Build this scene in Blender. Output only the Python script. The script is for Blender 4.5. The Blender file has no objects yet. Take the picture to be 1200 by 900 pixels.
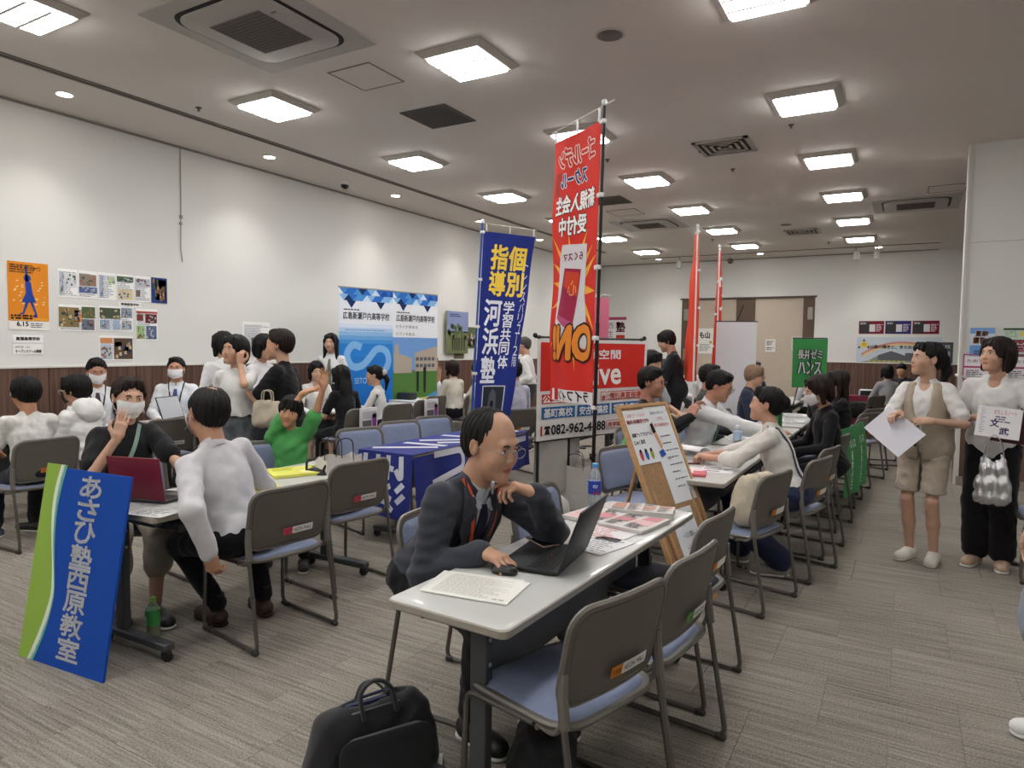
import bpy, bmesh, math, random
import numpy as np
from mathutils import Matrix, Vector
R_ = math.radians
scene = bpy.context.scene
COL = scene.collection

# ---------------------------------------------------------------- camera
F_PX, PITCH, ROLL, YAW, CAM_H = 797.2, 0.0552, 0.0133, 0.523, 1.5
_cy, _sy = math.cos(YAW), math.sin(YAW)
FW = np.array([-_sy*math.cos(PITCH), _cy*math.cos(PITCH), -math.sin(PITCH)])
_r0 = np.array([_cy, _sy, 0.0]); _u0 = np.cross(_r0, FW)
RT = math.cos(ROLL)*_r0 + math.sin(ROLL)*_u0
UP = -math.sin(ROLL)*_r0 + math.cos(ROLL)*_u0
cam_d = bpy.data.cameras.new('camera'); cam_d.sensor_width = 36.0
cam_d.lens = F_PX*36.0/1200.0; cam_d.clip_start = 0.05; cam_d.clip_end = 100
cam = bpy.data.objects.new('camera', cam_d); COL.objects.link(cam)
cam.matrix_world = Matrix(((RT[0], UP[0], -FW[0], 0), (RT[1], UP[1], -FW[1], 0), (RT[2], UP[2], -FW[2], CAM_H), (0, 0, 0, 1)))
scene.camera = cam
# ---------------------------------------------------------------- world, exposure
w = bpy.data.worlds.new('world'); scene.world = w; w.use_nodes = True
w.node_tree.nodes['Background'].inputs[0].default_value = (0.8, 0.85, 0.9, 1)
w.node_tree.nodes['Background'].inputs[1].default_value = 0.0
vs = scene.view_settings
vs.view_transform = 'Standard'; vs.look = 'None'; vs.gamma = 1.0; vs.use_curve_mapping = False
vs.exposure = 1.45
scene.cycles.max_bounces = 8; scene.cycles.diffuse_bounces = 5
scene.cycles.sample_clamp_indirect = 8.0
LIGHT_POWER = 13.0        # radiance of the ceiling light diffusers
SPOT_POWER = 24.0        # small downlights

# ---------------------------------------------------------------- materials
def lin(c):
    if isinstance(c, str):
        c = c.lstrip('#'); c = [int(c[i:i+2], 16)/255 for i in (0, 2, 4)]
    return tuple((x/12.92 if x <= 0.04045 else ((x+0.055)/1.055)**2.4) for x in c)+(1.0,)
MATS = {}
def mat(name, col='#808080', rough=0.6, metal=0.0, var=0.0, vscale=8.0, bump=0.0, bscale=40.0, stretch=None,
        trans=0.0, emit=None, estr=0.0, alpha=1.0, coat=0.0, sheen=0.0, attr=False, sss=0.0, spec=None, ior=None):
    if name in MATS: return MATS[name]
    m = bpy.data.materials.new(name); m.use_nodes = True
    nt = m.node_tree; b = nt.nodes['Principled BSDF']; N = nt.nodes.new; L = nt.links.new
    c = lin(col); b.inputs['Base Color'].default_value = c
    b.inputs['Roughness'].default_value = rough; b.inputs['Metallic'].default_value = metal
    if trans: b.inputs['Transmission Weight'].default_value = trans
    if alpha < 1: b.inputs['Alpha'].default_value = alpha
    if coat: b.inputs['Coat Weight'].default_value = coat
    if sheen: b.inputs['Sheen Weight'].default_value = sheen
    if ior: b.inputs['IOR'].default_value = ior
    if spec is not None: b.inputs['Specular IOR Level'].default_value = spec
    if sss:
        b.inputs['Subsurface Weight'].default_value = sss; b.inputs['Subsurface Radius'].default_value = (0.012, 0.005, 0.003)
        b.inputs['Subsurface Scale'].default_value = 1.0
    if emit:
        b.inputs['Emission Color'].default_value = lin(emit); b.inputs['Emission Strength'].default_value = estr
    tc = N('ShaderNodeTexCoord'); mp = N('ShaderNodeMapping'); L(tc.outputs['Object'], mp.inputs[0])
    if stretch: mp.inputs['Scale'].default_value = stretch
    src = None
    if attr:
        a = N('ShaderNodeAttribute'); a.attribute_name = 'Col'; src = a.outputs['Color']
    if var:
        n = N('ShaderNodeTexNoise'); n.inputs['Scale'].default_value = vscale; n.inputs['Detail'].default_value = 4
        L(mp.outputs[0], n.inputs['Vector'])
        mr = N('ShaderNodeMapRange'); mr.inputs['From Min'].default_value = 0.3; mr.inputs['From Max'].default_value = 0.7
        mr.inputs['To Min'].default_value = 1-var; mr.inputs['To Max'].default_value = 1+var*0.6
        L(n.outputs['Fac'], mr.inputs['Value'])
        mx = N('ShaderNodeMix'); mx.data_type = 'RGBA'; mx.blend_type = 'MULTIPLY'; mx.inputs[0].default_value = 1
        if src: L(src, mx.inputs[6])
        else: mx.inputs[6].default_value = c
        L(mr.outputs[0], mx.inputs[7]); src = mx.outputs[2]
    if src: L(src, b.inputs['Base Color'])
    if bump:
        n = N('ShaderNodeTexNoise'); n.inputs['Scale'].default_value = bscale; n.inputs['Detail'].default_value = 5
        L(mp.outputs[0], n.inputs['Vector'])
        bp = N('ShaderNodeBump'); bp.inputs['Strength'].default_value = min(1, bump*2); bp.inputs['Distance'].default_value = bump*0.02
        L(n.outputs['Fac'], bp.inputs['Height']); L(bp.outputs[0], b.inputs['Normal'])
    MATS[name] = m; return m
def flat(col, rough=0.7):            # plain printed colour
    return mat('print_'+col.strip('#'), col, rough, spec=0.2)

# ---------------------------------------------------------------- object helpers
def link(o, parent=None):
    COL.objects.link(o)
    if parent is not None: o.parent = parent
    return o
def tag(o, label=None, cat=None, group=None, kind=None):
    if label: o['label'] = label
    if cat: o['category'] = cat
    if group: o['group'] = group
    if kind: o['kind'] = kind
    return o
def empty(name, loc=(0, 0, 0), rz=0.0, label=None, cat=None, group=None):
    o = bpy.data.objects.new(name, None); o.empty_display_size = 0.1
    o.location = loc; o.rotation_euler = (0, 0, rz); COL.objects.link(o)
    return tag(o, label, cat, group)
def mesh_obj(name, V, F, m, parent=None, smooth=False, cols=None):
    me = bpy.data.meshes.new(name)
    V = np.asarray(V, dtype=np.float32).reshape(-1, 3)
    if isinstance(F, np.ndarray) and F.ndim == 2:
        n = F.shape[1]; me.vertices.add(len(V)); me.vertices.foreach_set('co', V.ravel())
        me.loops.add(F.size); me.loops.foreach_set('vertex_index', F.astype(np.int32).ravel())
        me.polygons.add(len(F)); me.polygons.foreach_set('loop_start', np.arange(0, F.size, n, dtype=np.int32))
        me.update(calc_edges=True)
    else:
        me.from_pydata(V.tolist(), [], [list(map(int, f)) for f in F])
    if smooth: me.polygons.foreach_set('use_smooth', [True]*len(me.polygons))
    if cols is not None:
        a = me.color_attributes.new('Col', 'FLOAT_COLOR', 'POINT'); a.data.foreach_set('color', np.asarray(cols, np.float32).ravel())
    ms = m if isinstance(m, (list, tuple)) else [m]
    for x in ms: me.materials.append(x)
    o = bpy.data.objects.new(name, me)
    return link(o, parent)
def children(o): return [c for c in bpy.data.objects if c.parent == o]
def copy_tree(o, parent=None, kids=None):
    if kids is None:
        kids = {}
        for c in bpy.data.objects:
            if c.parent: kids.setdefault(c.parent.name, []).append(c)
    c = o.copy(); COL.objects.link(c); c.parent = parent
    for ch in kids.get(o.name, []): copy_tree(ch, c, kids)
    return c

class MB:
    "mesh builder: collects shapes that make ONE part"
    def __init__(s): s.V = []; s.F = []; s.n = 0; s.M = None; s.mi = []; s.cur = 0
    def add(s, V, F):
        V = np.asarray(V, float).reshape(-1, 3)
        if s.M is not None: V = V@s.M[:3, :3].T + s.M[:3, 3]
        s.V.append(V); s.F += [[i+s.n for i in f] for f in F]; s.mi += [s.cur]*len(F); s.n += len(V); return s
    def box(s, c, d, rz=0.0, R=None):
        x, y, z = [q/2 for q in d]
        V = np.array([(i*x, j*y, k*z) for i in (-1, 1) for j in (-1, 1) for k in (-1, 1)])
        if R is None:
            ca, sa = math.cos(rz), math.sin(rz); R = np.array([[ca, -sa, 0], [sa, ca, 0], [0, 0, 1]])
        return s.add(V@np.asarray(R).T+np.array(c), [(0, 1, 3, 2), (4, 6, 7, 5), (0, 4, 5, 1), (2, 3, 7, 6), (0, 2, 6, 4), (1, 5, 7, 3)])
    def rbox(s, c, d, b=0.01, seg=2, rz=0.0, R=None):
        bm = bmesh.new(); bmesh.ops.create_cube(bm, size=1.0)
        for v in bm.verts: v.co = Vector((v.co.x*d[0], v.co.y*d[1], v.co.z*d[2]))
        bmesh.ops.bevel(bm, geom=bm.edges[:], offset=min(b, min(d)*0.49), segments=seg, profile=0.5, affect='EDGES', clamp_overlap=True)
        bm.verts.index_update(); V = np.array([v.co[:] for v in bm.verts]); F = [[v.index for v in f.verts] for f in bm.faces]; bm.free()
        if R is None:
            ca, sa = math.cos(rz), math.sin(rz); R = np.array([[ca, -sa, 0], [sa, ca, 0], [0, 0, 1]])
        return s.add(V@np.asarray(R).T+np.array(c), F)
    def tube(s, P, r, n=8, cap=True, flat_=1.0, closed=False):
        P = [np.array(p, float) for p in P]; k = len(P); V = []; F = []
        rr = r if hasattr(r, '__len__') else [r]*k
        ref = None
        for i, p in enumerate(P):
            if closed: t = P[(i+1) % k]-P[i-1]
            else: t = (P[min(i+1, k-1)]-P[max(i-1, 0)])
            t = t/(np.linalg.norm(t)+1e-12)
            if ref is None:
                ref = np.array([0, 0, 1.0]) if abs(t[2]) < 0.9 else np.array([1.0, 0, 0])
            a = ref-t*(ref@t); a /= (np.linalg.norm(a)+1e-12); ref = a
            b = np.cross(t, a)
            for j in range(n):
                an = 2*math.pi*j/n; V.append(p+rr[i]*(a*math.cos(an)*flat_+b*math.sin(an)))
        for i in range(k if closed else k-1):
            for j in range(n):
                i2 = (i+1) % k
                F.append((i*n+j, i*n+(j+1) % n, i2*n+(j+1) % n, i2*n+j))
        if cap and not closed: F += [tuple(range(n))[::-1], tuple((k-1)*n+j for j in range(n))]
        return s.add(V, F)
    def lathe(s, prof, c=(0, 0, 0), n=20, axis='z', R=None):
        V = []; F = []; k = len(prof)
        for r, z in prof:
            for j in range(n):
                a = 2*math.pi*j/n; V.append((r*math.cos(a), r*math.sin(a), z))
        for i in range(k-1):
            for j in range(n): F.append((i*n+j, i*n+(j+1) % n, (i+1)*n+(j+1) % n, (i+1)*n+j))
        F += [tuple(range(n))[::-1], tuple((k-1)*n+j for j in range(n))]
        V = np.array(V)
        if axis == 'x': V = V[:, [2, 0, 1]]
        if axis == 'y': V = V[:, [1, 2, 0]]
        if R is not None: V = V@np.asarray(R).T
        return s.add(V+np.array(c), F)
    def sphere(s, c, r, n=12, m=8, R=None):
        r = r if hasattr(r, '__len__') else (r, r, r); V = [(0, 0, -1)]; F = []
        for i in range(1, m):
            t = math.pi*i/m
            for j in range(n): V.append((math.sin(t)*math.cos(2*math.pi*j/n), math.sin(t)*math.sin(2*math.pi*j/n), -math.cos(t)))
        V.append((0, 0, 1)); q = lambda i, j: 1+(i-1)*n+j % n
        for j in range(n): F += [(0, q(1, j+1), q(1, j)), (len(V)-1, q(m-1, j), q(m-1, j+1))]
        for i in range(1, m-1):
            for j in range(n): F.append((q(i, j), q(i, j+1), q(i+1, j+1), q(i+1, j)))
        V = np.array(V)*np.array(r)
        if R is not None: V = V@np.asarray(R).T
        return s.add(V+np.array(c), F)
    def prism(s, pts, z0, z1):
        n = len(pts); V = [(x, y, z0) for x, y in pts]+[(x, y, z1) for x, y in pts]
        a = sum(pts[i][0]*pts[(i+1) % n][1]-pts[(i+1) % n][0]*pts[i][1] for i in range(n))
        F = [tuple(range(n))[::-1], tuple(range(n, 2*n))]+[(i, (i+1) % n, n+(i+1) % n, n+i) for i in range(n)]
        if a < 0: F = [f[::-1] for f in F]
        return s.add(V, F)
    def pad(s, w, h, r, prof, fn=None, nc=5):
        "rounded-rectangle slab in the XY plane, prof = list of (inset, z); fn bends each vertex"
        V = []; F = []; n = 4*(nc+3)
        def ring(i):
            W, H = w/2-i, h/2-i; rr = r-i if i < r-.001 else min(W, H)*0.2; rr = min(max(rr, .0005), W, H); o = []
            cs = [(W-rr, H-rr), (-(W-rr), H-rr), (-(W-rr), -(H-rr)), (W-rr, -(H-rr))]
            for q, (cx, cy) in enumerate(cs):
                arc = [(cx+rr*math.cos(math.pi/2*(q+t/nc)), cy+rr*math.sin(math.pi/2*(q+t/nc))) for t in range(nc+1)]
                o += arc
                nx, ny = cs[(q+1) % 4]; e = (nx+rr*math.cos(math.pi/2*(q+1)), ny+rr*math.sin(math.pi/2*(q+1)))
                for t in (1/3, 2/3): o.append((arc[-1][0]*(1-t)+e[0]*t, arc[-1][1]*(1-t)+e[1]*t))
            return o
        for i, z in prof: V += [(x, y, z) for x, y in ring(i)]
        V.append((0, 0, prof[0][1])); V.append((0, 0, prof[-1][1])); k = len(prof)
        for i in range(k-1):
            for j in range(n): F.append((i*n+j, (i+1)*n+j, (i+1)*n+(j+1) % n, i*n+(j+1) % n))
        for j in range(n): F += [(k*n, j, (j+1) % n), (k*n+1, (k-1)*n+(j+1) % n, (k-1)*n+j)]
        V = np.array(V)
        if fn: V = np.array([fn(*v) for v in V])
        return s.add(V, F)
    def grid(s, fn, nu, nv, thick=0.0):
        "sheet from fn(u,v) in 0..1, optional thickness"
        P = np.array([[fn(i/nu, j/nv) for i in range(nu+1)] for j in range(nv+1)], float)
        idx = lambda i, j: j*(nu+1)+i
        F = [(idx(i, j), idx(i+1, j), idx(i+1, j+1), idx(i, j+1)) for j in range(nv) for i in range(nu)]
        if not thick: return s.add(P.reshape(-1, 3), F)
        du = np.gradient(P, axis=1); dv = np.gradient(P, axis=0); nn = np.cross(du, dv); nn /= (np.linalg.norm(nn, axis=2, keepdims=True)+1e-12)
        Q = P-nn*thick; n = (nu+1)*(nv+1); F2 = F+[tuple(n+q for q in f[::-1]) for f in F]
        for i in range(nu): F2 += [(idx(i+1, 0), idx(i, 0), n+idx(i, 0), n+idx(i+1, 0)), (idx(i, nv), idx(i+1, nv), n+idx(i+1, nv), n+idx(i, nv))]
        for j in range(nv): F2 += [(idx(0, j), idx(0, j+1), n+idx(0, j+1), n+idx(0, j)), (idx(nu, j+1), idx(nu, j), n+idx(nu, j), n+idx(nu, j+1))]
        return s.add(np.concatenate([P.reshape(-1, 3), Q.reshape(-1, 3)]), F2)
    def build(s, name, m, parent=None, smooth=None):
        V = np.concatenate(s.V); o = mesh_obj(name, V, s.F, m, parent)
        if smooth is not False:
            me = o.data; me.polygons.foreach_set('use_smooth', [True]*len(me.polygons))
            me.set_sharp_from_angle(angle=smooth or R_(38))
        if len(set(s.mi)) > 1: o.data.polygons.foreach_set('material_index', s.mi)
        return o

def arc_path(P, rad, n=4):
    "polyline with rounded corners"
    P = [np.array(p, float) for p in P]; o = [P[0]]
    for i in range(1, len(P)-1):
        a, b = P[i-1]-P[i], P[i+1]-P[i]; la, lb = np.linalg.norm(a), np.linalg.norm(b)
        d = min(rad, la*0.49, lb*0.49); s0 = P[i]+a/la*d; s1 = P[i]+b/lb*d
        for t in range(n+1):
            u = t/n; o.append((1-u)**2*s0+2*u*(1-u)*P[i]+u*u*s1)
    o.append(P[-1]); return o
def rotm(yaw=0, pitch=0, roll=0):
    "Z yaw, X pitch (positive looks up), Y roll"
    cz, sz, cx, sx, cy, sy = math.cos(yaw), math.sin(yaw), math.cos(pitch), math.sin(pitch), math.cos(roll), math.sin(roll)
    Z = np.array([[cz, -sz, 0], [sz, cz, 0], [0, 0, 1]]); X = np.array([[1, 0, 0], [0, cx, -sx], [0, sx, cx]]); Y = np.array([[cy, 0, sy], [0, 1, 0], [-sy, 0, cy]])
    return Z@X@Y

# ---------------------------------------------------------------- lettering
_tc = {}
def glyphs(txt, bold=0.0):
    "triangulated outlines of a line of text at size 1, baseline at 0"
    key = (txt, bold)
    if key in _tc: return _tc[key]
    cu = bpy.data.curves.new('t', 'FONT'); cu.body = txt; cu.size = 1.0; cu.offset = bold; cu.resolution_u = 3; cu.fill_mode = 'BOTH'
    o = bpy.data.objects.new('t', cu); COL.objects.link(o)
    dg = bpy.context.evaluated_depsgraph_get(); dg.update()
    me = bpy.data.meshes.new_from_object(o.evaluated_get(dg))
    V = np.array([v.co[:] for v in me.vertices]).reshape(-1, 3); F = [tuple(p.vertices) for p in me.polygons]
    bpy.data.objects.remove(o); bpy.data.meshes.remove(me); bpy.data.curves.remove(cu)
    _tc[key] = (V, F); return V, F
def refine(V2, F, mx):
    "cut a flat mesh into pieces small enough to follow a bent sheet"
    bm = bmesh.new(); vs_ = [bm.verts.new((p[0], p[1], 0)) for p in V2]
    for f in F:
        try: bm.faces.new([vs_[i] for i in f])
        except ValueError: pass
    bmesh.ops.triangulate(bm, faces=bm.faces[:], ngon_method='EAR_CLIP')
    for _ in range(5):
        e = [x for x in bm.edges if x.calc_length() > mx]
        if not e: break
        bmesh.ops.subdivide_edges(bm, edges=e, cuts=1); bmesh.ops.triangulate(bm, faces=[f for f in bm.faces if len(f.verts) > 3])
    bm.verts.index_update(); o = [(v.co.x, v.co.y) for v in bm.verts], [[v.index for v in f.verts] for f in bm.faces]; bm.free(); return o
class Sheet:
    "flat or bent printed surface: fn(x, y, h) -> local point; x,y in metres from the lower left, h = height above the surface"
    def __init__(s, parent, fn=None, side=1): s.p = parent; s.fn = fn or (lambda x, y, h: (x, -h, y)); s.h = 0.0015; s.bent = 0
    def _mk(s, name, V2, F, m, lay, cut=None):
        if s.bent: V2, F = refine(V2, F, s.bent)
        h = s.h*lay; V = np.array([s.fn(x, y, h) for x, y in V2]); o = mesh_obj(name, V, F, m, s.p)
        if name in ('detail', 'triangle_pattern', 'small_print', 'flourish', 'drawing', 'doodle'): o['kind'] = 'stuff'
        return o
    def rect(s, x, y, w, h, col, name='panel', lay=1, nu=1, nv=1):
        V = [(x+w*i/nu, y+h*j/nv) for j in range(nv+1) for i in range(nu+1)]
        F = [(j*(nu+1)+i, j*(nu+1)+i+1, (j+1)*(nu+1)+i+1, (j+1)*(nu+1)+i) for j in range(nv) for i in range(nu)]
        return s._mk(name, V, F, flat(col) if isinstance(col, str) else col, lay)
    def poly(s, pts, col, name='shape', lay=1):
        return s._mk(name, pts, [tuple(range(len(pts)))], flat(col), lay)
    def multi(s, polys, col, name='shape', lay=1):
        V = []; F = []
        for p in polys: F.append(tuple(range(len(V), len(V)+len(p)))); V += list(p)
        return s._mk(name, V, F, flat(col) if isinstance(col, str) else col, lay)
    def text(s, t, x, y, w, h, col, name='lettering', lay=2, bold=0.0, mirror=False, vert=False, outline=None, ow=0.03, shear=0.0):
        "fits the text into the box x,y,w,h"
        items = []
        if vert:
            n = len(t)
            for i, ch in enumerate(t): items.append((ch, x, y+h*(n-1-i)/n, w, h/n*0.92))
        else: items.append((t, x, y, w, h))
        for pas in ((1, outline), (0, col)):
            if pas[1] is None: continue
            VV = []; FF = []
            for (q, X, Y, W, H) in items:
                if q == ' ': continue
                V, F = glyphs(q, 0.0)
                if not len(V): continue
                a, b = V.min(0), V.max(0); bw = bold+(ow if pas[0] else 0)
                sx = W/max(b[0]-a[0], 1e-4); sy = H/max(b[1]-a[1], 1e-4)
                if vert or len(q) == 1:
                    if q in 'ーっ・・一': sx = sy = min(sx, sy); 
                X2 = (V[:, 0]-a[0])*sx; Y2 = (V[:, 1]-a[1])*sy
                if vert and q == 'ー':                      # long mark stands upright in vertical writing
                    X2, Y2 = (V[:, 1]-a[1])*W, (V[:, 0]-a[0])*H/max(b[0]-a[0], 1e-4); X2 = X2+W*0.35
                if mirror: X2 = W-X2
                X2 = X2+shear*Y2
                e = bw*H if vert or len(q) == 1 else bw*H*1.2; offs = [(0, 0)] if not bw else [(e*math.cos(t), e*math.sin(t)) for t in np.arange(8)*math.pi/4]
                for ox, oy in offs:
                    k = len(VV); VV += list(zip(X+X2+ox, Y+Y2+oy)); FF += [tuple(i+k for i in f) for f in F]
            if VV: s._mk(name, VV, FF, flat(pas[1]), lay-(0.4 if pas[0] else 0))
    def lines(s, x, y, w, h, n, col='#555555', lay=2, seed=0, fill=0.5, name='small_print'):
        "rows of print too small to read in the photograph"
        rng = random.Random(seed); P = []; lh = h/n
        for i in range(n):
            yy = y+h-(i+1)*lh+lh*(1-fill)/2; xx = x; end = x+w*rng.uniform(0.55, 1.0)
            while xx < end:
                d = min(rng.uniform(0.6, 2.5)*lh, end-xx); P.append([(xx, yy), (xx+d, yy), (xx+d, yy+lh*fill), (xx, yy+lh*fill)]); xx += d+lh*rng.uniform(0.15, 0.5)
        if P: s.multi(P, col, name, lay)
# ---------------------------------------------------------------- implicit surfaces (bodies, clothes, hair)
# prim: ('rc',a,b,ra,rb,k) tapered capsule; ('el',c,r,R,k) ellipsoid; ('se',c,r,R,k) subtract ellipsoid; ('pl',p,n,k) keep the side n points away from
def _rc(P, a, b, ra, rb):
    ba = b-a; l2 = ba@ba+1e-12; t = np.clip(((P-a)@ba)/l2, 0, 1)
    d = P-(a+t[..., None]*ba); return np.sqrt((d*d).sum(-1))-(ra+(rb-ra)*t)
def _el(P, c, r, R):
    q = (P-c)@R if R is not None else (P-c)
    k0 = np.sqrt(((q/r)**2).sum(-1)); k1 = np.sqrt(((q/(r*r))**2).sum(-1))
    return np.where(k0 < 0.2, -min(r)*(1-k0), k0*(k0-1)/(k1+1e-9))
def _smin(a, b, k):
    h = np.maximum(k-np.abs(a-b), 0)/k; return np.minimum(a, b)-h*h*k*0.25
def sdf_bounds(pr):
    lo = np.full(3, 1e9); hi = -lo
    for p in pr:
        if p[0] == 'rc': pts = [(p[1], p[3]), (p[2], p[4])]
        elif p[0] == 'el': pts = [(p[1], max(p[2]))]
        else: continue
        for c, r in pts: lo = np.minimum(lo, np.array(c)-r); hi = np.maximum(hi, np.array(c)+r)
    return lo, hi
def sdf_eval(pr, P, D0=None):
    D = np.full(P.shape[:-1], 1.0) if D0 is None else D0
    for p in pr:
        if p[0] == 'rc': D = _smin(D, _rc(P, np.array(p[1], float), np.array(p[2], float), p[3], p[4]), p[5])
        elif p[0] == 'el': D = _smin(D, _el(P, np.array(p[1], float), np.array(p[2], float), p[3]), p[4])
        elif p[0] == 'se': D = -_smin(-D, _el(P, np.array(p[1], float), np.array(p[2], float), p[3]), p[4])
        elif p[0] == 'pl': D = -_smin(-D, -((P-np.array(p[1]))@np.array(p[2])), p[3])
    return D
def sdf_grid(pr, vox, disp=None):
    lo, hi = sdf_bounds(pr); lo = lo-vox*3; hi = hi+vox*3
    n = np.ceil((hi-lo)/vox).astype(int)+1
    ax = [lo[i]+np.arange(n[i])*vox for i in range(3)]
    D = np.full(tuple(n), 0.5, np.float32)
    for p in pr:
        if p[0] == 'rc': c0 = np.minimum(np.array(p[1])-p[3], np.array(p[2])-p[4]); c1 = np.maximum(np.array(p[1])+p[3], np.array(p[2])+p[4]); k = p[5]
        elif p[0] == 'el': c0 = np.array(p[1])-max(p[2]); c1 = np.array(p[1])+max(p[2]); k = p[4]
        elif p[0] == 'se': c0 = np.array(p[1])-max(p[2]); c1 = np.array(p[1])+max(p[2]); k = p[4]
        else: c0 = lo; c1 = hi; k = p[3]
        m = k+vox*3
        i0 = np.clip(((c0-m-lo)/vox).astype(int), 0, n-1); i1 = np.clip(((c1+m-lo)/vox).astype(int)+2, 0, n)
        sl = tuple(slice(i0[i], i1[i]) for i in range(3))
        P = np.stack(np.meshgrid(*[ax[i][sl[i]] for i in range(3)], indexing='ij'), -1)
        D[sl] = sdf_eval([p], P, D[sl].astype(float))
    if disp is not None:
        P = np.stack(np.meshgrid(*ax, indexing='ij'), -1); msk = np.abs(D) < vox*6+0.02
        D[msk] += disp(P[msk])
    return D, lo, vox
def surface_net(D, lo, vox):
    n = D.shape; S = D < 0
    c = [S[i:n[0]-1+i, j:n[1]-1+j, k:n[2]-1+k] for i in (0, 1) for j in (0, 1) for k in (0, 1)]
    al = np.logical_and.reduce(c); an = np.logical_or.reduce(c); act = an & ~al
    ijk = np.argwhere(act); vid = np.full(act.shape, -1, np.int64); vid[act] = np.arange(len(ijk))
    acc = np.zeros((len(ijk), 3)); cnt = np.zeros(len(ijk))
    off = [(i, j, k) for i in (0, 1) for j in (0, 1) for k in (0, 1)]
    val = {o: D[ijk[:, 0]+o[0], ijk[:, 1]+o[1], ijk[:, 2]+o[2]] for o in off}
    for a in off:
        for ax in range(3):
            if a[ax]: continue
            b = list(a); b[ax] = 1; b = tuple(b); va, vb = val[a], val[b]; m = (va < 0) != (vb < 0)
            t = np.where(m, va/(va-vb+1e-20), 0); p = np.tile(np.array(a, float), (len(ijk), 1)); p[:, ax] += t
            acc[m] += p[m]; cnt[m] += 1
    V = lo+vox*(ijk+acc/np.maximum(cnt, 1)[:, None])
    Q = []
    for ax in range(3):
        u, v = [(1, 2), (2, 0), (0, 1)][ax]
        s0 = [slice(None)]*3; s1 = [slice(None)]*3; s0[ax] = slice(0, n[ax]-1); s1[ax] = slice(1, n[ax])
        A, B = S[tuple(s0)], S[tuple(s1)]
        e = np.argwhere(A != B); e = e[(e[:, u] > 0) & (e[:, v] > 0) & (e[:, u] < n[u]-1) & (e[:, v] < n[v]-1)]
        if not len(e): continue
        inside = A[e[:, 0], e[:, 1], e[:, 2]]
        def g(du, dv):
            q = e.copy(); q[:, u] -= du; q[:, v] -= dv; return vid[q[:, 0], q[:, 1], q[:, 2]]
        q = np.stack([g(1, 1), g(0, 1), g(0, 0), g(1, 0)], 1); q[~inside] = q[~inside][:, ::-1]; Q.append(q)
    return V, np.concatenate(Q)
def sdf_mesh(pr, vox, disp=None):
    D, lo, v = sdf_grid(pr, vox, disp); return surface_net(D, lo, v)
def join(parts):
    V = []; F = []; n = 0
    for v, f in parts: V.append(v); F.append(f+n); n += len(v)
    return np.concatenate(V), np.concatenate(F)
def xf(pr, M, t):
    "rigid transform of prims: p -> M p + t"
    M = np.asarray(M, float); t = np.asarray(t, float); o = []
    for p in pr:
        if p[0] == 'rc': o.append(('rc', M@np.array(p[1], float)+t, M@np.array(p[2], float)+t, p[3], p[4], p[5]))
        elif p[0] in ('el', 'se'): o.append((p[0], M@np.array(p[1], float)+t, p[2], (M@p[3]) if p[3] is not None else M, p[4]))
        else: o.append(('pl', M@np.array(p[1], float)+t, M@np.array(p[2], float), p[3]))
    return o
def snap(pr, pts, h=0.003, it=4):
    P = np.array(pts, float)
    for _ in range(it):
        d = sdf_eval(pr, P)-h; e = 1e-3
        g = np.stack([(sdf_eval(pr, P+e*np.eye(3)[i])-h-d)/e for i in range(3)], -1)
        P = P-g*d[:, None]/np.maximum((g*g).sum(-1), 0.3)[:, None]
    return P, g/(np.linalg.norm(g, axis=1, keepdims=True)+1e-9)
def ribbon(pr, path, w, h=0.004, th=0.002, sub=6):
    "strip of cloth laid on the surface of pr along path; returns MB"
    path = [np.array(p, float) for p in path]; pts = []; ws = []
    W = w if hasattr(w, '__len__') else [w]*len(path)
    for i in range(len(path)-1):
        for t in range(sub): u = t/sub; pts.append(path[i]*(1-u)+path[i+1]*u); ws.append(W[i]*(1-u)+W[i+1]*u)
    pts.append(path[-1]); ws.append(W[-1]); C, N = snap(pr, pts, h)
    T = np.gradient(C, axis=0); T /= np.linalg.norm(T, axis=1, keepdims=True)+1e-9
    B = np.cross(T, N); B /= np.linalg.norm(B, axis=1, keepdims=True)+1e-9
    V = []; F = []
    for i in range(len(C)):
        a = B[i]*ws[i]/2; V += [C[i]-a, C[i]+a, C[i]+a+N[i]*th, C[i]-a+N[i]*th]
    n = len(C)
    for i in range(n-1):
        for j in range(4): F.append((i*4+j, i*4+(j+1) % 4, i*4+4+(j+1) % 4, i*4+4+j))
    F += [(0, 3, 2, 1), (n*4-4, n*4-3, n*4-2, n*4-1)]
    m = MB(); m.add(V, F); return m
I3 = np.eye(3)
def frame(y, up=(0, 0, 1)):
    "matrix whose columns are x,y,z with y along the given vector"
    y = np.array(y, float); y /= np.linalg.norm(y)+1e-9; u = np.array(up, float)
    x = np.cross(y, u); 
    if np.linalg.norm(x) < 1e-3: x = np.cross(y, [1, 0, 0])
    x /= np.linalg.norm(x); z = np.cross(x, y); return np.stack([x, y, z], 1)
def ik(a, b, l1, l2, hint):
    "elbow/knee position between a and b"
    a = np.array(a, float); b = np.array(b, float); d = b-a; L = np.linalg.norm(d); mx = (l1+l2)*0.998
    if L > mx: b = a+d/L*mx; d = b-a; L = mx
    x = (l1*l1-l2*l2+L*L)/(2*L); y = math.sqrt(max(l1*l1-x*x, 0)); n = d/L
    h = np.array(hint, float); h = h-n*(h@n); h /= np.linalg.norm(h)+1e-9
    return a+n*x+h*y, b
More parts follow.
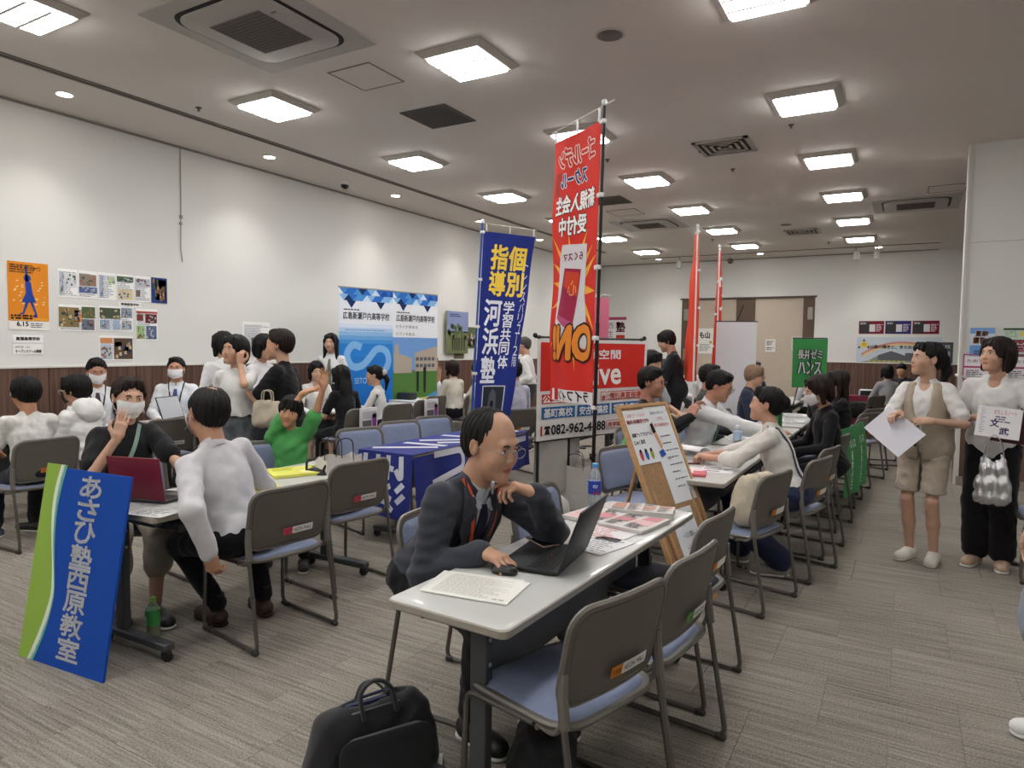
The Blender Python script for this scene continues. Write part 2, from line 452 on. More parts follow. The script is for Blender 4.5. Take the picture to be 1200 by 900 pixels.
# ---------------------------------------------------------------- people
def head_prims(sc=1.0, child=False, fem=False):
    j = 0.90 if fem else 1.0
    p = [('el', (0, -.018, .035), (.075, .094, .083), None, .01),
         ('el', (0, .022, -.020), (.064, .067, .085), None, .03),
         ('el', (0, .030, -.066), (.050*j, .052, .046), None, .03),
         ('el', (0, .070, -.098), (.022*j, .018, .018), None, .03),
         ('rc', (-.030, .076, .024), (.030, .076, .024), .009, .009, .02),
         ('se', (.031, .094, .004), (.019, .014, .011), None, .012),
         ('se', (-.031, .094, .004), (.019, .014, .011), None, .012),
         ('el', (.031, .074, .003), (.015, .011, .010), None, .006),
         ('el', (-.031, .074, .003), (.015, .011, .010), None, .006),
         ('el', (.036, .060, -.030), (.024, .020, .022), None, .03),
         ('el', (-.036, .060, -.030), (.024, .020, .022), None, .03),
         ('rc', (0, .085, .008), (0, .0955, -.026), .0060, .0098, .014),
         ('rc', (-.010, .092, -.031), (.010, .092, -.031), .0065, .0065, .008),
         ('rc', (-.016, .083, -.0585), (.016, .083, -.0585), .0055, .0055, .006),
         ('rc', (-.012, .082, -.0685), (.012, .082, -.0685), .0065, .0065, .005),
         ('se', (0, .098, -.0635), (.020, .012, .0022), None, .003),
         ('el', (.076, -.012, -.006), (.009, .018, .030), rotm(0, 0, .15), .006), ('se', (.086, -.006, -.003), (.006, .011, .018), None, .005),
         ('el', (-.076, -.012, -.006), (.009, .018, .030), rotm(0, 0, -.15), .006), ('se', (-.086, -.006, -.003), (.006, .011, .018), None, .005)]
    return p
def hand_prims(curl=0.35, side=1, spread=0.06, thumb=0.5, index=None):
    "wrist at 0, fingers along +Y, palm faces -Z, thumb on the side*(-X) side"
    s = side; p = [('rc', (0, -.02, 0), (0, .012, 0), .024, .024, .01),
                   ('rc', (-s*.020, .022, 0), (-s*.026, .082, .001), .016, .0125, .02), ('rc', (0, .020, 0), (0, .086, .003), .017, .013, .02),
                   ('rc', (s*.018, .022, 0), (s*.024, .076, 0), .016, .0115, .02)]
    xs = [-.029, -.010, .009, .027]; L = [(.042, .025, .020), (.047, .029, .021), (.043, .027, .021), (.033, .020, .018)]; by = [.084, .089, .085, .076]
    for i in range(4):
        q = np.array([s*xs[i], by[i], .002]); a = 0; cu = curl[i] if hasattr(curl, '__len__') else curl
        if index is not None and i == 0: cu = index
        sp = -s*(1.5-i)*spread; r = [.0092, .0086, .0080, .0072][i] if False else .0088-.0005*(i == 3)
        for k, l in enumerate(L[i]):
            a += cu*(1.0, 1.15, .8)[k]*0.95
            d = np.array([math.sin(sp)*math.cos(a), math.cos(sp)*math.cos(a), -math.sin(a)])
            e = q+d*l; p.append(('rc', q, e, r, r*0.90, .004 if k else .008)); q = e; r *= 0.90
    a = np.array([-s*.022, .012, -.006]); b = a+np.array([-s*.030, .030, -.012-.02*thumb]); c = b+np.array([-s*(.014-.016*thumb), .028, -.012*thumb]); d = c+np.array([s*.010*thumb, .024, -.006*thumb])
    p += [('rc', a, b, .017, .0125, .015), ('rc', b, c, .0115, .0100, .006), ('rc', c, d, .0100, .0085, .004)]
    return p
SKIN = None
def hair_prims(style, seed=0):
    rng = random.Random(seed); cap = ('el', (0, -.022, .040), (.084, .102, .087), None, .01)
    face = ('se', (0, .118, -.045), (.088, .102, .124), None, .012)
    if style == 'short':
        p = [cap, ('rc', (-.072, -.02, .03), (-.070, -.02, -.005), .016, .010, .02), ('rc', (.072, -.02, .03), (.070, -.02, -.005), .016, .010, .02), ('el', (0, -.055, -.01), (.070, .055, .065), None, .03), ('el', (.015, .045, .098), (.045, .035, .020), None, .03),
             face, ('se', (0, .12, -.02), (.072, .075, .08), None, .01), ('pl', (0, -.06, -.070), (0, -.15, -1), .01), ('pl', (0, .0, -.012), (0, .75, -.85), .012)]
    elif style == 'fringe':
        p = [('el', (0, -.02, .040), (.092, .108, .092), None, .01), ('el', (0, -.055, -.01), (.078, .060, .070), None, .03), ('rc', (-.076, -.01, .03), (-.076, .0, -.02), .017, .012, .02), ('rc', (.076, -.01, .03), (.076, .0, -.02), .017, .012, .02),
             ('se', (0, .125, -.070), (.078, .085, .105), None, .01), ('pl', (0, -.06, -.085), (0, 0, -1), .01)]
        for i in range(7): x = -.054+.018*i; p.insert(2, ('rc', (x*.9, .055, .095), (x*1.15, .086-.4*x*x/.054, .030+rng.uniform(-.006, .006)), .016, .008, .012))
    elif style == 'bald':
        p = [('el', (0, -.024, .037), (.082, .099, .084), None, .01), ('el', (0, -.055, -.01), (.070, .055, .060), None, .03), face, ('se', (0, .090, .100), (.062, .085, .075), None, .012), ('pl', (0, -.06, -.065), (0, 0, -1), .01), ('pl', (0, .030, 0), (0, 1, 0), .012), ('pl', (0, .0, -.02), (0, .75, -.85), .01)]
    elif style == 'thin':
        p = [('el', (0, -.024, .036), (.086, .102, .086), None, .01), ('el', (0, -.055, -.01), (.072, .055, .065), None, .03), face, ('se', (0, -.048, .130), (.030, .034, .034), None, .012), ('pl', (0, -.06, -.070), (0, 0, -1), .01), ('pl', (0, .0, -.012), (0, .75, -.85), .012)]
    elif style in ('bob', 'bobdown'):
        p = [('el', (0, -.02, .040), (.092, .108, .092), None, .01), ('rc', (-.078, -.01, .02), (-.080, .004, -.095), .026, .020, .03), ('rc', (.078, -.01, .02), (.080, .004, -.095), .026, .020, .03),
             ('el', (0, -.065, -.03), (.085, .055, .095), None, .03), ('rc', (-.05, .055, .09), (-.072, .050, -.01), .018, .012, .02), ('rc', (.05, .055, .09), (.072, .050, -.01), .018, .012, .02), ('se', (0, .130, -.05), (.066, .100, .125), None, .012), ('pl', (0, 0, -.118), (0, 0, -1), .012)]
    elif style == 'long':
        p = [('el', (0, -.02, .040), (.091, .107, .092), None, .01), ('rc', (-.074, -.02, .02), (-.085, .01, -.30), .026, .016, .04), ('rc', (.074, -.02, .02), (.085, .01, -.27), .026, .016, .04),
             ('el', (0, -.075, -.12), (.088, .038, .20), None, .04), ('rc', (-.045, .06, .09), (-.076, .045, -.05), .018, .012, .02), ('rc', (.045, .06, .09), (.076, .045, -.05), .018, .012, .02), ('se', (0, .130, -.05), (.062, .100, .13), None, .012)]
    elif style in ('pony', 'bun'):
        p = [cap, ('rc', (-.068, .03, .03), (-.074, .030, -.03), .013, .006, .02), ('rc', (.068, .03, .03), (.074, .030, -.03), .013, .006, .02), ('el', (0, -.055, -.01), (.070, .055, .065), None, .03), ('se', (0, .118, -.035), (.074, .100, .110), None, .015), ('pl', (0, -.06, -.070), (0, 0, -1), .01),
             ('pl', (0, .0, -.012), (0, .75, -.85), .012)]
        for i in range(5): x = -.048+.024*i; p.insert(3, ('rc', (x*.8, .060, .100), (x*1.2, .088-.25*abs(x), .045), .014, .007, .014))
        if style == 'pony': p += [('el', (0, -.120, .02), (.024, .024, .024), None, .01), ('rc', (0, -.125, .015), (0, -.150, -.07), .026, .030, .02), ('rc', (0, -.150, -.07), (.0, -.125, -.19), .030, .010, .02)]
        else: p += [('el', (0, -.118, .03), (.044, .034, .044), None, .01)]
    return p
def hair_disp(seed):
    r = np.random.default_rng(seed); ph = r.uniform(0, 6, 4)
    def f(P): 
        a = np.arctan2(P[:, 0]+1e-4, P[:, 1]+.03)
        return 1.6*(.0016*np.sin(a*23+ph[0]+P[:, 2]*20)+.0012*np.sin(a*41+ph[1]-P[:, 2]*35)+.0012*np.sin(P[:, 0]*90+ph[2])*np.sin(P[:, 1]*60+ph[3]))
    return f
def fold_disp(seed, amp=.004, prims=None):
    r = np.random.default_rng(seed); K = r.normal(size=(5, 3)); K /= np.linalg.norm(K, axis=1, keepdims=True); fr = r.uniform(22, 60, 5); ph = r.uniform(0, 6, 5)
    def f(P):
        s = 0
        wv = .35*np.sin(P@K[0]*14+ph[0])
        for i in range(5): s = s+np.abs(np.sin(P@K[i]*fr[i]+ph[i]+wv*3))**3
        return amp*(0.9-s/2.0)
    return f

HAIRC = {'black': ('#0d0a0b', 0), 'brown': ('#21130f', 0), 'grey': ('#4b4845', 0), 'fair': ('#8a6f5c', 0), 'greyblack': ('#1e1b1a', 0)}
PEOPLE = []
def person(loc, face, label, pose='sit', H=1.65, group=None, lod=1, lean=0.10, twist=0.0, side=0.0, head=(0, 0, 0), hip=None,
           arms=None, legs=None, skin='#c79a80', hair='short', hairc='black', shirt='#e8e8e8', sleeve='long', bottom='#17181d', bottomk='trousers',
           shoe='#26211f', mask=None, glasses=False, tie=None, fem=False, child=False, extra=None, shirt_name='shirt', neckv=0.0, hands=None, loose=0.0,
           seat=0.455, headat=None, tuck=False, barefeet=False, sock=None, shinlen=1.0, gaze=None, lowcut=False, frontpanel=None, hw=1.0, mouth=None, cat='person', shoe_sole='#d8d8d4', hemz=None):
    """local frame: faces +Y, right hand at +X. face = world angle of the facing direction (degrees from +X, ccw)."""
    s = H/1.70; S = lambda *a: np.array(a, float)*s
    root = empty('person', (0, 0, 0), R_(face-90), label, cat, group)
    vox = {0: (.011, .0035, .003, .0075), 1: (.016, .0055, .0042, .011), 2: (.022, .008, .0055, .015), 3: (.030, .011, .008, .020)}[lod]
    hz = (seat+.085*s+.01) if pose == 'sit' else 0.915*s
    hipc = np.array([0, 0, hz]) if hip is None else np.array(hip, float)
    if hip is None and pose == 'sit': hipc = np.array([0, -.04, hz])
    T = rotm(0, -lean, side)                       # torso frame
    Tw = rotm(twist, 0, 0); TT = T@Tw
    fs = 0.89 if fem else 1.0
    up = lambda x, y, z: hipc+TT@S(x, y, z)
    neck = up(0, -.015, .50); chest = up(0, 0, .34); belly = up(0, .01, .14)
    shR = up(.158*fs, -.01, .432); shL = up(-.158*fs, -.01, .432)
    HR = rotm(R_(head[0]), R_(head[1]), R_(head[2])); hs = s*(1.14 if child else 1.0)*hw
    hs = max(hs, 0.96)*1.03 if not child else hs
    hc = neck+TT@S(0, .016, .035)+HR@(np.array([0, .012, .122])*hs)   # head centre
    ca_, sa_ = math.cos(R_(face-90)), math.sin(R_(face-90))
    if headat: root.location = (headat[0]-(hc[0]*ca_-hc[1]*sa_), headat[1]-(hc[0]*sa_+hc[1]*ca_), 0)
    else: root.location = (loc[0], loc[1], 0)
    def loc_(p): dx, dy = p[0]-root.location[0], p[1]-root.location[1]; return np.array([dx*ca_+dy*sa_, -dx*sa_+dy*ca_, p[2]])
    col = lin(skin); parts = []; cparts = []
    # arms
    if arms is None: arms = {}
    A = {}
    for sd, sh in (('R', shR), ('L', shL)):
        sg = 1 if sd == 'R' else -1
        a = dict(w=(sg*.20, .36, hz-hipc[2]*0+.30 if pose == 'sit' else .86*s), h=(sg*.6, -.4, -.8), d=None, n=(0, 0, 1), curl=.35)
        if pose == 'stand': a['w'] = (sg*.24*s, .05, hipc[2]-.08*s); a['h'] = (sg*.4, -1, 0); a['n'] = (sg, 0, 0); a['d'] = (0, .15, -1)
        else: a['w'] = (sg*.13, .30, hz+.12)
        a.update(arms.get(sd, {}))
        if 'wf' in a: a['w'] = hc+HR@(np.array(a['wf'])*hs)
        if 'ww' in a: a['w'] = loc_(a['ww'])
        if 'dw' in a: a['d'] = loc_(np.array(a['dw'], float)+np.array([*root.location[:2], 0]))
        if 'nw' in a: a['n'] = loc_(np.array(a['nw'], float)+np.array([*root.location[:2], 0]))
        el, wr = ik(sh, a['w'], .285*s, .250*s, a['h'])
        if a['d'] is None: a['d'] = (wr-el)
        A[sd] = (sh, el, wr, a, sg)
    # legs
    G = {}
    if legs is None: legs = {}
    for sd in 'RL':
        sg = 1 if sd == 'R' else -1; hp = hipc+S(sg*.085, 0, -.01)
        if pose == 'sit': g = dict(a=(sg*.12, .42*s, .085*s), h=(sg*.15, .6, 1))
        else: g = dict(a=(sg*.085*s, -.02, .085*s), h=(0, 1, .0))
        g.update(legs.get(sd, {}))
        if 'wa' in g: g['a'] = loc_(g['wa'])
        kn, an = ik(hp, g['a'], .425*s, .415*s, g['h']); G[sd] = (hp, kn, an, g, sg)
    # ---- body mesh
    nk = [('rc', neck+TT@S(0, -.005, -.06), hc+HR@(np.array([0, -.022, -.075])*hs), .060*s*fs, .054*hs*fs, .02)]
    hp_ = [tuple([p[0]]+list(p[1:])) for p in head_prims(fem=fem)]
    sc_ = []
    for p in hp_:
        if p[0] == 'rc': sc_.append(('rc', np.array(p[1])*hs, np.array(p[2])*hs, p[3]*hs, p[4]*hs, p[5]))
        else: sc_.append((p[0], np.array(p[1])*hs, np.array(p[2])*hs, p[3], p[4]))
    hl = xf(sc_, HR, hc)
    parts.append(sdf_mesh(hl[:4]+nk+hl[4:], vox[1])); nh = len(parts[-1][0])
    trunk = [('el', chest, S(.112*fs, .068, .15), TT, .03), ('el', belly, S(.105*fs, .068, .15), TT, .03), ('el', hipc+S(0, -.01, .0), S(.125, .080, .08), None, .03), ('rc', up(0, -.025, .34), neck, .05*s, .042*s, .03)]
    for sd in 'RL':
        sh, el, wr, a, sg = A[sd]
        trunk += [('rc', sh-TT@S(sg*.04, 0, 0), el, .037*s*fs, .032*s*fs, .02)]
        hp, kn, an, g, _ = G[sd]
        trunk += [('rc', hp, kn, .060*s, .044*s, .02)]
    parts.append(sdf_mesh(trunk, max(vox[0], .016)))
    for sd in 'RL':
        sh, el, wr, a, sg = A[sd]
        h = a['n']; M = frame(a['d'], h)
        # frame() columns: x=y×up, z=up-ish ; palm faces -z
        hpz = hand_prims(a['curl'], side=sg, index=a.get('index'), spread=a.get('spread', .06), thumb=a.get('thumb', .5))
        k = max(0.92, s)*(0.9 if fem else 1.0) if not child else s*1.0
        hp2 = [('rc', np.array(p[1])*k, np.array(p[2])*k, p[3]*k, p[4]*k, p[5]) for p in hpz]
        hh = xf(hp2, M, wr)
        parts.append(sdf_mesh([('rc', el, wr, .036*s*fs, .0255*s*fs, .02)]+hh, vox[2]))
        hp, kn, an, g, _ = G[sd]
        if lod < 3:
            fd = np.array(g.get('f', (sg*.15, 1, 0)), float); fd[2] = 0; fd /= np.linalg.norm(fd)
            q_ = .72 if bottomk in ('trousers', 'wide') else 1.0
            parts.append(sdf_mesh([('rc', kn, kn*.55+an*.45+np.array([0, -.012, 0]), .050*s*q_, .046*s*q_, .02), ('rc', kn*.55+an*.45+np.array([0, -.012, 0]), an, .045*s*q_, .031*s, .02), ('rc', an-fd*.02*s+S(0, 0, -.045), an+fd*.13*s+S(0, 0, -.058), .030*s, .022*s, .03)], vox[0]*.8))
    V, F = join(parts)
    C = np.tile(np.array(col, np.float32), (len(V), 1))
    Lh = (V[:nh]-hc)@HR/hs
    lip = ((Lh[:, 0]/.022)**2+((Lh[:, 2]+.0635)/.0095)**2 < 1) & (Lh[:, 1] > .07)
    C[:nh][lip] = lin(mouth or '#a8635a')
    mat('skin', '#c79a80', .5, attr=True, var=.05, vscale=20, sss=.08 if lod == 0 else 0)
    mesh_obj('body', V, F, MATS['skin'], root, smooth=True, cols=C)
    # ---- eyes and brows
    if lod < 3:
        gx = gaze or (0, 0)
        for sg in (-1, 1):
            m = MB(); m.M = None
            c = hc+HR@(np.array([sg*.031, .0790, .003])*hs)
            m.cur = 0; m.sphere(c, (.0125*hs, .0105*hs, .0060*hs), 12, 8, HR)
            m.cur = 1; m.sphere(c+HR@(np.array([gx[0]*.004, .0062, gx[1]*.002])*hs), (.0055*hs, .0055*hs, .0052*hs), 10, 6, HR)
            m.cur = 2; m.tube([c+HR@(np.array([sg*x*.001, .0075-.0002*x*x*.22, .0063-abs(x)*.0003])*hs) for x in (-11, -6, 0, 6, 12)], .0013*hs, 5)
            e = m.build('eye', [mat('eye_white', '#d9d2cc', .3), mat('iris', '#1d120e', .2), mat('lash', '#1a1311', .8)], root)
            if glasses != 'nobrow':
                b = MB(); bp_, _n = snap(hl[:6], [hc+HR@(np.array([sg*x, .09, z])*hs) for x, z in ((.014, .021), (.024, .0245), (.036, .0255), (.047, .020))], .0012*hs); b.tube(list(bp_), [.0022*hs, .0032*hs, .003*hs, .0012*hs], 5, flat_=1)
                b.build('eyebrow', mat('brow_'+hairc, HAIRC[hairc][0], .8), root)
    # ---- hair
    if hair:
        hp_ = hair_prims(hair, len(PEOPLE)); sc_ = []
        for p in hp_:
            if p[0] == 'rc': sc_.append(('rc', np.array(p[1])*hs, np.array(p[2])*hs, p[3]*hs, p[4]*hs, p[5]))
            elif p[0] == 'pl': sc_.append(('pl', np.array(p[1])*hs, p[2], p[3]))
            else: sc_.append((p[0], np.array(p[1])*hs, np.array(p[2])*hs, p[3], p[4]))
        hv, hf = sdf_mesh(sc_, vox[1]*1.1, hair_disp(len(PEOPLE)) if lod < 3 else None)
        hv = hv@HR.T+hc
        mesh_obj('hair', hv, hf, mat('hair_'+hairc, HAIRC[hairc][0], .55, spec=.25, var=.35, vscale=60, stretch=(3, 3, .35), bump=.25, bscale=160), root, smooth=True)
    # ---- trousers / skirt
    fat = loose
    bot = [('el', hipc+S(0, -.01, .02), S(.165, .118+fat*.3, .115), None, .05)]
    if tuck: bot.append(('rc', hipc+S(-.055, -.002, .06), hipc+S(.055, -.002, .06), .098*s, .098*s, .03)); bot.append(('pl', hipc+S(0, 0, .105), (0, 0, 1), .004))
    if pose == 'sit': bot[0] = ('el', hipc+S(0, -.02, .01), S(.175, .125, .105), None, .05)
    for sd in 'RL':
        hp, kn, an, g, sg = G[sd]
        if bottomk == 'trousers' or bottomk == 'wide':
            wd = .02 if bottomk == 'wide' else 0
            bot += [('rc', hp+S(0, 0, .0), kn, .088*s, (.064+wd)*s, .03), ('rc', kn, an+(kn-an)*.02*0+S(0, 0, .035), (.062+wd)*s, (.049+wd*1.9)*s, .02)]
        elif bottomk == 'shorts':
            q = hp*.12+kn*.88 if pose == 'stand' else kn*.97+hp*.03
            bot += [('rc', hp, q, .094*s, (.086)*s, .03)]
            if pose == 'sit': bot += [('rc', q, kn*.55+an*.45, .078*s, .075*s, .03)]
    if bottomk == 'skirt':
        if pose == 'sit': bot += [('rc', G['R'][0], G['R'][1], .10*s, .085*s, .08), ('rc', G['L'][0], G['L'][1], .10*s, .085*s, .08), ('rc', (G['R'][0]+G['L'][0])/2, (G['R'][1]+G['L'][1])/2, .09*s, .07*s, .08)]
        else: bot += [('rc', hipc+S(0, 0, 0), hipc+S(0, 0, -.40), .14*s, .20*s, .08)]
    if bottomk == 'shorts' and pose == 'stand': bot.append(('se', hipc+S(0, 0, -.32), (.010*s, .30*s, .20*s), None, .006))
    if bottomk in ('shorts',) and pose == 'stand': bot += [('pl', hipc+S(0, 0, -.36), (0, 0, -1), .01)]
    bv, bf = sdf_mesh(bot, vox[3], fold_disp(len(PEOPLE)+50, .0045))
    mesh_obj('skirt' if bottomk == 'skirt' else 'shorts' if bottomk == 'shorts' else 'trousers', bv, bf, mat('cloth_'+bottom.strip('#'), bottom, .85, var=.1, vscale=30, bump=.25, bscale=250, sheen=.1, spec=.2), root, smooth=True)
    # ---- shirt
    ft = .012+loose
    sh_ = [('el', up(0, 0, .30), S(.140*fs+ft*.9, .100+ft*.8, .175), TT, .02), ('el', belly, S(.130*fs+ft, .096+ft, .17), TT, .03),
           ('rc', up(-.118*fs, -.012, .418), up(.118*fs, -.012, .418), .050*s+ft*.3, .050*s+ft*.3, .03), ('rc', up(-.10*fs, -.02, .440), neck+TT@S(-.03, -.01, -.01), .042*s, .034*s, .03), ('rc', up(.10*fs, -.02, .440), neck+TT@S(.03, -.01, -.01), .042*s, .034*s, .03), ('rc', up(0, -.022, .42), neck+TT@S(0, -.003, -.012), .075*s, .054*s, .03)]
    if pose == 'stand': sh_.append(('el', hipc+S(0, -.005, .04), S(.155, .112, .13)+ft*.8, None, .03))
    else: sh_.append(('el', hipc+TT@S(0, -.015, .04), S(.148, .110, .09)+ft*.5, TT, .03))
    for sd in 'RL':
        sh, el, wr, a, sg = A[sd]
        if sleeve == 'long': sh_ += [('rc', sh, el, .054*s*fs+ft*.4, .045*s*fs+ft*.4, .02), ('rc', el, el*.06+wr*.94, .047*s*fs+ft*.4, .035*s*fs+ft*.3, .02)]
        elif sleeve == '34': sh_ += [('rc', sh, el, .055*s*fs+ft*.4, .048*s*fs+ft*.4, .02), ('rc', el, el*.65+wr*.35, .054*s*fs+ft*.5, .050*s*fs+ft*.5, .02)]
        elif sleeve == 'short': sh_ += [('rc', sh, sh*.28+el*.72, .055*s*fs+ft*.4, .053*s*fs+ft*.7, .02)]
    if tuck: sh_.append(('pl', hipc+S(0, 0, .085), (0, 0, -1), .004))
    if neckv: 
        sh_ += [('se', neck+TT@S(0, .085, -.02-neckv*.5), S(.050*fs+neckv*.25, .07, .05+neckv), TT, .006)]
    dsp = fold_disp(len(PEOPLE), .0055 if lod < 2 else .005)
    sv, sf = sdf_mesh(sh_, vox[3]*.9, dsp)
    smat = mat('shirt_'+shirt.strip('#'), shirt, .82, var=.06, vscale=25, bump=.2, bscale=300, sheen=.1, spec=.25) if isinstance(shirt, str) else shirt
    so = mesh_obj(shirt_name, sv, sf, smat, root, smooth=True)
    # ---- shoes
    if shoe:
        for sd in 'RL':
            hp, kn, an, g, sg = G[sd]; fd = np.array(g.get('f', (sg*.15, 1, 0)), float); fd[2] = 0; fd /= np.linalg.norm(fd); M = frame(fd)
            b = an*1.0; b[2] = max(an[2]-.085*s, 0)
            pr = xf([('rc', (0, -.025*s, .045*s), (0, .03*s, .045*s), .042*s, .040*s, .03), ('rc', (0, .0, .040*s), (0, .155*s, .032*s), .040*s, .034*s, .03), ('el', (0, .12*s, .035*s), (.046*s, .075*s, .034*s), None, .02), ('pl', (0, 0, .014), (0, 0, -1), .004)], M, b)
            v, f = sdf_mesh(pr, vox[0]*.6)
            so_ = mesh_obj('shoe', v, f, mat('leather_'+shoe.strip('#'), shoe, .5, bump=.1, bscale=80), root, smooth=True)
            pr = xf([('rc', (0, -.03*s, .010), (0, .15*s, .010), .042*s, .045*s, .02), ('pl', (0, 0, .018), (0, 0, 1), .003), ('pl', (0, 0, .001), (0, 0, -1), .003)], M, b)
            v, f = sdf_mesh(pr, .008); mesh_obj('sole', v, f, mat('sole_'+shoe_sole.strip('#'), shoe_sole, .7), so_)
            if sock:
                m = MB(); m.tube([an*1.0+np.array([0, 0, .085*s]), an+np.array([0, 0, -.02*s])], .037*s, 14); m.build('sock', mat('sock_'+sock.strip('#'), sock, .9), root)
    # ---- mask, glasses, tie
    H_ = lambda x, y, z: hc+HR@(np.array([x, y, z])*hs)
    if mask:
        face_pr = hl+nk
        m = MB()
        def fn(u, v):
            x = (u-.5)*.138; z = -.012-v*.090; y = .119-14.5*x*x-(.0 if v < .75 else (v-.75)*.10)-(.010*(1-v)*0)-.9*abs(z+.035)**1.6*1.2
            return H_(x, y, z+abs(x)*.10*(1 if v < .5 else -.25) if v < .5 else z+abs(x)*.22*(v-.5)*2)
        m.grid(fn, 14, 10, 0); V_ = m.V[0]
        for _ in range(3):
            d_ = sdf_eval(face_pr, V_); e_ = 1e-3; g_ = np.stack([(sdf_eval(face_pr, V_+e_*np.eye(3)[i])-d_)/e_ for i in range(3)], -1); V_ = V_+g_*np.maximum(.006-d_, 0)[:, None]
        m.V[0] = V_; mk = m.build('mask', mat('mask_'+mask.strip('#'), mask, .8, bump=.2, bscale=60), root)
        for sg in (-1, 1):
            t = MB(); 
            for z in (-.020, -.085): t.tube([H_(sg*.070, .062, z+.006), H_(sg*.078, .02, z*.55-.01), H_(sg*.083, -.015, -.012)], .0012, 4)
            t.build('ear_loop', MATS['mask_'+mask.strip('#')], mk)
    if glasses:
        m = MB()
        for sg in (-1, 1):
            P = [H_(sg*.032+.0235*math.cos(t*math.pi/8), .106-.05*abs(.0235*math.cos(t*math.pi/8)+.0)*1, -.001+.017*math.sin(t*math.pi/8)) for t in range(16)]
            m.tube(P, .0014*hs, 5, closed=True); m.tube([H_(sg*.055, .103, .006), H_(sg*.074, .060, .006), H_(sg*.080, -.01, .004)], .0013*hs, 5)
        m.tube([H_(-.009, .106, .004), H_(0, .110, .007), H_(.009, .106, .004)], .0013*hs, 5)
        gc = '#3a3a3a' if glasses is True else glasses
        gl = m.build('glasses', mat('glasses_'+gc.strip('#'), gc, .3, .6), root)
    if tie:
        tb = sh_
        rb = ribbon(tb, [up(0, .12, .475), up(0, .14, .43), up(0, .14, .25), up(0, .14, .06)], [.030*s, .040*s, .060*s, .075*s], .004, .004); rb.build('tie', mat('tie_'+tie.strip('#'), tie, .6, var=.2, vscale=90, bump=.1), root)
    if extra: extra(root, dict(up=up, neck=neck, hc=hc, HR=HR, hs=hs, A=A, G=G, sh=sh_, TT=TT, s=s, hipc=hipc, H_=H_, bot=bot))
    PEOPLE.append(root); return root
def lanyard(col, green=False, card=True, h=.006):
    def f(root, k):
        up = k['up']
        for sg in (-1, 1):
            rb = ribbon(k['sh'], [up(sg*.075, -.02, .50), up(sg*.070, .09, .44), up(sg*.045, .14, .30), up(sg*.004, .14, .14)], .015, h, .0015); rb.build('lanyard', mat('lan_'+col.strip('#'), col, .6), root)
        if card:
            P, N = snap(k['sh'], [up(0, .14, .09)], .012); m = MB(); m.rbox(P[0], (.07, .004, .095), .002, R=frame(N[0])); m.build('name_card', mat('card', '#e9e9e9', .3), root)
    return f
def collar(col='#e8e8e8'):
    def f(root, k):
        up = k['up']; s = k['s']
        m = MB()
        for sg in (-1, 1):
            P, N = snap(k['sh'], [up(sg*.012, .11, .470), up(sg*.075, .03, .505), up(sg*.060, .085, .420), up(sg*.070, .0, .50)], .007)
            V = [P[0], P[1], P[2], P[0]+N[0]*.004, P[1]+N[1]*.004, P[2]+N[2]*.004]
            m.add(V, [(0, 1, 2), (5, 4, 3), (0, 3, 4, 1), (1, 4, 5, 2), (2, 5, 3, 0)])
        n0 = k['neck']; T_ = k['TT']
        def fn(u, v):
            t = math.pi/2+.12+(2*math.pi-.24)*u; r_ = .064-.004*v+(.006 if v < .5 else 0); return n0+T_@(np.array([r_*math.cos(t), r_*math.sin(t)-.002, -.030+.056*v-.016*math.sin(t)])*s)
        m.grid(fn, 20, 3, .0025); m.build('collar', mat('shirt_'+col.strip('#'), col, .82, var=.06, vscale=25, bump=.2, bscale=300, sheen=.1, spec=.25), root)
    return f
def both(*fs):
    def f(root, k):
        for q in fs: q(root, k)
    return f
# ---------------------------------------------------------------- the room
XL, YB, XR, YF, H = -7.5, 18.04, 6.5, -3.6, 3.8
XC, YC = 0.55, 9.16          # corner of the block that juts in on the right
def plaster():
    m = mat('wall_plaster', '#dbdbd8', .9, spec=.15); nt = m.node_tree; b = nt.nodes['Principled BSDF']; N = nt.nodes.new; L = nt.links.new
    tc = N('ShaderNodeTexCoord'); mp = N('ShaderNodeMapping'); mp.inputs['Scale'].default_value = (60, 60, 9); L(tc.outputs['Object'], mp.inputs[0])
    n = N('ShaderNodeTexNoise'); n.inputs['Scale'].default_value = 6; n.inputs['Detail'].default_value = 4; L(mp.outputs[0], n.inputs['Vector'])
    bp = N('ShaderNodeBump'); bp.inputs['Strength'].default_value = .25; bp.inputs['Distance'].default_value = .002; L(n.outputs[0], bp.inputs['Height']); L(bp.outputs[0], b.inputs['Normal'])
    return m
PL = plaster()
CEIL = mat('ceiling_paint', '#d9d3cd', .95, spec=.1, var=.015, vscale=1.5)
def wood():
    m = mat('wainscot_wood', '#5a4237', .5, spec=.3); nt = m.node_tree; b = nt.nodes['Principled BSDF']; N = nt.nodes.new; L = nt.links.new
    tc = N('ShaderNodeTexCoord'); mp = N('ShaderNodeMapping'); mp.inputs['Scale'].default_value = (14, 14, .5); L(tc.outputs['Object'], mp.inputs[0])
    n = N('ShaderNodeTexNoise'); n.inputs['Scale'].default_value = 2.2; n.inputs['Detail'].default_value = 6; L(mp.outputs[0], n.inputs['Vector'])
    cr = N('ShaderNodeValToRGB'); cr.color_ramp.elements[0].position = .3; cr.color_ramp.elements[1].position = .72
    cr.color_ramp.elements[0].color = lin('#48322a'); cr.color_ramp.elements[1].color = lin('#71574a'); L(n.outputs[0], cr.inputs[0]); L(cr.outputs[0], b.inputs['Base Color'])
    return m
WD = wood()
TRIM = mat('trim_white', '#d6d4cf', .6)
DARKTRIM = mat('trim_dark', '#3c3029', .6)
def S_(name, o): o['kind'] = 'structure'; return o
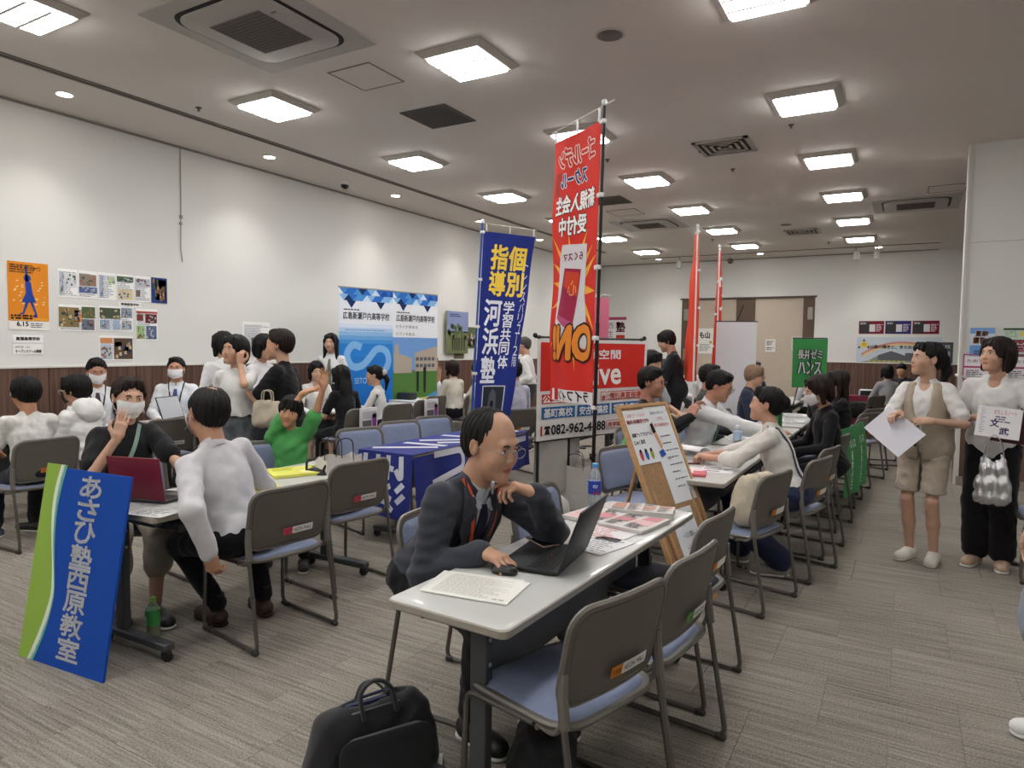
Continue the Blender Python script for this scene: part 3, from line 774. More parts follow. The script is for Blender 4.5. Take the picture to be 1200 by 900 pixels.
# carpet: grey-brown loop pile with fine rows running along X, laid in 0.5 m tiles
def carpet():
    m = bpy.data.materials.new('carpet'); m.use_nodes = True; nt = m.node_tree; b = nt.nodes['Principled BSDF']; N = nt.nodes.new; L = nt.links.new
    b.inputs['Roughness'].default_value = .95; b.inputs['Specular IOR Level'].default_value = .12
    g = N('ShaderNodeNewGeometry'); sp = N('ShaderNodeSeparateXYZ'); L(g.outputs['Position'], sp.inputs[0])
    oi = N('ShaderNodeObjectInfo')
    mp = N('ShaderNodeMapping'); mp.inputs['Scale'].default_value = (1.6, 60, 1); L(g.outputs['Position'], mp.inputs[0])
    cx = N('ShaderNodeCombineXYZ'); ml = N('ShaderNodeMath'); ml.operation = 'MULTIPLY'; ml.inputs[1].default_value = 40; L(oi.outputs['Random'], ml.inputs[0]); L(ml.outputs[0], cx.inputs[0]); L(cx.outputs[0], mp.inputs['Location'])
    n1 = N('ShaderNodeTexNoise'); n1.inputs['Scale'].default_value = 1.0; n1.inputs['Detail'].default_value = 3; n1.inputs['Roughness'].default_value = .7; L(mp.outputs[0], n1.inputs['Vector'])
    n2 = N('ShaderNodeTexNoise'); n2.inputs['Scale'].default_value = 130; n2.inputs['Detail'].default_value = 2; L(g.outputs['Position'], n2.inputs['Vector'])
    n3 = N('ShaderNodeTexNoise'); n3.inputs['Scale'].default_value = 1.3; n3.inputs['Detail'].default_value = 3; L(g.outputs['Position'], n3.inputs['Vector'])
    def M(op, a, bb):
        q = N('ShaderNodeMath'); q.operation = op
        for i, v in enumerate((a, bb)):
            if isinstance(v, (int, float)): q.inputs[i].default_value = v
            else: L(v, q.inputs[i])
        return q.outputs[0]
    s = M('ADD', M('MULTIPLY', n1.outputs[0], 1.0), M('MULTIPLY', n2.outputs[0], .85)); s = M('ADD', s, M('MULTIPLY', n3.outputs[0], .25)); s = M('ADD', s, M('MULTIPLY', oi.outputs['Random'], .05))
    cr = N('ShaderNodeValToRGB'); cr.color_ramp.elements[0].position = .68; cr.color_ramp.elements[1].position = 1.40
    mr = N('ShaderNodeMapRange'); mr.inputs['From Min'].default_value = .72; mr.inputs['From Max'].default_value = 1.40; L(s, mr.inputs[0]); L(mr.outputs[0], cr.inputs[0])
    cr.color_ramp.elements[0].position = 0; cr.color_ramp.elements[1].position = 1
    cr.color_ramp.elements[0].color = lin('#554f48'); cr.color_ramp.elements[1].color = lin('#aaa399'); L(cr.outputs[0], b.inputs['Base Color'])
    bp = N('ShaderNodeBump'); bp.inputs['Strength'].default_value = .5; bp.inputs['Distance'].default_value = .003; L(s, bp.inputs['Height']); L(bp.outputs[0], b.inputs['Normal'])
    return m
CARPET = carpet(); MATS['carpet'] = CARPET
floor = MB().box(((XL+XR)/2, (YB+YF)/2, -.056), (XR-XL+.4, YB-YF+.4, .1)).build('floor', mat('floor_base', '#6e6459', .95)); S_('floor', floor)
tile = None; cells = []
for iy in range(int((YB-YF)/.5)+1):
    for ix in range(-1, int((XR-XL)/.5)+1):
        x0 = XL+ix*.5+(iy % 2)*.25; y0 = YF+iy*.5
        x1, y1 = min(x0+.5, XR), min(y0+.5, YB); x0 = max(x0, XL); y0 = max(y0, YF)
        if x1-x0 > .02 and y1-y0 > .02: cells.append((x0, y0, x1, y1))
def incam(c):
    p = np.array([(c[0]+c[2])/2, (c[1]+c[3])/2, -1.5]); d = p@FW
    return d > .8 and abs(p@RT)/d < .82 and (p@UP)/d > -.62
cells.sort(key=lambda c: (not incam(c), math.hypot((c[0]+c[2])/2, (c[1]+c[3])/2)))
tb = MB(); tb.rbox((0, 0, -.003), (.4988, .4988, .006), .0008, 1); proto = None; rest = MB()
for k, (x0, y0, x1, y1) in enumerate(cells):
    if k < 300 and abs(x1-x0-.5) < 1e-6 and abs(y1-y0-.5) < 1e-6:
        if proto is None: proto = tb.build('carpet_tile', CARPET, floor, smooth=False); t = proto
        else: t = proto.copy(); COL.objects.link(t)
        t.location = ((x0+x1)/2, (y0+y1)/2, 0)
    else: rest.box(((x0+x1)/2, (y0+y1)/2, -.003), (x1-x0-.0012, y1-y0-.0012, .006))
tag(rest.build('carpet_tile_field', CARPET, floor, smooth=False), kind='stuff')
ceil = MB().box(((XL+XR)/2, (YB+YF)/2, H+.05), (XR-XL+.4, YB-YF+.4, .1)).build('ceiling', CEIL); S_('ceiling', ceil)
def wall(name, c, d): return S_(name, MB().box(c, d).build(name, PL))
wl = wall('wall_left', (XL-.05, (YB+YF)/2, H/2), (.1, YB-YF+.4, H))
DX0, DX1, DZ = -5.2, -1.94, 2.79
wb = MB().box(((XL+DX0)/2, YB+.05, H/2), (DX0-XL, .1, H)).box(((DX1+XR)/2, YB+.05, H/2), (XR-DX1, .1, H)).box(((DX0+DX1)/2, YB+.05, (H+DZ)/2), (DX1-DX0, .1, H-DZ)).build('wall_back', PL); S_('', wb)
wr = wall('wall_right', (XR+.05, (YB+YF)/2, H/2), (.1, YB-YF, H))
wf = wall('wall_front', ((XL+XR)/2, YF-.05, H/2), (XR-XL, .1, H))
YD = 9.75
wc = MB().box(((XC+XR)/2, (YC+YD)/2, H/2), (XR-XC, YD-YC, H)).build('wall_corner', PL); S_('', wc)
# dark panelling below, with white cap and baseboard
WH = 1.22
def wains(name, p0, p1, nrm, par):
    p0 = np.array(p0, float); p1 = np.array(p1, float); L_ = np.linalg.norm(p1-p0); d = (p1-p0)/L_; n = np.array(nrm, float); a = math.atan2(d[1], d[0])
    k = max(1, round(L_/.9)); proto_ = None; w_ = L_/k
    for i in range(k):
        c = p0+d*(i+.5)*w_+n*.006
        if proto_ is None: t = proto_ = MB().rbox((0, 0, 0), (w_-.004, .012, WH-.10), .0015, 1).build('wall_panel', WD, par, smooth=False)
        else: t = proto_.copy(); COL.objects.link(t)
        t.location = (c[0], c[1], .10+(WH-.10)/2); t.rotation_euler = (0, 0, a)
    c = (p0+p1)/2; b = MB().rbox((*(c+n*.010), WH+.012), (L_, .026, .024), .003, 1, rz=a).build('cap_rail', TRIM, par)
    b = MB().box((*(c+n*.008), .05), (L_, .016, .10), rz=a).build('baseboard_'+name, mat('skirting', '#8f867c', .6)); b['kind'] = 'structure'
wains('left', (XL, YF), (XL, YB), (1, 0), wl); wains('back', (XL, YB), (DX0, YB), (0, -1), wb); wains('back_right', (DX1, YB), (XR, YB), (0, -1), wb)
wains('corner', (XC, YC), (XR, YC), (0, -1), wc); wains('side', (XC, YC+.02), (XC, YD), (-1, 0), wc)
MB().box((XC-.012, YC+.02, H/2), (.02, .10, H)).box((XC+.0, YC-.008, H/2), (.05, .014, H)).build('corner_guard', TRIM, wc)
MB().box(((XC+XR)/2, YC-.0005, 2.72), (XR-XC, .003, .006)).build('joint_line', mat('joint', '#a9a6a0', .9), wc)
# ceiling grooves
t = MB().box((-6.42, (YB+YF)/2-1, H-.006), (.035, YB-YF-3, .014)).box((-6.36, (YB+YF)/2-1, H-.004), (.012, YB-YF-3, .01)).build('trim_1', mat('groove', '#6c6560', .9)); t['kind'] = 'structure'
t = MB().box(((-6.4+XC)/2+.2, 16.95, H-.006), (XC+6.0, .03, .014)).build('trim_2', MATS['groove']); t['kind'] = 'structure'
t = MB().box((XL+.012, (YB+YF)/2, H-.012), (.02, YB-YF, .02)).box(((XL+XC)/2, YB-.012, H-.012), (XC-XL, .02, .02)).build('trim_3', mat('edge_trim', '#8d8681', .9)); t['kind'] = 'structure'
# big sliding doors in the far wall
dr = MB().box(((DX0+DX1)/2, YB-.005, DZ+.02), (DX1-DX0+.08, .05, .04)).build('door_1', mat('door_head', '#4a3a30', .5)); dr['kind'] = 'structure'
DW = mat('door_wood', '#54402f', .5, var=.15, vscale=4, stretch=(12, 12, .6)); DB = mat('door_beige', '#b8aa9a', .6, var=.02)
def rb(name, x0, x1, z0, z1, y, d, m, par=dr): return MB().rbox(((x0+x1)/2, y, (z0+z1)/2), (x1-x0, d, z1-z0), .004, 1).build(name, m, par)
rb('jamb', DX0, DX0+.30, 0, DZ, YB+.02, .05, DW); rb('centre_post', -3.79, -3.33, 0, DZ, YB+.02, .05, DW); rb('jamb', DX1-.26, DX1, 0, DZ, YB+.02, .05, DW)
rb('door_leaf', DX0+.30, -3.79, .01, DZ, YB+.04, .04, DB); rb('door_leaf', -3.33, DX1-.26, .01, DZ, YB+.04, .04, DB)
for x in (DX0+.12, DX1-.10):
    for z in (2.40, 1.35):
        rb('hinge_plate', x-.06, x+.06, z-.15, z+.15, YB-.012, .02, mat('plate', '#8b857c', .35, .6))
# ---------------------------------------------------------------- ceiling fittings
FR = mat('light_frame', '#b7b2ab', .5); DIF = mat('light_diffuser', '#ffffff', .5, emit='#fffefc', estr=LIGHT_POWER); FIN = mat('light_fin', '#d8d6d2', .4)
def light_fix():
    r = empty('ceiling_light', (0, 0, H))
    m = MB(); s0, s1 = .30, .235
    P = [(s0, 0), (s0, -.012), (s1+.02, -.045), (s1, -.045), (s1, -.036)]
    V = []; F = []
    for a, z in P: V += [(-a, -a, z), (a, -a, z), (a, a, z), (-a, a, z)]
    for i in range(len(P)-1):
        for j in range(4): F.append((i*4+j, i*4+(j+1) % 4, i*4+4+(j+1) % 4, i*4+4+j))
    m.add(V, F); m.build('frame', FR, r, smooth=False)
    MB().box((0, 0, -.050), (.46, .46, .026)).build('diffuser', DIF, r, smooth=False)
    for y in (-.08, .08): MB().prism([(-.235, y-.012), (.235, y-.012), (.235, y+.012), (-.235, y+.012)], -.069, -.062).build('louvre_bar', FIN, r, smooth=False)
    return r
lf = light_fix(); kids0 = None; YS = [.28+2.187*k for k in range(-1, 8)]; first = True
ROWN = {-.88: 'right-hand', -3.13: 'middle', -5.37: 'left-hand', 1.6: 'far right'}
ORD = ['behind the camera', 'over the camera', 'nearest', 'second', 'third', 'fourth', 'fifth', 'sixth', 'farthest']
for X in (-.88, -3.13, -5.37, 3.6):
    for k, y in enumerate(YS):
        if X > 1 and (y > 9 or k < 1): continue
        o = lf if first else copy_tree(lf); first = False
        o.location = (X, y, H)
        if X > 1: tag(o, 'square recessed ceiling light outside the view over the right side', 'ceiling light', 'square ceiling lights')
        elif k < 2: tag(o, 'square recessed ceiling light near or behind the camera position', 'ceiling light', 'square ceiling lights')
        else: tag(o, f'square bright ceiling light, {ORD[k]} one in the {ROWN[X]} row of the ceiling', 'ceiling light', 'square ceiling lights')
def downlight():
    r = empty('downlight', (0, 0, H)); MB().lathe([(.085, 0), (.085, -.006), (.066, -.008), (.066, -.002)], n=24).build('trim_ring', TRIM, r)
    MB().lathe([(.062, -.004), (.062, -.008)], n=20).build('lamp_lens', mat('lamp_lens', '#ffffff', .5, emit='#fff3e6', estr=LIGHT_POWER*1.2), r); return r
dl = downlight(); first = True
SP = [(-6.9, -1.2), (-6.9, 1.15), (-6.9, 3.52), (-6.9, 5.89), (-6.9, 8.30), (-6.9, 10.7), (-6.9, 13.08), (-6.9, 15.4), (-5.6, 17.2), (-3.1, 17.2), (-.6, 17.2)]
nm = {3.52: 'nearest small round downlight along the left wall', 5.89: 'second small round downlight along the left wall', 8.30: 'third small round downlight along the left wall, beside the dome camera', 10.7: 'fourth small round downlight along the left wall above blue flag', 13.08: 'fifth small round downlight along the left wall beyond the blue flag', 15.4: 'last small round downlight along the left wall'}
for x, y in SP:
    o = dl if first else copy_tree(dl); first = False; o.location = (x, y, H)
    lb = nm.get(y) if x < -6 else {-5.6: 'small round downlight at the left end of the far wall', -3.1: 'small round downlight above the beige sliding doors', -.6: 'small round downlight at the right end of the far wall'}.get(x)
    tag(o, lb or 'small round downlight along the left wall, outside the view', 'downlight', 'small downlights')
    s = bpy.data.lights.new('downlight_beam', 'SPOT'); s.energy = SPOT_POWER*.5*(1.0 if x < -6 else 1.4); s.spot_size = R_(105); s.spot_blend = .9; s.shadow_soft_size = .06; s.color = (1, .95, .88)
    so = bpy.data.objects.new('downlight_beam', s); so.location = (0, 0, -.02); COL.objects.link(so); so.parent = o
# ceiling cassette air conditioners
ACM = mat('ac_plastic', '#a8a29c', .5); ACG = mat('ac_grille', '#6f6964', .7, bump=.5, bscale=300); BLK = mat('black_gap', '#1c1a19', .8)
def cassette(x, y, label):
    r = empty('air_conditioner', (x, y, H), 0, label, 'air conditioner', 'ceiling air conditioners')
    m = MB(); m.pad(1.18, 1.18, .02, [(.59*.6, -.014), (.004, -.014), (0, -.010), (0, 0)]); m.build('outer_panel', ACM, r)
    q = MB(); q.pad(.93, .93, .17, [(.3, -.018), (.01, -.018), (0, -.013)]); q.build('air_slot', BLK, r)
    q = MB(); q.pad(.86, .86, .15, [(.3, -.036), (.03, -.036), (0, -.028), (.0, -.012)]); q.build('inner_panel', ACM, r)
    MB().rbox((0, 0, -.037), (.52, .50, .006), .004, 1).build('intake_grille', ACG, r)
    q = MB()
    for i in range(14): q.box((0, -.23+.035*i, -.0408), (.50, .006, .004))
    tag(q.build('grille_slats', mat('grille_line', '#5d5853', .7), r), kind='stuff')
    MB().rbox((.33, -.18, -.037), (.05, .012, .004), .002, 1).build('status_light', mat('ac_dot', '#57524e', .5), r)
cassette(-4.17, 3.50, 'large square air conditioner in the ceiling near the top left'); cassette(-4.2, 12.32, 'square ceiling air conditioner seen right of the red flag'); cassette(.05, 12.51-.1, 'ceiling air conditioner partly hidden by the white corner wall')
def hatch(x, y, label, w_=.45):
    m = MB(); 
    for a, b in (((0, -w_/2), (w_, .012)), ((0, w_/2), (w_, .012)), ((-w_/2, 0), (.012, w_+.012)), ((w_/2, 0), (.012, w_+.012))): m.box((a[0], a[1], -.003), (b[0], b[1], .006))
    r = empty('access_hatch', (x, y, H), 0, label, 'ceiling hatch'); m.build('rim', mat('hatch_rim', '#79726c', .7), r); MB().box((0, 0, -.0015), (w_-.012, w_-.012, .003)).build('hatch_panel', CEIL, r)
hatch(-4.11, 4.55, 'square ceiling hatch beside the near air conditioner'); hatch(-4.21, 11.09, 'small square ceiling hatch right of the red flag', .5); hatch(.42, 11.43, 'ceiling hatch next to the white corner wall')
def grille(x, y, label, w_=.55):
    r = empty('ceiling_grille', (x, y, H), 0, label, 'air vent'); MB().rbox((0, 0, -.006), (w_, w_, .012), .004, 1).build('grille_panel', mat('grille_dark', '#55504b', .8), r)
    q = MB()
    for i in range(20): q.box((0, -w_/2+.03+(w_-.06)*i/19, -.014), (w_-.04, .008, .004))
    tag(q.build('grille_slats', mat('grille_line', '#5d5853', .7), r), kind='stuff')
grille(-4.16, 5.66, 'dark square ceiling grille between the lights, left of red flag'); grille(-4.1, 10.1, 'dark ceiling grille just right of the red flag pole')
def vent(x, y, label):
    r = empty('ceiling_vent', (x, y, H), 0, label, 'air vent')
    for i, w_ in enumerate((.60, .44, .30, .16)):
        m = MB()
        for a, b in (((0, -1), 0), ((0, 1), 0), ((-1, 0), 1), ((1, 0), 1)):
            t = .03 if i else .045; c = (a[0]*(w_/2-t/2), a[1]*(w_/2-t/2), -.012+.0*i); m.box(c, (w_ if not b else t, t if not b else w_, .014))
        m.build('vent_ring', mat('vent_metal', '#a39c95', .5), r, smooth=False)
    MB().box((0, 0, -.002), (.56, .56, .004)).build('vent_throat', BLK, r)
vent(-1.86, 7.99, 'square louvred air vent in the ceiling above red flag top'); vent(-1.82, 14.32, 'small louvred air vent far back in the ceiling')
o = empty('ceiling_speaker', (-1.97, 4.79, H), 0, 'round dark ceiling speaker near the top centre', 'speaker'); MB().lathe([(.11, 0), (.11, -.008), (.095, -.010)], n=28).build('rim', FR, o); MB().lathe([(.093, -.004), (.093, -.012), (.01, -.016)], n=28).build('mesh_grille', ACG, o)
o = empty('ceiling_speaker', (-1.99, 13.42, H), 0, 'small round dark speaker far back in the ceiling', 'speaker'); MB().lathe([(.11, 0), (.11, -.008), (.095, -.010)], n=20).build('rim', FR, o); MB().lathe([(.093, -.004), (.093, -.012), (.01, -.016)], n=20).build('mesh_grille', ACG, o)
o = empty('dome_camera', (-6.98, 7.28, H), 0, 'small dome camera on the ceiling near the left wall', 'security camera'); MB().lathe([(.075, 0), (.075, -.03), (.062, -.045)], n=20).build('housing', TRIM, o); MB().lathe([(.055, -.04), (.055, -.06), (.045, -.085), (.025, -.1), (.004, -.104)], n=20).build('dome', mat('dome_black', '#15161a', .1), o)
for i, (x, y, l) in enumerate([(-6.1, 4.35, 'near the left wall groove'), (-3.25, 7.9, 'left of the red flag top'), (-2.15, 8.0, 'right of the red flag pole'), (-1.1, 7.55, 'beside the second right-hand light'), (-5.6, 12.6, 'in the left part of the ceiling'), (-3.6, 14.6, 'far back, over the doors'), (-1.5, 16.0, 'far back near the right lights'), (-2.0, 9.04, 'below the louvred vent')]):
    MBx = MB().lathe([(.030, 0), (.028, -.008), (.012, -.012), (.010, -.03), (.018, -.034)], n=14); q = MBx.build('sprinkler_head', mat('sprinkler', '#4e4945', .4, .5)); q.location = (x, y, H)
    tag(q, 'tiny sprinkler head on the ceiling '+l, 'sprinkler', 'sprinkler heads')
for i, (x, l) in enumerate([(-1.02, 'left one of the pair of white spot lamps far right'), (-.62, 'right one of the pair of white spot lamps far right'), (-5.0, 'white spot lamp on the ceiling above the sliding doors'), (-3.75, 'dark ball lamp hanging at the far ceiling edge')]):
    o = empty('spot_lamp', (x, 17.0, H), 0, l, 'spot lamp', 'track spot lamps'); MB().tube([(0, 0, 0), (0, 0, -.10)], .02, 8).build('stem', FR, o)
    (MB().lathe([(.05, -.10), (.065, -.16), (.07, -.28), (.04, -.29)], n=14) if i < 3 else MB().sphere((0, 0, -.17), .07)).build('lamp_body', mat('lamp_white', '#cfcbc4', .5) if i < 3 else mat('lamp_grey', '#55514d', .5), o)
# bare wire on the left wall
o = tag(MB().tube([(XL+.01, 5.09, 3.78), (XL+.012, 5.09, 3.2), (XL+.014, 5.08, 2.6), (XL+.012, 5.10, 2.45)], .006, 5).box((XL+.012, 5.09, 2.98), (.02, .03, .04)).box((XL+.012, 5.085, 2.9), (.02, .03, .03)).build('wall_wire', mat('wire_grey', '#8f8b84', .6)), 'thin grey picture wire hanging down the left wall', 'wire')
# ---------------------------------------------------------------- stacking chairs
SHELL = mat('chair_shell', '#5f5a53', .55, var=.04, vscale=6, bump=.08, bscale=400); SHELLF = mat('chair_frame', '#77726c', .42, .35); TUBE = mat('chair_tube', '#6e6a66', .35, .7)
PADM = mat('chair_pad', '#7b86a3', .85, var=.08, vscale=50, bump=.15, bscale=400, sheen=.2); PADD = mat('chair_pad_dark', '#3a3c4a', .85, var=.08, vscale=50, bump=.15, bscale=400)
CAP = mat('chair_cap', '#38342f', .6)
def chair_proto(pad=PADM):
    r = empty('stacking_chair')
    # seat: local +Y is forward
    def sb(x, y, z): return (x, y+.005, .430+z+.10*x*x-.35*max(y-.14, 0)**2*6+.02*max(-y, 0))
    m = MB(); m.pad(.475, .460, .10, [(.10, .0), (.03, .004), (.008, .006), (0, 0), (.006, -.012), (.05, -.020), (.12, -.022)], sb); seat = m.build('seat', SHELLF, r)
    m = MB(); m.pad(.425, .415, .085, [(.15, .018), (.07, .018), (.02, .014), (.004, .006), (0, .002)], sb); m.build('seat_pad', pad, r)
    # backrest: in XZ, facing +Y, leaning back
    def bb(d0):
        def f(x, y, z):
            zz = .635+y; return (x, -.205-.20*(zz-.50)+.42*x*x*1.0+z*-1+d0, zz+.0)
        return f
    m = MB(); m.pad(.455, .300, .070, [(.12, .0), (.05, -.001), (.016, -.003), (.012, .004), (0, 0), (0, -.013), (.012, -.016)][::-1][:5]+[(.016, .002), (.05, .003), (.12, .003)], bb(0)); m.build('backrest', SHELL, r)
    m = MB(); P = []
    W, Hh, rr = .2275, .150, .070
    ring = []
    for q, (cx, cy) in enumerate([(W-rr, Hh-rr), (-(W-rr), Hh-rr), (-(W-rr), -(Hh-rr)), (W-rr, -(Hh-rr))]):
        for t in range(7): ring.append((cx+rr*math.cos(math.pi/2*(q+t/6)), cy+rr*math.sin(math.pi/2*(q+t/6))))
        if q in (0, 2):
            s_ = -1 if q == 2 else 1
            for t in (.25, .5, .75): ring.append((s_*(W-rr)*(1-2*t), cy+s_*rr))
    f = bb(.008); m.tube([f(x, y, 0) for x, y in ring], .0095, 6, closed=True); m.build('back_rim', SHELLF, r)
    m = MB(); m.pad(.420, .268, .055, [(0, -.010), (.008, -.024), (.03, -.030), (.08, -.031), (.12, -.031)], bb(0)); m.build('back_pad', pad, r)
    for s in (-1, 1):
        lg = MB(); x = s*.228
        path = arc_path([(x*.985, -.198, .57), (x, -.200, .50), (x*1.02, -.285, .014), (x*1.02, .215, .014), (x, .205, .405), (x*.98, -.09, .418)], .05, 5)
        lg.tube(path, .0105, 8); L1 = lg.build('leg', TUBE, r)
        MB().tube(arc_path([(x*.96, -.10, .418), (x*.99, -.175, .415), (x*.99, -.205, .47), (x*.985, -.190, .53)], .03, 4), .009, 7).build('back_support', SHELLF, r)
        MB().tube([(x*.985, -.203, .60), (x*1.0, -.200, .54), (x*1.005, -.212, .45)], [.012, .0165, .0165], 8, flat_=1).build('upright', SHELLF, r)
        for y in (-.262, .150, .195): MB().rbox((x*1.02, y, .012), (.026, .045 if y != .150 else .018, .024), .006, 1).build('foot_cap', CAP, L1)
    MB().tube([(-.225, .10, .408), (.225, .10, .408)], .009, 6).build('cross_bar', TUBE, r)
    MB().tube([(-.225, -.10, .408), (.225, -.10, .408)], .009, 6).build('cross_bar', TUBE, r)
    return r, bb
CH, bbf = chair_proto()
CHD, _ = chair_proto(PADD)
def sticker(ch, tagcol='#c87a2c', txt='AEON MALL', num='158', dx=.03, full=True):
    def f(x, y, h): 
        p = bbf(0)(x+dx, y-.093, 0); return (p[0], p[1]-.020-h, p[2])
    s = Sheet(ch, f); s.h = .0012
    W = .175; s.rect(-W/2, 0, .052, .036, tagcol, 'number_tag', 1, 3, 1); s.rect(-W/2+.052, 0, W-.052, .036, '#dcdcd8', 'name_sticker', 1, 6, 1)
    if full:
        s.text(num, -W/2+.010, .009, .032, .017, '#5a3312' if tagcol != '#c4495c' else '#7a2030', lay=2); s.text(txt, -W/2+.058, .009, .108, .018, '#4b4655', lay=2)
CHAIRS = []
def chair(x, y, face, label, st='#c87a2c', dark=False, group=None, full=False, num='158'):
    "x,y = middle of the top of the backrest; face = direction the sitter looks"
    if dark: r = CHD
    elif not CHAIRS: r = CH
    else: r = copy_tree(CHD if dark else CH)
    if not dark: CHAIRS.append(r)
    a = R_(face-90); bx, by = 0.0, -.25
    r.location = (x-(bx*math.cos(a)-by*math.sin(a)), y-(bx*math.sin(a)+by*math.cos(a)), 0); r.rotation_euler = (0, 0, a)
    tag(r, label, 'chair', group or 'grey stacking chairs with blue pads'); r['st'] = 0
    del r['st']
    STK.append((r, st, full, num)); return r
STK = []
# ---------------------------------------------------------------- folding tables
TOP = mat('table_top', '#c3c4c1', .33, var=.02, vscale=3, coat=.2); EDGE = mat('table_edge', '#9d968b', .5); TLEG = mat('table_leg', '#4b4d50', .45, .3); TDK = mat('table_dark', '#1d1e21', .6); CASTER = mat('caster', '#141414', .5)
def table(x0, y0, x1, y1, label, z=.70, rz=0.0, group='folding tables', wheels=True, panel=True, topc=TOP, inset=.16, legx=0.0, shelf=.78):
    "axis-aligned box x0..x1,y0..y1 turned by rz about its centre; long side along Y"
    cx, cy, W, L_ = (x0+x1)/2, (y0+y1)/2, abs(x1-x0), abs(y1-y0)
    r = empty('folding_table', (cx, cy, 0), rz, label, 'table', group)
    m = MB(); m.pad(W-.008, L_-.008, .028, [(.05, z), (.004, z), (0, z-.001)]); m.build('table_top', topc, r)
    m = MB(); m.pad(W, L_, .030, [(.006, z-.0005), (0, z-.005), (0, z-.024), (.006, z-.030), (.08, z-.030)]); m.build('edge_band', EDGE, r)
    for s in (-1, 1):
        y = s*(L_/2-inset)
        lg = MB().rbox((legx, y, (z-.03+.075)/2), (.062, .040, z-.03-.075), .004, 1).rbox((0, y, z-.05), (W*.7, .045, .035), .004, 1).build('leg', TLEG, r)
        ft = MB().rbox((0, y, .072), (W*.98, .055, .038), .006, 1).build('foot_bar', TLEG, r)
        for b in (.30, .38): MB().sphere((.033+legx, y-.0, b+.2), (.004, .008, .008), 8, 5).build('bolt', mat('bolt', '#b7b7b3', .3, .8), lg)
        for sx in (-1, 1):
            q = MB().lathe([(.012, -.012), (.027, -.012), (.029, 0), (.027, .012), (.012, .012)], c=(sx*(W*.49-.025), y, .029), n=14, axis='y').build('caster_wheel', CASTER, ft)
            MB().rbox((sx*(W*.49-.025), y, .052), (.03, .03, .02), .004, 1).build('caster_fork', CASTER, q)
    MB().rbox((0, 0, z-.055), (.05, L_-.34, .05), .004, 1).build('beam', TDK, r)
    if panel: MB().rbox((0, 0, z-.20), (.018, L_-.40, .24), .004, 1).build('modesty_panel', mat('modesty', '#55565a', .6), r)
    MB().rbox((.03 if shelf > .6 else 0, 0, z-.085), (W*shelf, L_-.30, .045 if shelf > .6 else .02), .008, 1).build('under_shelf', TDK, r)
    return r
# ---------------------------------------------------------------- tables
table(-1.355, 1.62, -.900, 3.32, 'light grey folding table in the foreground with laptop and newspaper', rz=-.045, legx=.035, shelf=.45)
table(-3.46, 1.82, -2.94, 3.36, 'folding table with burgundy laptop and yellow leaflets, behind the blue board', rz=.03, inset=.075, panel=False, legx=-.10)
table(-3.56, 3.88, -3.06, 5.60, 'folding table under the navy cloth with white lettering')
table(-1.40, 4.10, -.90, 5.74, 'folding table with open booklet and drink bottle beyond the cork board', rz=.0)
table(-1.40, 5.84, -.90, 7.48, 'folding table between white-shirted tutor and woman in black')
table(-1.40, 7.60, -.90, 9.24, 'folding table beyond, beside the woman covering her mouth')
table(-6.68, 2.30, -6.16, 3.95, 'folding table before the two boys at the left edge')
table(-6.68, 4.02, -6.16, 5.70, 'folding table with dark laptop in front of the masked men')
table(-6.16, 5.85, -5.70+.06, 7.40, 'folding table of the seated pupils by the blue roll-up banners')
table(-6.45, 7.55, -5.95, 9.25, 'folding table under white cloth at the left wall')
table(-2.55, 6.85, -2.05, 8.45, 'pale wood table beside the man in dark jacket', topc=mat('table_pale_wood', '#b09a78', .5, var=.1, vscale=3, stretch=(8, 1, 1)))
table(-3.6, 6.9, -3.1, 8.5, 'folding table behind the red and white banner')
table(-1.9, 10.9, -1.4, 12.5, 'folding table far back near the sliding doors')
table(-.9, 13.2, .7, 13.7, 'low table under crimson cloth far back on the right')
table(-3.2, 12.4, -2.7, 14.0, 'folding table far back in front of the left door leaf')
# ---------------------------------------------------------------- chairs (x, y of backrest top, facing)
RED, GRN, ORG = '#c4495c', '#5f9a4f', '#c87a2c'
chair(-.67, 1.86, 164, 'nearest grey stacking chair at the foreground table, orange number tag', ORG, full=True, num='158')
chair(-.60, 2.38, 173, 'second grey chair at the foreground table, green number tag', GRN, full=True, num='42')
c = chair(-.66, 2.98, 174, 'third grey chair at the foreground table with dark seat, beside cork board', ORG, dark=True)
chair(-1.80, 2.37, 2, 'grey chair the man at the laptop sits on')
chair(-1.62, 3.02, -4, 'empty blue-padded chair behind the elbow of the laptop man')
chair(-1.80, 4.60, -14, 'empty blue-padded chair facing us left of the cork board')
chair(-.60, 4.16, 166, 'grey chair holding the beige tote bag')
chair(-.44, 4.90, 166, 'grey chair of the woman in white tee with navy straps')
chair(-.43, 5.50, 168, 'grey chair behind the woman in white tee, left of green covers')
chair(-.42, 6.35, 168, 'grey chair of the woman in black with face mask')
G1 = chair(-.43, 6.95, 169, 'chair with hanging green printed cover, nearer of the two')
G2 = chair(-.38, 7.42, 172, 'chair with hanging green printed cover, farther of the two')
chair(-.35, 8.10, 168, 'grey chair of the woman covering her mouth')
chair(-.30, 8.85, 150, 'grey chair row beyond the green covers, nearer one')
chair(-.28, 9.55, 150, 'grey chair row beyond the green covers, farther one')
CJ = chair(-.34, 12.3, 150, 'grey chair with black bag, seen past the standing girl')
chair(.0, 10.4, 200, 'grey chair with black seat cushion, left of the standing girl')
chair(-5.36, 2.58, 184, 'grey chair of the boy in patterned tee at the left edge', ORG, full=True, num='31')
chair(-5.38, 3.16, 182, 'grey chair of the boy in white hoodie')
chair(-2.63, 2.39, 172, 'grey chair of the man in striped shirt, pink number tag', RED, full=True, num='27')
chair(-2.84, 3.12, 172, 'grey chair loaded with paper bag and black bag, pink tag', RED, full=True, num='19')
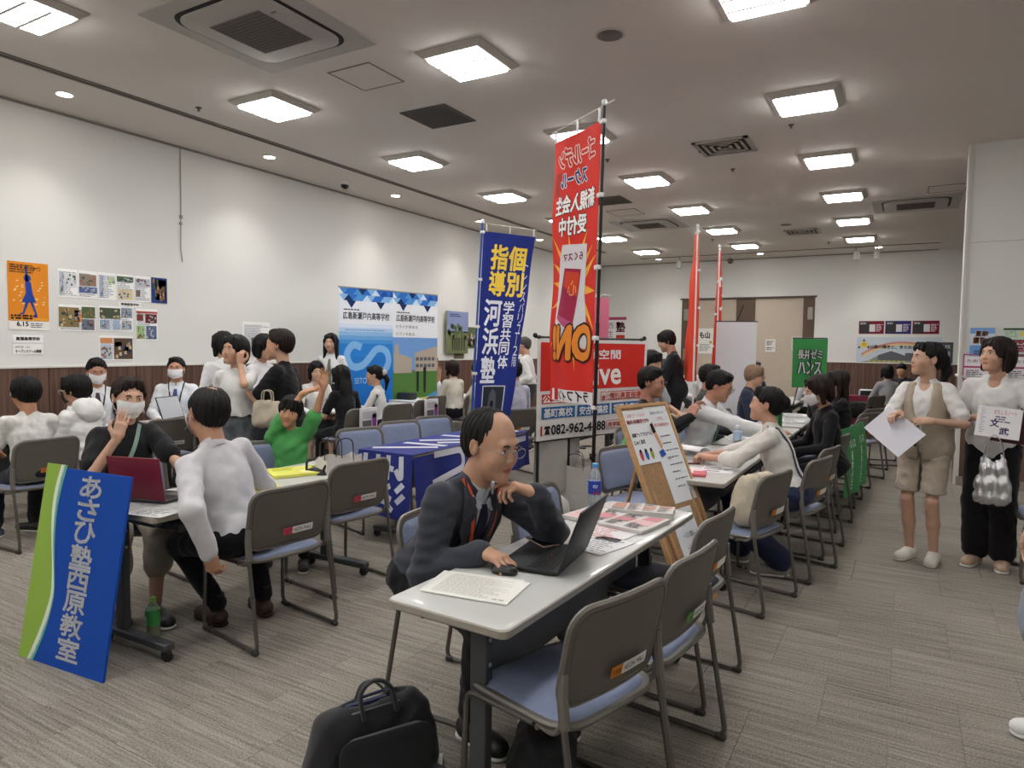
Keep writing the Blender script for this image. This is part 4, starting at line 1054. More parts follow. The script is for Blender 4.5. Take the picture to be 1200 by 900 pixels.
chair(-4.14, 2.42, -5, 'chair of the woman with hand on her mask')
chair(-4.02, 4.35, -16, 'blue-padded chair behind navy cloth table, nearest of three')
chair(-4.08, 4.95, -18, 'blue-padded chair behind navy cloth table, middle of three')
chair(-4.10, 5.50, -18, 'blue-padded chair behind navy cloth table, farthest of three')
chair(-3.98, 3.42, -30, 'chair of the boy in green tee')
chair(-5.86, 3.87, 172, 'grey chair in front of the dark laptop, number label', RED, full=True, num='8')
chair(-5.82, 4.55, 176, 'grey chair right of the laptop chair, facing the masked men')
chair(-7.16, 3.85, 0, 'chair of the masked man with purple tie')
chair(-7.16, 4.68, 0, 'chair of the masked man with blue tie')
chair(-5.20, 5.72, 176, 'grey chair of the seated pupil in black, paper bag hung on it')
chair(-5.26, 6.42, 172, 'grey chair of the pony-tailed girl in white jersey')
chair(-5.40, 7.15, 178, 'grey chair with leaflet bag beside the white cloth table')
chair(-5.68, 7.75, 176, 'grey chair at the near end of the white cloth table')
chair(-5.40, 8.35, 170, 'grey chair of the brown-haired woman in beige jumper')
chair(-5.40, 8.95, 174, 'grey chair of the child in cream top')
chair(-6.80, 6.05, -20, 'chair of the pupil in white knitted vest')
chair(-6.86, 8.80, 0, 'chair of the white-shirted man raising his hand')
chair(-3.75, 6.75, 155, 'grey chair of the man in lavender shirt')
chair(-2.16, 5.62, 10, 'chair of the man with glasses and black jacket')
chair(-1.78, 6.05, 0, 'chair of the tutor in white shirt and tie')
chair(-2.05, 7.05, 0, 'chair of the man in charcoal suit')
G3 = chair(-1.85, 5.02, 20, 'chair with bright green cover behind the cork board')
chair(-1.82, 8.20, 0, 'chair of the fair-haired person')
chair(1.17, 5.66, 180, 'grey chair cut by the right edge of the view')
chair(-1.1, 12.2, 200, 'grey chair with red cover far back, left one'); chair(-.75, 11.2, 185, 'grey chair with red cover far back, right one')
_pos = {r.name: st for r, st, *_ in STK}
for r, st, full, num in STK:
    d = np.array(r.location)-np.array([0, 0, 1.5])
    if d@FW < 9: sticker(r, st, full=full, num=num)
# ---------------------------------------------------------------- helpers for flat things
def slab(name, label, cat, P, rz, w, h, th=.004, col='#f0f0ee', tilt=0.0, group=None, edge=None, part='sheet'):
    """upright sheet: P = lower-left corner seen from its front, rz = angle of its width direction, tilt = lean back (rad)"""
    r = empty(name, tuple(P), rz, label, cat, group); ct, st = math.cos(tilt), math.sin(tilt)
    def fn(x, y, hh): return (x, y*st-hh*ct, y*ct+hh*st)
    m = MB(); a = [fn(x, y, hh) for x in (0, w) for y in (0, h) for hh in (0, -th)]
    m.add(a, [(0, 4, 6, 2), (1, 3, 7, 5), (0, 1, 5, 4), (2, 6, 7, 3), (0, 2, 3, 1), (4, 5, 7, 6)])
    m.build(part, flat(col) if isinstance(col, str) else col, r, smooth=False)
    return Sheet(r, fn), r
def paper(label, x, y, z, w, h, a, col='#e9e9e7', th=.0012, lines=8, name='paper_sheet', cat='paper', ink='#8a8a88', group=None, title=None, tc='#333333'):
    r = empty(name, (x, y, z), R_(a), label, cat, group)
    MB().rbox((w/2, h/2, th/2), (w, h, th), .0003, 1).build('sheet', flat(col), r, smooth=False)
    s = Sheet(r, lambda X, Y, H_: (X, Y, th+H_)); s.h = .0006
    if lines: s.lines(w*.08, h*.08, w*.84, h*(.84 if not title else .66), lines, ink, 1, seed=int(x*100+y*37) & 255)
    if title: s.text(title, w*.1, h*.80, w*.7, h*.09, tc, lay=1.5)
    return s, r
# ---------------------------------------------------------------- blue signboard leaning on the table
s, r = slab('sign_board', 'blue and green upright sign board with white vertical lettering, leaning on table', 'sign board', (-3.60, 1.575, .0), R_(5), .61, .90, .012, '#164bab', tilt=.17, part='board')
def curve_x(t): return .155+.045*math.sin((t*1.55+.05)*math.pi*1.15)+(-.075*max(0, .35-t)/.35)
ts = [i/24 for i in range(25)]
s.poly([(0, 0)]+[(curve_x(t)-.02, t*.915) for t in ts]+[(0, .915)], '#93b64e', 'green_field', .6)
s.poly([(curve_x(t)-.022-.004*math.sin(t*9), t*.915) for t in ts]+[(curve_x(t)+.0+.006*math.sin(t*7+1), t*.915) for t in ts[::-1]], '#e6efe0', 'white_wave', .8)
s.poly([(curve_x(t)-.003, t*.915) for t in ts]+[(curve_x(t)+.013+.010*math.sin(t*6+2), t*.915) for t in ts[::-1]], '#63b5a5', 'teal_wave', .8)
s.text('あさひ塾西原教室', .275, .045, .150, .84, '#eef0f4', 'lettering', 1.5, bold=.03, vert=True)
# ---------------------------------------------------------------- wall posters on the left wall
def lposter(label, y0, z0, w_, h_, col='#f2f2f0', cat='poster', group=None): return slab('wall_poster', label, cat, (XL+.004, y0, z0), R_(90), w_, h_, .002, col, group=group)[0]
def lp(*a, **k):
    s_ = lposter(*a, **k); return s_
s = lp('orange poster with blue dancing figure silhouette, at far left of wall', 3.27, 1.60, .36, .66, '#e08a26')
s.rect(0, 0, .36, .09, '#e8e6e2', 'white_strip'); s.rect(.01, .085, .34, .03, '#e9a03a', 'stripe')
bl = '#27459c'
s.multi([[(.17+.032*math.cos(t*.63), .505+.036*math.sin(t*.63)) for t in range(10)], [(.15, .47), (.20, .47), (.215, .36), (.245, .27), (.115, .27), (.155, .36)], [(.155, .47), (.18, .47), (.165, .62), (.15, .625)], [(.15, .275), (.18, .275), (.135, .155), (.095, .145), (.10, .16), (.125, .17)], [(.19, .275), (.215, .275), (.255, .14), (.25, .12), (.22, .125), (.232, .16)]], bl, 'figure', 2)
rg = random.Random(5)
s.multi([[(x, y), (x+.030, y+.012), (x+.012, y+.018)] for x, y in [(rg.uniform(.02, .12) if rg.random() < .5 else rg.uniform(.22, .31), rg.uniform(.24, .48)) for _ in range(22)]], '#f2d9a8', 'flourish', 1.5)
s.lines(.015, .55, .33, .09, 4, '#5d4628', 2, 1); s.text('ひびき合う', .03, .58, .26, .05, '#4b3420', lay=2.5); s.lines(.02, .10, .32, .05, 2, '#33221a', 2, 4, .7); s.text('6.15', .07, .035, .10, .045, '#1b1b1b', bold=.03); s.lines(.19, .02, .13, .05, 3, '#666', 2, 5) if False else s.lines(.19, .02, .13, .05, 3, '#666666', 2, 5)
def news(label, y0, z0, w_, h_, seed, blocks=(), title=None, **k):
    s = lp(label, y0, z0, w_, h_, **k); rg = random.Random(seed)
    s.lines(w_*.05, h_*.05, w_*.9, h_*.86, max(5, int(h_/.02)), '#8d93a0', 1.2, seed, .45)
    for (x, y, bw, bh, c) in blocks: s.rect(x*w_, y*h_, bw*w_, bh*h_, c, 'picture', 1.8)
    for (x, y, bw, bh, c) in blocks:
        if bw*bh > .08:
            P = []
            for _ in range(14):
                a, b = rg.uniform(x, x+bw*.85), rg.uniform(y, y+bh*.8); P.append([(a*w_, b*h_), ((a+bw*.14)*w_, b*h_), ((a+bw*.12)*w_, (b+bh*.18)*h_), (a*w_, (b+bh*.14)*h_)])
            s.multi(P[:7], rg.choice(['#4a5a44', '#6d5640', '#3c4a66']), 'detail', 2.2); s.multi(P[7:], rg.choice(['#c9b692', '#b5bcc4', '#9a6a58']), 'detail', 2.4)
    if title: s.text(title, .06*w_, .90*h_, .8*w_, .07*h_, '#3a3a3a', lay=2.5)
    return s
cols6 = [((0.35, .35, .6, .5, '#d9dade'), (.1, .1, .2, .8, '#b9c2d4')), ((.05, .45, .9, .42, '#8e7f72'), (.02, .2, .96, .22, '#54699f')), ((.55, .6, .4, .25, '#c2cfa8'), (.1, .1, .2, .8, '#a7b2cc')), ((.03, .72, .94, .2, '#54684a'), (.05, .05, .9, .38, '#d6c59c')), ((.1, .2, .25, .25, '#7d6a5f'), (.05, .6, .9, .3, '#b9bfca')), ((.0, .0, 1, 1, '#2c3f7a'), (.25, .12, .68, .8, '#9b8e96'))]
for i in range(6): news(f'school leaflet page pinned in the top row, {["first", "second", "third", "fourth", "fifth", "sixth"][i]} from left', 3.72+.198*i, 1.945-.0*i, .192, .29, 20+i, cols6[i], group='leaflet pages in the top row')
s = lp('white caption strip with black lettering under the top leaflet row', 4.33, 1.885, .26, .05, '#f4f4f2', cat='caption'); s.text('高陽高等学校', .03, .01, .20, .03, '#1c1c1c', bold=.02)
news('colourful news page with green and orange pictures, lower row left', 3.72, 1.60, .36, .27, 31, ((.0, .15, .55, .75, '#8a7550'), (.42, .35, .2, .45, '#d9822f'), (.62, .5, .38, .45, '#4d6b45'), (.62, .05, .36, .42, '#6c7380')))
news('news page with dark group photo and blue blocks, lower row middle', 4.12, 1.61, .37, .27, 32, ((.02, .5, .6, .42, '#4a5242'), (.65, .55, .33, .4, '#7f8ca8'), (.02, .06, .28, .38, '#8fa0b8'), (.4, .06, .2, .38, '#9fb0c8'), (.66, .06, .3, .38, '#9cacc0')))
news('narrow leaflet with maroon photo and green block, lower row right', 4.53, 1.51, .25, .36, 33, ((.0, .86, 1, .06, '#b14c42'), (.42, .56, .55, .28, '#6a2530'), (.02, .62, .3, .2, '#7a4038'), (.0, .05, .38, .42, '#9cc088'), (.45, .05, .5, .42, '#5e6b8a')))
news('news page with many small colour photos, lowest of the group', 4.12, 1.29, .37, .27, 34, ((.42, .05, .56, .85, '#5d4a3c'), (.02, .7, .35, .2, '#c98a5a'), (.02, .05, .33, .6, '#b6c0ce'), (.7, .3, .25, .3, '#b8994a'), (.45, .55, .2, .2, '#8c2f2c')))
s = lp('white name card under the orange poster', 3.30, 1.475, .27, .075, '#efefed', cat='caption'); s.text('高陽高等学校', .03, .02, .21, .035, '#1c1c1c', bold=.02)
s = lp('white open school notice with two lines of lettering', 3.30, 1.36, .27, .10, '#efefed', cat='caption'); s.text('6月7日（土）', .02, .06, .13, .022, '#1c1c1c'); s.text('オープンスクール開催', .02, .015, .23, .03, '#1c1c1c', bold=.02)
news('grey leaflet with purple picture behind the short-haired woman', 5.95, 1.36, .44, .42, 36, ((.3, .05, .5, .45, '#5b5563'), (.55, .3, .3, .3, '#7b3f83')))
s = lp('small white sheet with red bar chart, right of blue banners', 9.66, 1.66, .34, .32, '#efe9e6')
for i, hh in enumerate((.10, .15, .18, .22)): s.rect(.05+.065*i, .05, .045, hh, '#b5483f', 'bar')
s.lines(.04, .27, .2, .035, 1, '#444444', 2, 8)
s, r = slab('display_board', 'tall hanging picture board of trees and people under a blue sky', 'display board', (XL+.08, 10.42, 1.35), R_(90), .70, .80, .03, '#8b9472')
s.rect(0, .40, .70, .40, '#8793bd', 'sky'); s.rect(0, 0, .70, .42, '#6f7752', 'trees'); rg = random.Random(9)
s.multi([[(x+.04*math.cos(t), y+.05*math.sin(t)) for t in np.linspace(0, 6.28, 8)[:-1]] for x, y in [(rg.uniform(.05, .66), rg.uniform(.28, .55)) for _ in range(22)]], '#5c6b45', 'leaves_print', 2)
s.multi([[(x, .06), (x+.035, .06), (x+.04, .30), (x-.005, .30)] for x in (.16, .23, .30, .37, .46, .55)], '#3d3a33', 'people_print', 2.5); s.text('RENNALA', .08, .70, .4, .05, '#3d4360') if False else s.lines(.08, .69, .5, .07, 2, '#39406a', 2.5, 3)
news('picture sheet behind the display board right edge', 11.18, 1.45, .34, .42, 38, ((.0, .0, 1, 1, '#5e6d48'), (.1, .1, .8, .5, '#80886a')))
news('small picture sheet low on wall under the tall board', 10.75, 1.24, .34, .20, 39, ((.0, .0, 1, .8, '#68785a'),))
news('dark small poster at wall right of blue flag edge', 12.6, 1.36, .30, .42, 40, ((.05, .05, .9, .9, '#5b4b40'),))
news('white school sheet with dark heading beside the bar chart', 9.62, 1.28, .42, .34, 41, ((.0, .55, 1, .42, '#3f4a66'), (.0, .0, 1, .5, '#5d5d50')))
# posters on the far wall
def bposter(label, x0, z0, w_, h_, col='#f2f2f0', y=YB-.004, cat='poster', group=None): return slab('wall_poster', label, cat, (x0, y, z0), 0, w_, h_, .002, col, group=group)[0]
def bw(label, x, c): 
    s = bposter(label, x, 1.905, .52, .30, c, group='dark posters on the far wall'); s.rect(.02, .02, .22, .26, '#3a3a3e', 'photo'); s.rect(.22, .05, .12, .17, '#cfcdd0', 'photo_figure', 2); s.lines(.36, .05, .14, .18, 6, '#d8c8d0', 2, 2); s.text('高校', .03, .22, .12, .05, '#e8e8e8', lay=2.5)
bw('dark red poster with photo on far wall, left of three', -.97, '#7a1d33'); bw('purple-blue poster with photo on far wall, middle of three', -.425, '#332f6e'); bw('dark red poster with photo on far wall, right of three', .12, '#7a1d33')
s = bposter('wide poster with school building, rainbow arch and slogan on far wall', -1.0, 1.23, 1.70, .60, '#c3ccd6')
def arch(r0, r1, a0=25, a1=155, cx=.95, cy=-.9): return [(cx+r0*math.cos(R_(a))*1.0, cy+r0*math.sin(R_(a))) for a in np.linspace(a0, a1, 20)]+[(cx+r1*math.cos(R_(a)), cy+r1*math.sin(R_(a))) for a in np.linspace(a1, a0, 20)]
for i, c in enumerate(('#c77f88', '#d9a878', '#e0d2a0')): s.poly(arch(1.40-.03*i, 1.37-.03*i, 62, 128), c, 'rainbow', 1.5)
s.poly([(0, 0), (.25, .05), (.5, .20), (.75, .12), (1.7, .12), (1.7, 0)], '#8a8f86', 'ground_print', 1.2)
s.multi([[(.45, .06), (1.0, .06), (1.0, .18), (.72, .28), (.45, .18)], [(1.0, .06), (1.65, .06), (1.65, .24), (1.0, .24)]], '#62646a', 'building_print', 2); s.multi([[(.25+.1*i, .02), (.31+.1*i, .02), (.31+.1*i, .06), (.25+.1*i, .06)] for i in range(8)], '#b8b35a', 'flower_print', 2.4)
s.text('150周の輝きと、きらめきを永遠に', .25, .33, 1.30, .085, '#3c2630', 'slogan', 2.6, bold=.02, shear=.0); s.poly([(.15+.085*math.cos(t), .42+.075*math.sin(t)) for t in np.linspace(0, 6.28, 14)[:-1]], '#e2c75c', 'emblem', 2); s.poly([(.15, .56), (.12, .50), (.18, .50)], '#22232a', 'emblem_tip', 2.2); s.poly([(.02, .34), (.08, .34), (.06, .40)], '#22232a', 'emblem_tip', 2.2); s.poly([(.28, .34), (.22, .34), (.24, .40)], '#22232a', 'emblem_tip', 2.2)
s.text('円', .12, .39, .06, .06, '#3b3322', lay=2.4)
s = bposter('white calendar poster with black brush lettering on wall left of doors', -5.75, 1.45, .40, .60, '#dcdcd6'); s.text('も山', .04, .36, .28, .16, '#1b1b1b', bold=.03); s.lines(.04, .05, .3, .22, 5, '#888888', 2)
s = bposter('white calendar poster with black brush lettering on the left door leaf', -4.75, 1.38, .42, .66, '#dcdcd6', y=YB+.012); s.text('も山', .04, .40, .26, .17, '#1b1b1b', bold=.03); s.lines(.04, .06, .3, .2, 5, '#888888', 2); s.poly([(.33+.04*math.cos(t), .30+.04*math.sin(t)) for t in np.linspace(0, 6.28, 10)[:-1]], '#a9a53c', 'seal', 2)
s = bposter('small white notice on the right door leaf', -3.06, 1.45, .24, .32, '#dedcda', y=YB+.012); s.lines(.03, .16, .18, .12, 3, '#555555', 2); s.lines(.03, .04, .18, .08, 2, '#555555', 2, 2)
s = bposter('grey notice on the door leaf beside the green flag', -2.45, 1.50, .24, .34, '#c9c6c4', y=YB+.012); s.lines(.03, .04, .18, .26, 6, '#555555', 2, 7)
s = bposter('school poster with pink heading and red character on far wall corner', -7.35, 1.70, .60, .66, '#e4dfe0'); s.rect(0, .58, .6, .08, '#a8496a', 'heading'); s.text('塾', .30, .25, .26, .28, '#b5342c', bold=.03); s.text('西', .06, .34, .16, .16, '#59657a'); s.text('生', .06, .10, .16, .18, '#59657a'); s.rect(.3, .06, .26, .1, '#b5342c', 'block')
s = bposter('dark portrait leaflet seen between the girl and the white corner', .62, 1.22, .30, .50, '#4a4d55', group=None); s.rect(.05, .1, .2, .2, '#9a9ca4', 'figure_print'); s.text('高校', .03, .36, .22, .09, '#e0e0e0')
# posters on the corner wall at right
def cposter(label, x0, z0, w_, h_, col='#efeff0', **k): return slab('wall_poster', label, 'poster', (x0, YC-.020, z0), 0, w_, h_, .002, col, **k)[0]
s = cposter('blue and white summer course poster with orange lettering', .62, 1.46, .225, .315, '#d5def0'); s.rect(0, 0, .225, .12, '#6c9ad0', 'sea'); s.rect(0, .25, .225, .065, '#7aa6dc', 'sky'); s.text('夏期', .05, .22, .11, .06, '#d97f38', bold=.025, outline='#f4f4f4'); s.text('講習会', .03, .14, .17, .07, '#d97f38', bold=.025, outline='#f4f4f4'); s.lines(.04, .02, .15, .05, 2, '#42506a', 2)
s = cposter('pastel poster with green, pink and yellow panels', .92, 1.46, .235, .32, '#c9dccb'); s.rect(0, .29, .235, .02, '#3c4a40', 'head'); s.text('にがて', .02, .25, .10, .035, '#3f7a50'); s.text('ハンス', .02, .21, .10, .035, '#3f7a50'); s.poly([(.19+.04*math.cos(t), .25+.03*math.sin(t)) for t in np.linspace(0, 6.28, 12)[:-1]], '#e2cf4e', 'sun', 2)
for i in range(3): s.rect(.01, .05+.05*i, .21, .035, ('#b67080', '#c98d98', '#a84f5d')[i], 'band', 1.6)
s.lines(.02, .05, .19, .14, 5, '#5a3038', 2.4); s.rect(0, 0, .235, .03, '#4c6656', 'foot')
for x0, l in ((.565, 'left'), (.95, 'right')):
    s = cposter(f'white poster with magenta frame, {l} of the pair low on the corner wall', x0, 1.20, .25, .28, '#ece6ea'); 
    for a in ((0, 0, .012, .28), (.238, 0, .012, .28), (0, .27, .25, .012), (0, .13, .25, .02), (0, 0, .25, .01)): s.rect(*a, '#b34a78', 'frame_line', 1.5)
    s.text('ためす', .04, .19, .15, .035, '#333344'); s.lines(.03, .03, .18, .08, 4, '#555566', 2, 3)
# ---------------------------------------------------------------- roll-up banners of the school
def bannerbox(label, x, y, ang, w_, h_, col):
    s, r = slab('rollup_banner', label, 'banner', (x, y, .06), R_(ang), w_, h_, .003, col, group='school roll-up banners', part='print')
    MB().rbox((w_/2, .02, -.025), (w_+.03, .12, .06), .012, 2).build('base', mat('alu', '#a7a9ab', .35, .8), r); MB().rbox((w_/2, .004, h_+.006), (w_+.01, .02, .018), .004, 1).build('top_rail', MATS['alu'], r); MB().tube([(w_/2, .03, 0), (w_/2, .03, h_)], .008, 6).build('pole', MATS['alu'], r)
    rg = random.Random(3)
    n = 12; t = w_/n*2; blues = ['#1e4e9c', '#4f8fd0', '#16305f', '#84b4e0', '#2d6dc0', '#c8dcf0']; P = {c: [] for c in blues}
    for row in range(2):
        for i in range(n//2):
            x0 = i*t; y1 = h_-row*.085; c1, c2 = rg.choice(blues), rg.choice(blues)
            P[c1].append([(x0, y1), (x0+t, y1), (x0+t/2, y1-.085)]); P[c2].append([(x0+t/2, y1-.085), (x0+t*1.5 if x0+t*1.5 <= w_ else w_, y1-.085), (min(x0+t, w_), y1)])
    for x0 in (.22*w_, .76*w_): P['#16305f'].append([(x0-t/2, h_-.17), (x0+t/2, h_-.17), (x0, h_-.27)]); 
    for c, p in P.items():
        if p: s.multi(p, c, 'triangle_pattern', 1.5)
    s.text('広島新瀬戸内高等学校', .07*w_, h_-.42, .86*w_, .10, '#2a3340', 'lettering', 2, bold=.01); s.lines(.08*w_, h_-.305, .3*w_, .03, 1, '#39424f', 2)
    return s, r
def grad(s, x, y, w_, h_, c0, c1, n, name):
    a, b = [int(c0[i:i+2], 16) for i in (1, 3, 5)], [int(c1[i:i+2], 16) for i in (1, 3, 5)]
    for i in range(n):
        t = i/(n-1); c = '#%02x%02x%02x' % tuple(int(a[j]*(1-t)+b[j]*t) for j in range(3)); s.rect(x, y+h_*i/n, w_, h_/n, c, name, 1)
BW = .90; bx0, by0, bang = -6.60, 6.80, 84
s, r = bannerbox('tall blue roll-up banner with pale S-shaped emblem', -6.55, 6.72, 78, BW, 2.20, '#e3e8f0')
grad(s, 0, 0, BW, 1.45, '#0d62b4', '#2a7fd0', 8, 'blue_field'); grad(s, 0, 1.45, BW, .27, '#4a92d8', '#d4e0f0', 5, 'blue_field')
P = []
pa = [(.72, .93), (.62, 1.02), (.46, .96), (.36, .80), (.24, .74), (.16, .82), (.20, .94), (.32, .97)]
import itertools
def stroke(pts, w_):
    pts = arc_path([np.array([*p, 0]) for p in pts], .2, 5); L_ = []; R2 = []
    for i, p in enumerate(pts):
        t = pts[min(i+1, len(pts)-1)]-pts[max(i-1, 0)]; t /= np.linalg.norm(t)+1e-9; n = np.array([-t[1], t[0], 0])*w_/2; L_.append(tuple((p+n)[:2])); R2.append(tuple((p-n)[:2]))
    return [[L_[i], L_[i+1], R2[i+1], R2[i]] for i in range(len(pts)-1)]
s.multi(stroke([(.36, 1.40), (.22, 1.45), (.10, 1.30), (.20, 1.12), (.38, 1.14), (.50, 1.26), (.62, 1.40), (.80, 1.36), (.84, 1.18), (.72, 1.03), (.56, 1.08)], .10), '#7fb6e8', 'emblem', 2)
s.text('SETOUCHI', .25, .90, .40, .08, '#a9cdee', lay=2); s.lines(.1, 1.62, .7, .03, 1, '#7fa8d6', 2)
s, r = bannerbox('tall white roll-up banner with school building photo and green lawn', -6.38, 7.62, 80, .88, 2.20, '#e6e9ee')
s.text('ミライが求める', .06*.9, 1.68, .42, .05, '#5b6470', lay=2); s.text('ジブンを創る', .06*.9, 1.575, .36, .05, '#5b6470', lay=2)
_f = s.fn; s.fn = lambda x, y, hh: _f(x, y+.45, hh)
grad(s, 0, -.45, .88, .67, '#135fae', '#2a7a9a', 5, 'blue_foot'); s.rect(0, .20, .88, .42, '#557f3f', 'lawn'); s.rect(0, .60, .88, .50, '#6f9ad2', 'sky'); s.multi([[(.02, .58), (.36, .58), (.36, .80), (.12, .86), (.10, 1.0), (.05, 1.0), (.02, .84)], [(.42, .60), (.88, .60), (.88, .98), (.42, .88)]], '#b0a598', 'building_print', 2); s.multi([[(.44+.08*i, .66+.1*j), (.50+.08*i, .66+.1*j), (.50+.08*i, .71+.1*j), (.44+.08*i, .71+.1*j)] for i in range(5) for j in range(2)], '#5f5f68', 'windows_print', 3); s.multi([[(.46, .30), (.50, .30), (.505, .60), (.455, .60)], [(.60, .28), (.64, .28), (.65, .66), (.59, .66)]], '#23262c', 'figure_print', 3); s.poly([(.0, .14), (.3, .24), (.6, .20), (.88, .30), (.88, .22), (0, .08)], '#4f95cc', 'wave', 2.5)
# ---------------------------------------------------------------- nobori flags
def flagfn(w_, h_, amp=.012, seed=0, twist=0.0, pull=0.0, sd=1):
    def fn(x, y, hh):
        hh = hh*sd; v = 1-y/h_; a = twist*v; X = x*math.cos(a)*(1-pull*v); Y = x*math.sin(a)+amp*math.sin(x/w_*9+seed+v*2.0)*(.4+v)+.010*math.sin(v*14+seed*2+x*3)*x/w_
        return (X, Y-hh, y)
    return fn
def nobori(label, base, ang, top, fbot, fh, fw_, col, polec, amp=.012, seed=0, twist=0.0, side=1, pull=0.0, tilt=(0, 0), armover=.10, group='nobori flags', twosec=True):
    """pole at base; flag hangs from a top arm pointing along ang; local x = away from pole"""
    r = empty('nobori_flag', (base[0], base[1], 0), R_(ang), label, 'flag', group)
    PM = mat('pole_'+polec.strip('#'), polec, .4, .2); WH_ = mat('clip_white', '#dedede', .5)
    tx, ty = tilt
    MB().tube([(-tx, -ty, .0), (-tx*.45, -ty*.45, top*.55)], .013, 10).tube([(-tx*.45, -ty*.45, top*.55), (0, 0, top)], .0105, 10).build('pole', PM, r)
    MB().lathe([(.013, -.0), (.018, .006), (.018, .03), (.012, .038)], c=(0, 0, top-.005), n=12).build('pole_cap', WH_, r)
    MB().tube([(-armover, 0, top+.0), (fw_+.05, 0, top-.01)], .004, 6).build('arm', mat('arm_white', '#d8d3c4', .5), r)
    MB().box((-tx, -ty, .012), (.42, .05, .02)).box((-tx, -ty, .012), (.05, .42, .02)).build('cross_base', mat('pole_base', '#2a2a2c', .6), r)
    f0 = flagfn(fw_, fh, amp, seed, twist, pull, side); z0 = fbot
    def fn(x, y, hh): 
        X, Y, Z = f0(x, y, hh); v = 1-y/fh; return (X+.018-(tx*v*.7), Y-ty*v*.7, z0+Z)
    m = MB(); m.grid(lambda u, v: fn(u*fw_, v*fh, 0), 14, 30, .0012); cl = m.build('flag_cloth', flat(col), r)
    s = Sheet(cl, fn); s.h = .0022; s.bent = .06
    for k in range(5):
        z = fh*(1-k/4)-.01; q = MB(); p = fn(0, z, 0); q.rbox((p[0]-.015, p[1], p[2]), (.045, .03, .028), .004, 1); q.build('pole_tab', WH_, r)
    for x in (.05*fw_, .5*fw_, .97*fw_): 
        p = fn(x, fh, 0); q = MB(); q.tube([p, (p[0], p[1]*.3, top-.005)], .010, 6, flat_=.3); q.build('arm_tab', WH_, r)
    return s, r
# red flag, seen from behind: pole right, cloth runs away from us to the left, lettering mirrored
s, r = nobori('tall red flag on black pole beside the laptop table, lettering reversed', (-1.685, 4.03), 148, 3.01, 1.12, 1.80, .575, '#d8362c', '#1c1413', amp=.014, seed=1, tilt=(-.10, .03), twist=0, side=-1)
sb = Sheet(s.p, None); f_ = s.fn; s.bent = .05
# local x runs away from the pole = to the left in view, so text is placed with x measured from the left edge of the view and read mirrored
s.fn = lambda x, y, hh: f_(x, y, hh)
s.h = .0022
YL, ORG2 = '#f0b23a', '#e58a34'
def mt(t, x, y, w_, h_, c, **k): s.text(t, x, y, w_, h_, c, **k)     # local x to the left makes the print read backwards, as in the photograph
mt('ゴールデン', .06, 1.60, .44, .13, '#c9303a', outline='#efe0d0', ow=.05, bold=.03, shear=.1)
mt('スクール', .16, 1.465, .30, .10, '#2c3a70', outline='#e8e6ea', ow=.05, bold=.03); s.rect(.47, 1.42, .07, .16, '#a8342c', 'label_block', 1.5); 
mt('新規入会生', .05, 1.29, .46, .12, '#f3efec', outline='#4a1c20', ow=.04, bold=.03); mt('受付中', .15, 1.14, .30, .12, '#f3efec', outline='#4a1c20', ow=.04, bold=.03)
rays = []
for k in range(14):
    a = 2*math.pi*k/14+.1; rr = .34 if k % 2 else .52; rays.append([(.29+.10*math.cos(a-.24), .78+.16*math.sin(a-.24)), (min(max(.29+rr*math.cos(a), .003), .572), min(max(.78+rr*1.1*math.sin(a), .1), 1.16)), (.29+.10*math.cos(a+.24), .78+.16*math.sin(a+.24))])
s.multi(rays, YL, 'starburst', 1.2)
s.poly([(.13, 1.06), (.40, 1.08), (.44, .98), (.52, .44), (.10, .36), (.16, .74)], '#d9d4d8', 'tube_outline', 2)
s.poly([(.20, .90), (.37, .92), (.47, .58), (.27, .48)], '#a02a4c', 'tube_body', 2.8); s.poly([(.215, .88), (.36, .90), (.38, .80), (.235, .72)], '#d0452c', 'tube_glow', 3.2); s.poly([(.27, .55), (.46, .61), (.47, .58), (.27, .48)], '#b9527a', 'tube_cap', 3.4)
mt('らくスマ', .18, .965, .20, .05, '#7c2238', lay=3.2, bold=.03); mt('心', .24, .73, .09, .10, '#f0a850', lay=3.6)
mt('ON!', .05, .30, .46, .22, ORG2, outline='#3a2320', ow=.055, bold=.055, lay=4)
s.rect(.0, .0, .55, .085, '#e6e0e2', 'white_strip', 1.5); mt('ライフィン', .08, .01, .36, .07, '#26232a', bold=.03, lay=3); s.rect(.46, .005, .06, .08, '#b82c2c', 'red_mark', 2.2)
# blue flag
s, r = nobori('navy blue flag with yellow and white characters on a blue pole', (-3.62, 5.66), 62, 2.70, .78, 1.84, .60, '#22307f', '#1f4f96', amp=.010, seed=2, twist=-.20, pull=.40, tilt=(.14, .0))
s.text('指導', .10, 1.22, .20, .52, '#f2cf4e', vert=True, bold=.03); s.text('個別', .32, 1.22, .20, .52, '#f2cf4e', vert=True, bold=.03)
s.text('河浜塾', .06, .36, .22, .84, '#e9ecf4', vert=True, bold=.025); s.text('学習共同体', .31, .50, .13, .68, '#e9ecf4', vert=True, bold=.02); s.text('トレンスバリュー2階', .50, .52, .065, 1.08, '#d9dcee', vert=True)
s.rect(.10, .03, .34, .30, '#cfd2d8', 'photo_frame', 1.5); s.rect(.115, .04, .31, .28, '#2c2f38', 'photo', 2.2); s.poly([(.20, .05), (.34, .05), (.32, .26), (.27, .30), (.22, .24)], '#55585e', 'photo_figure', 3); s.poly([(.23, .05), (.30, .05), (.29, .18), (.25, .18)], '#14151a', 'photo_figure', 3.4)
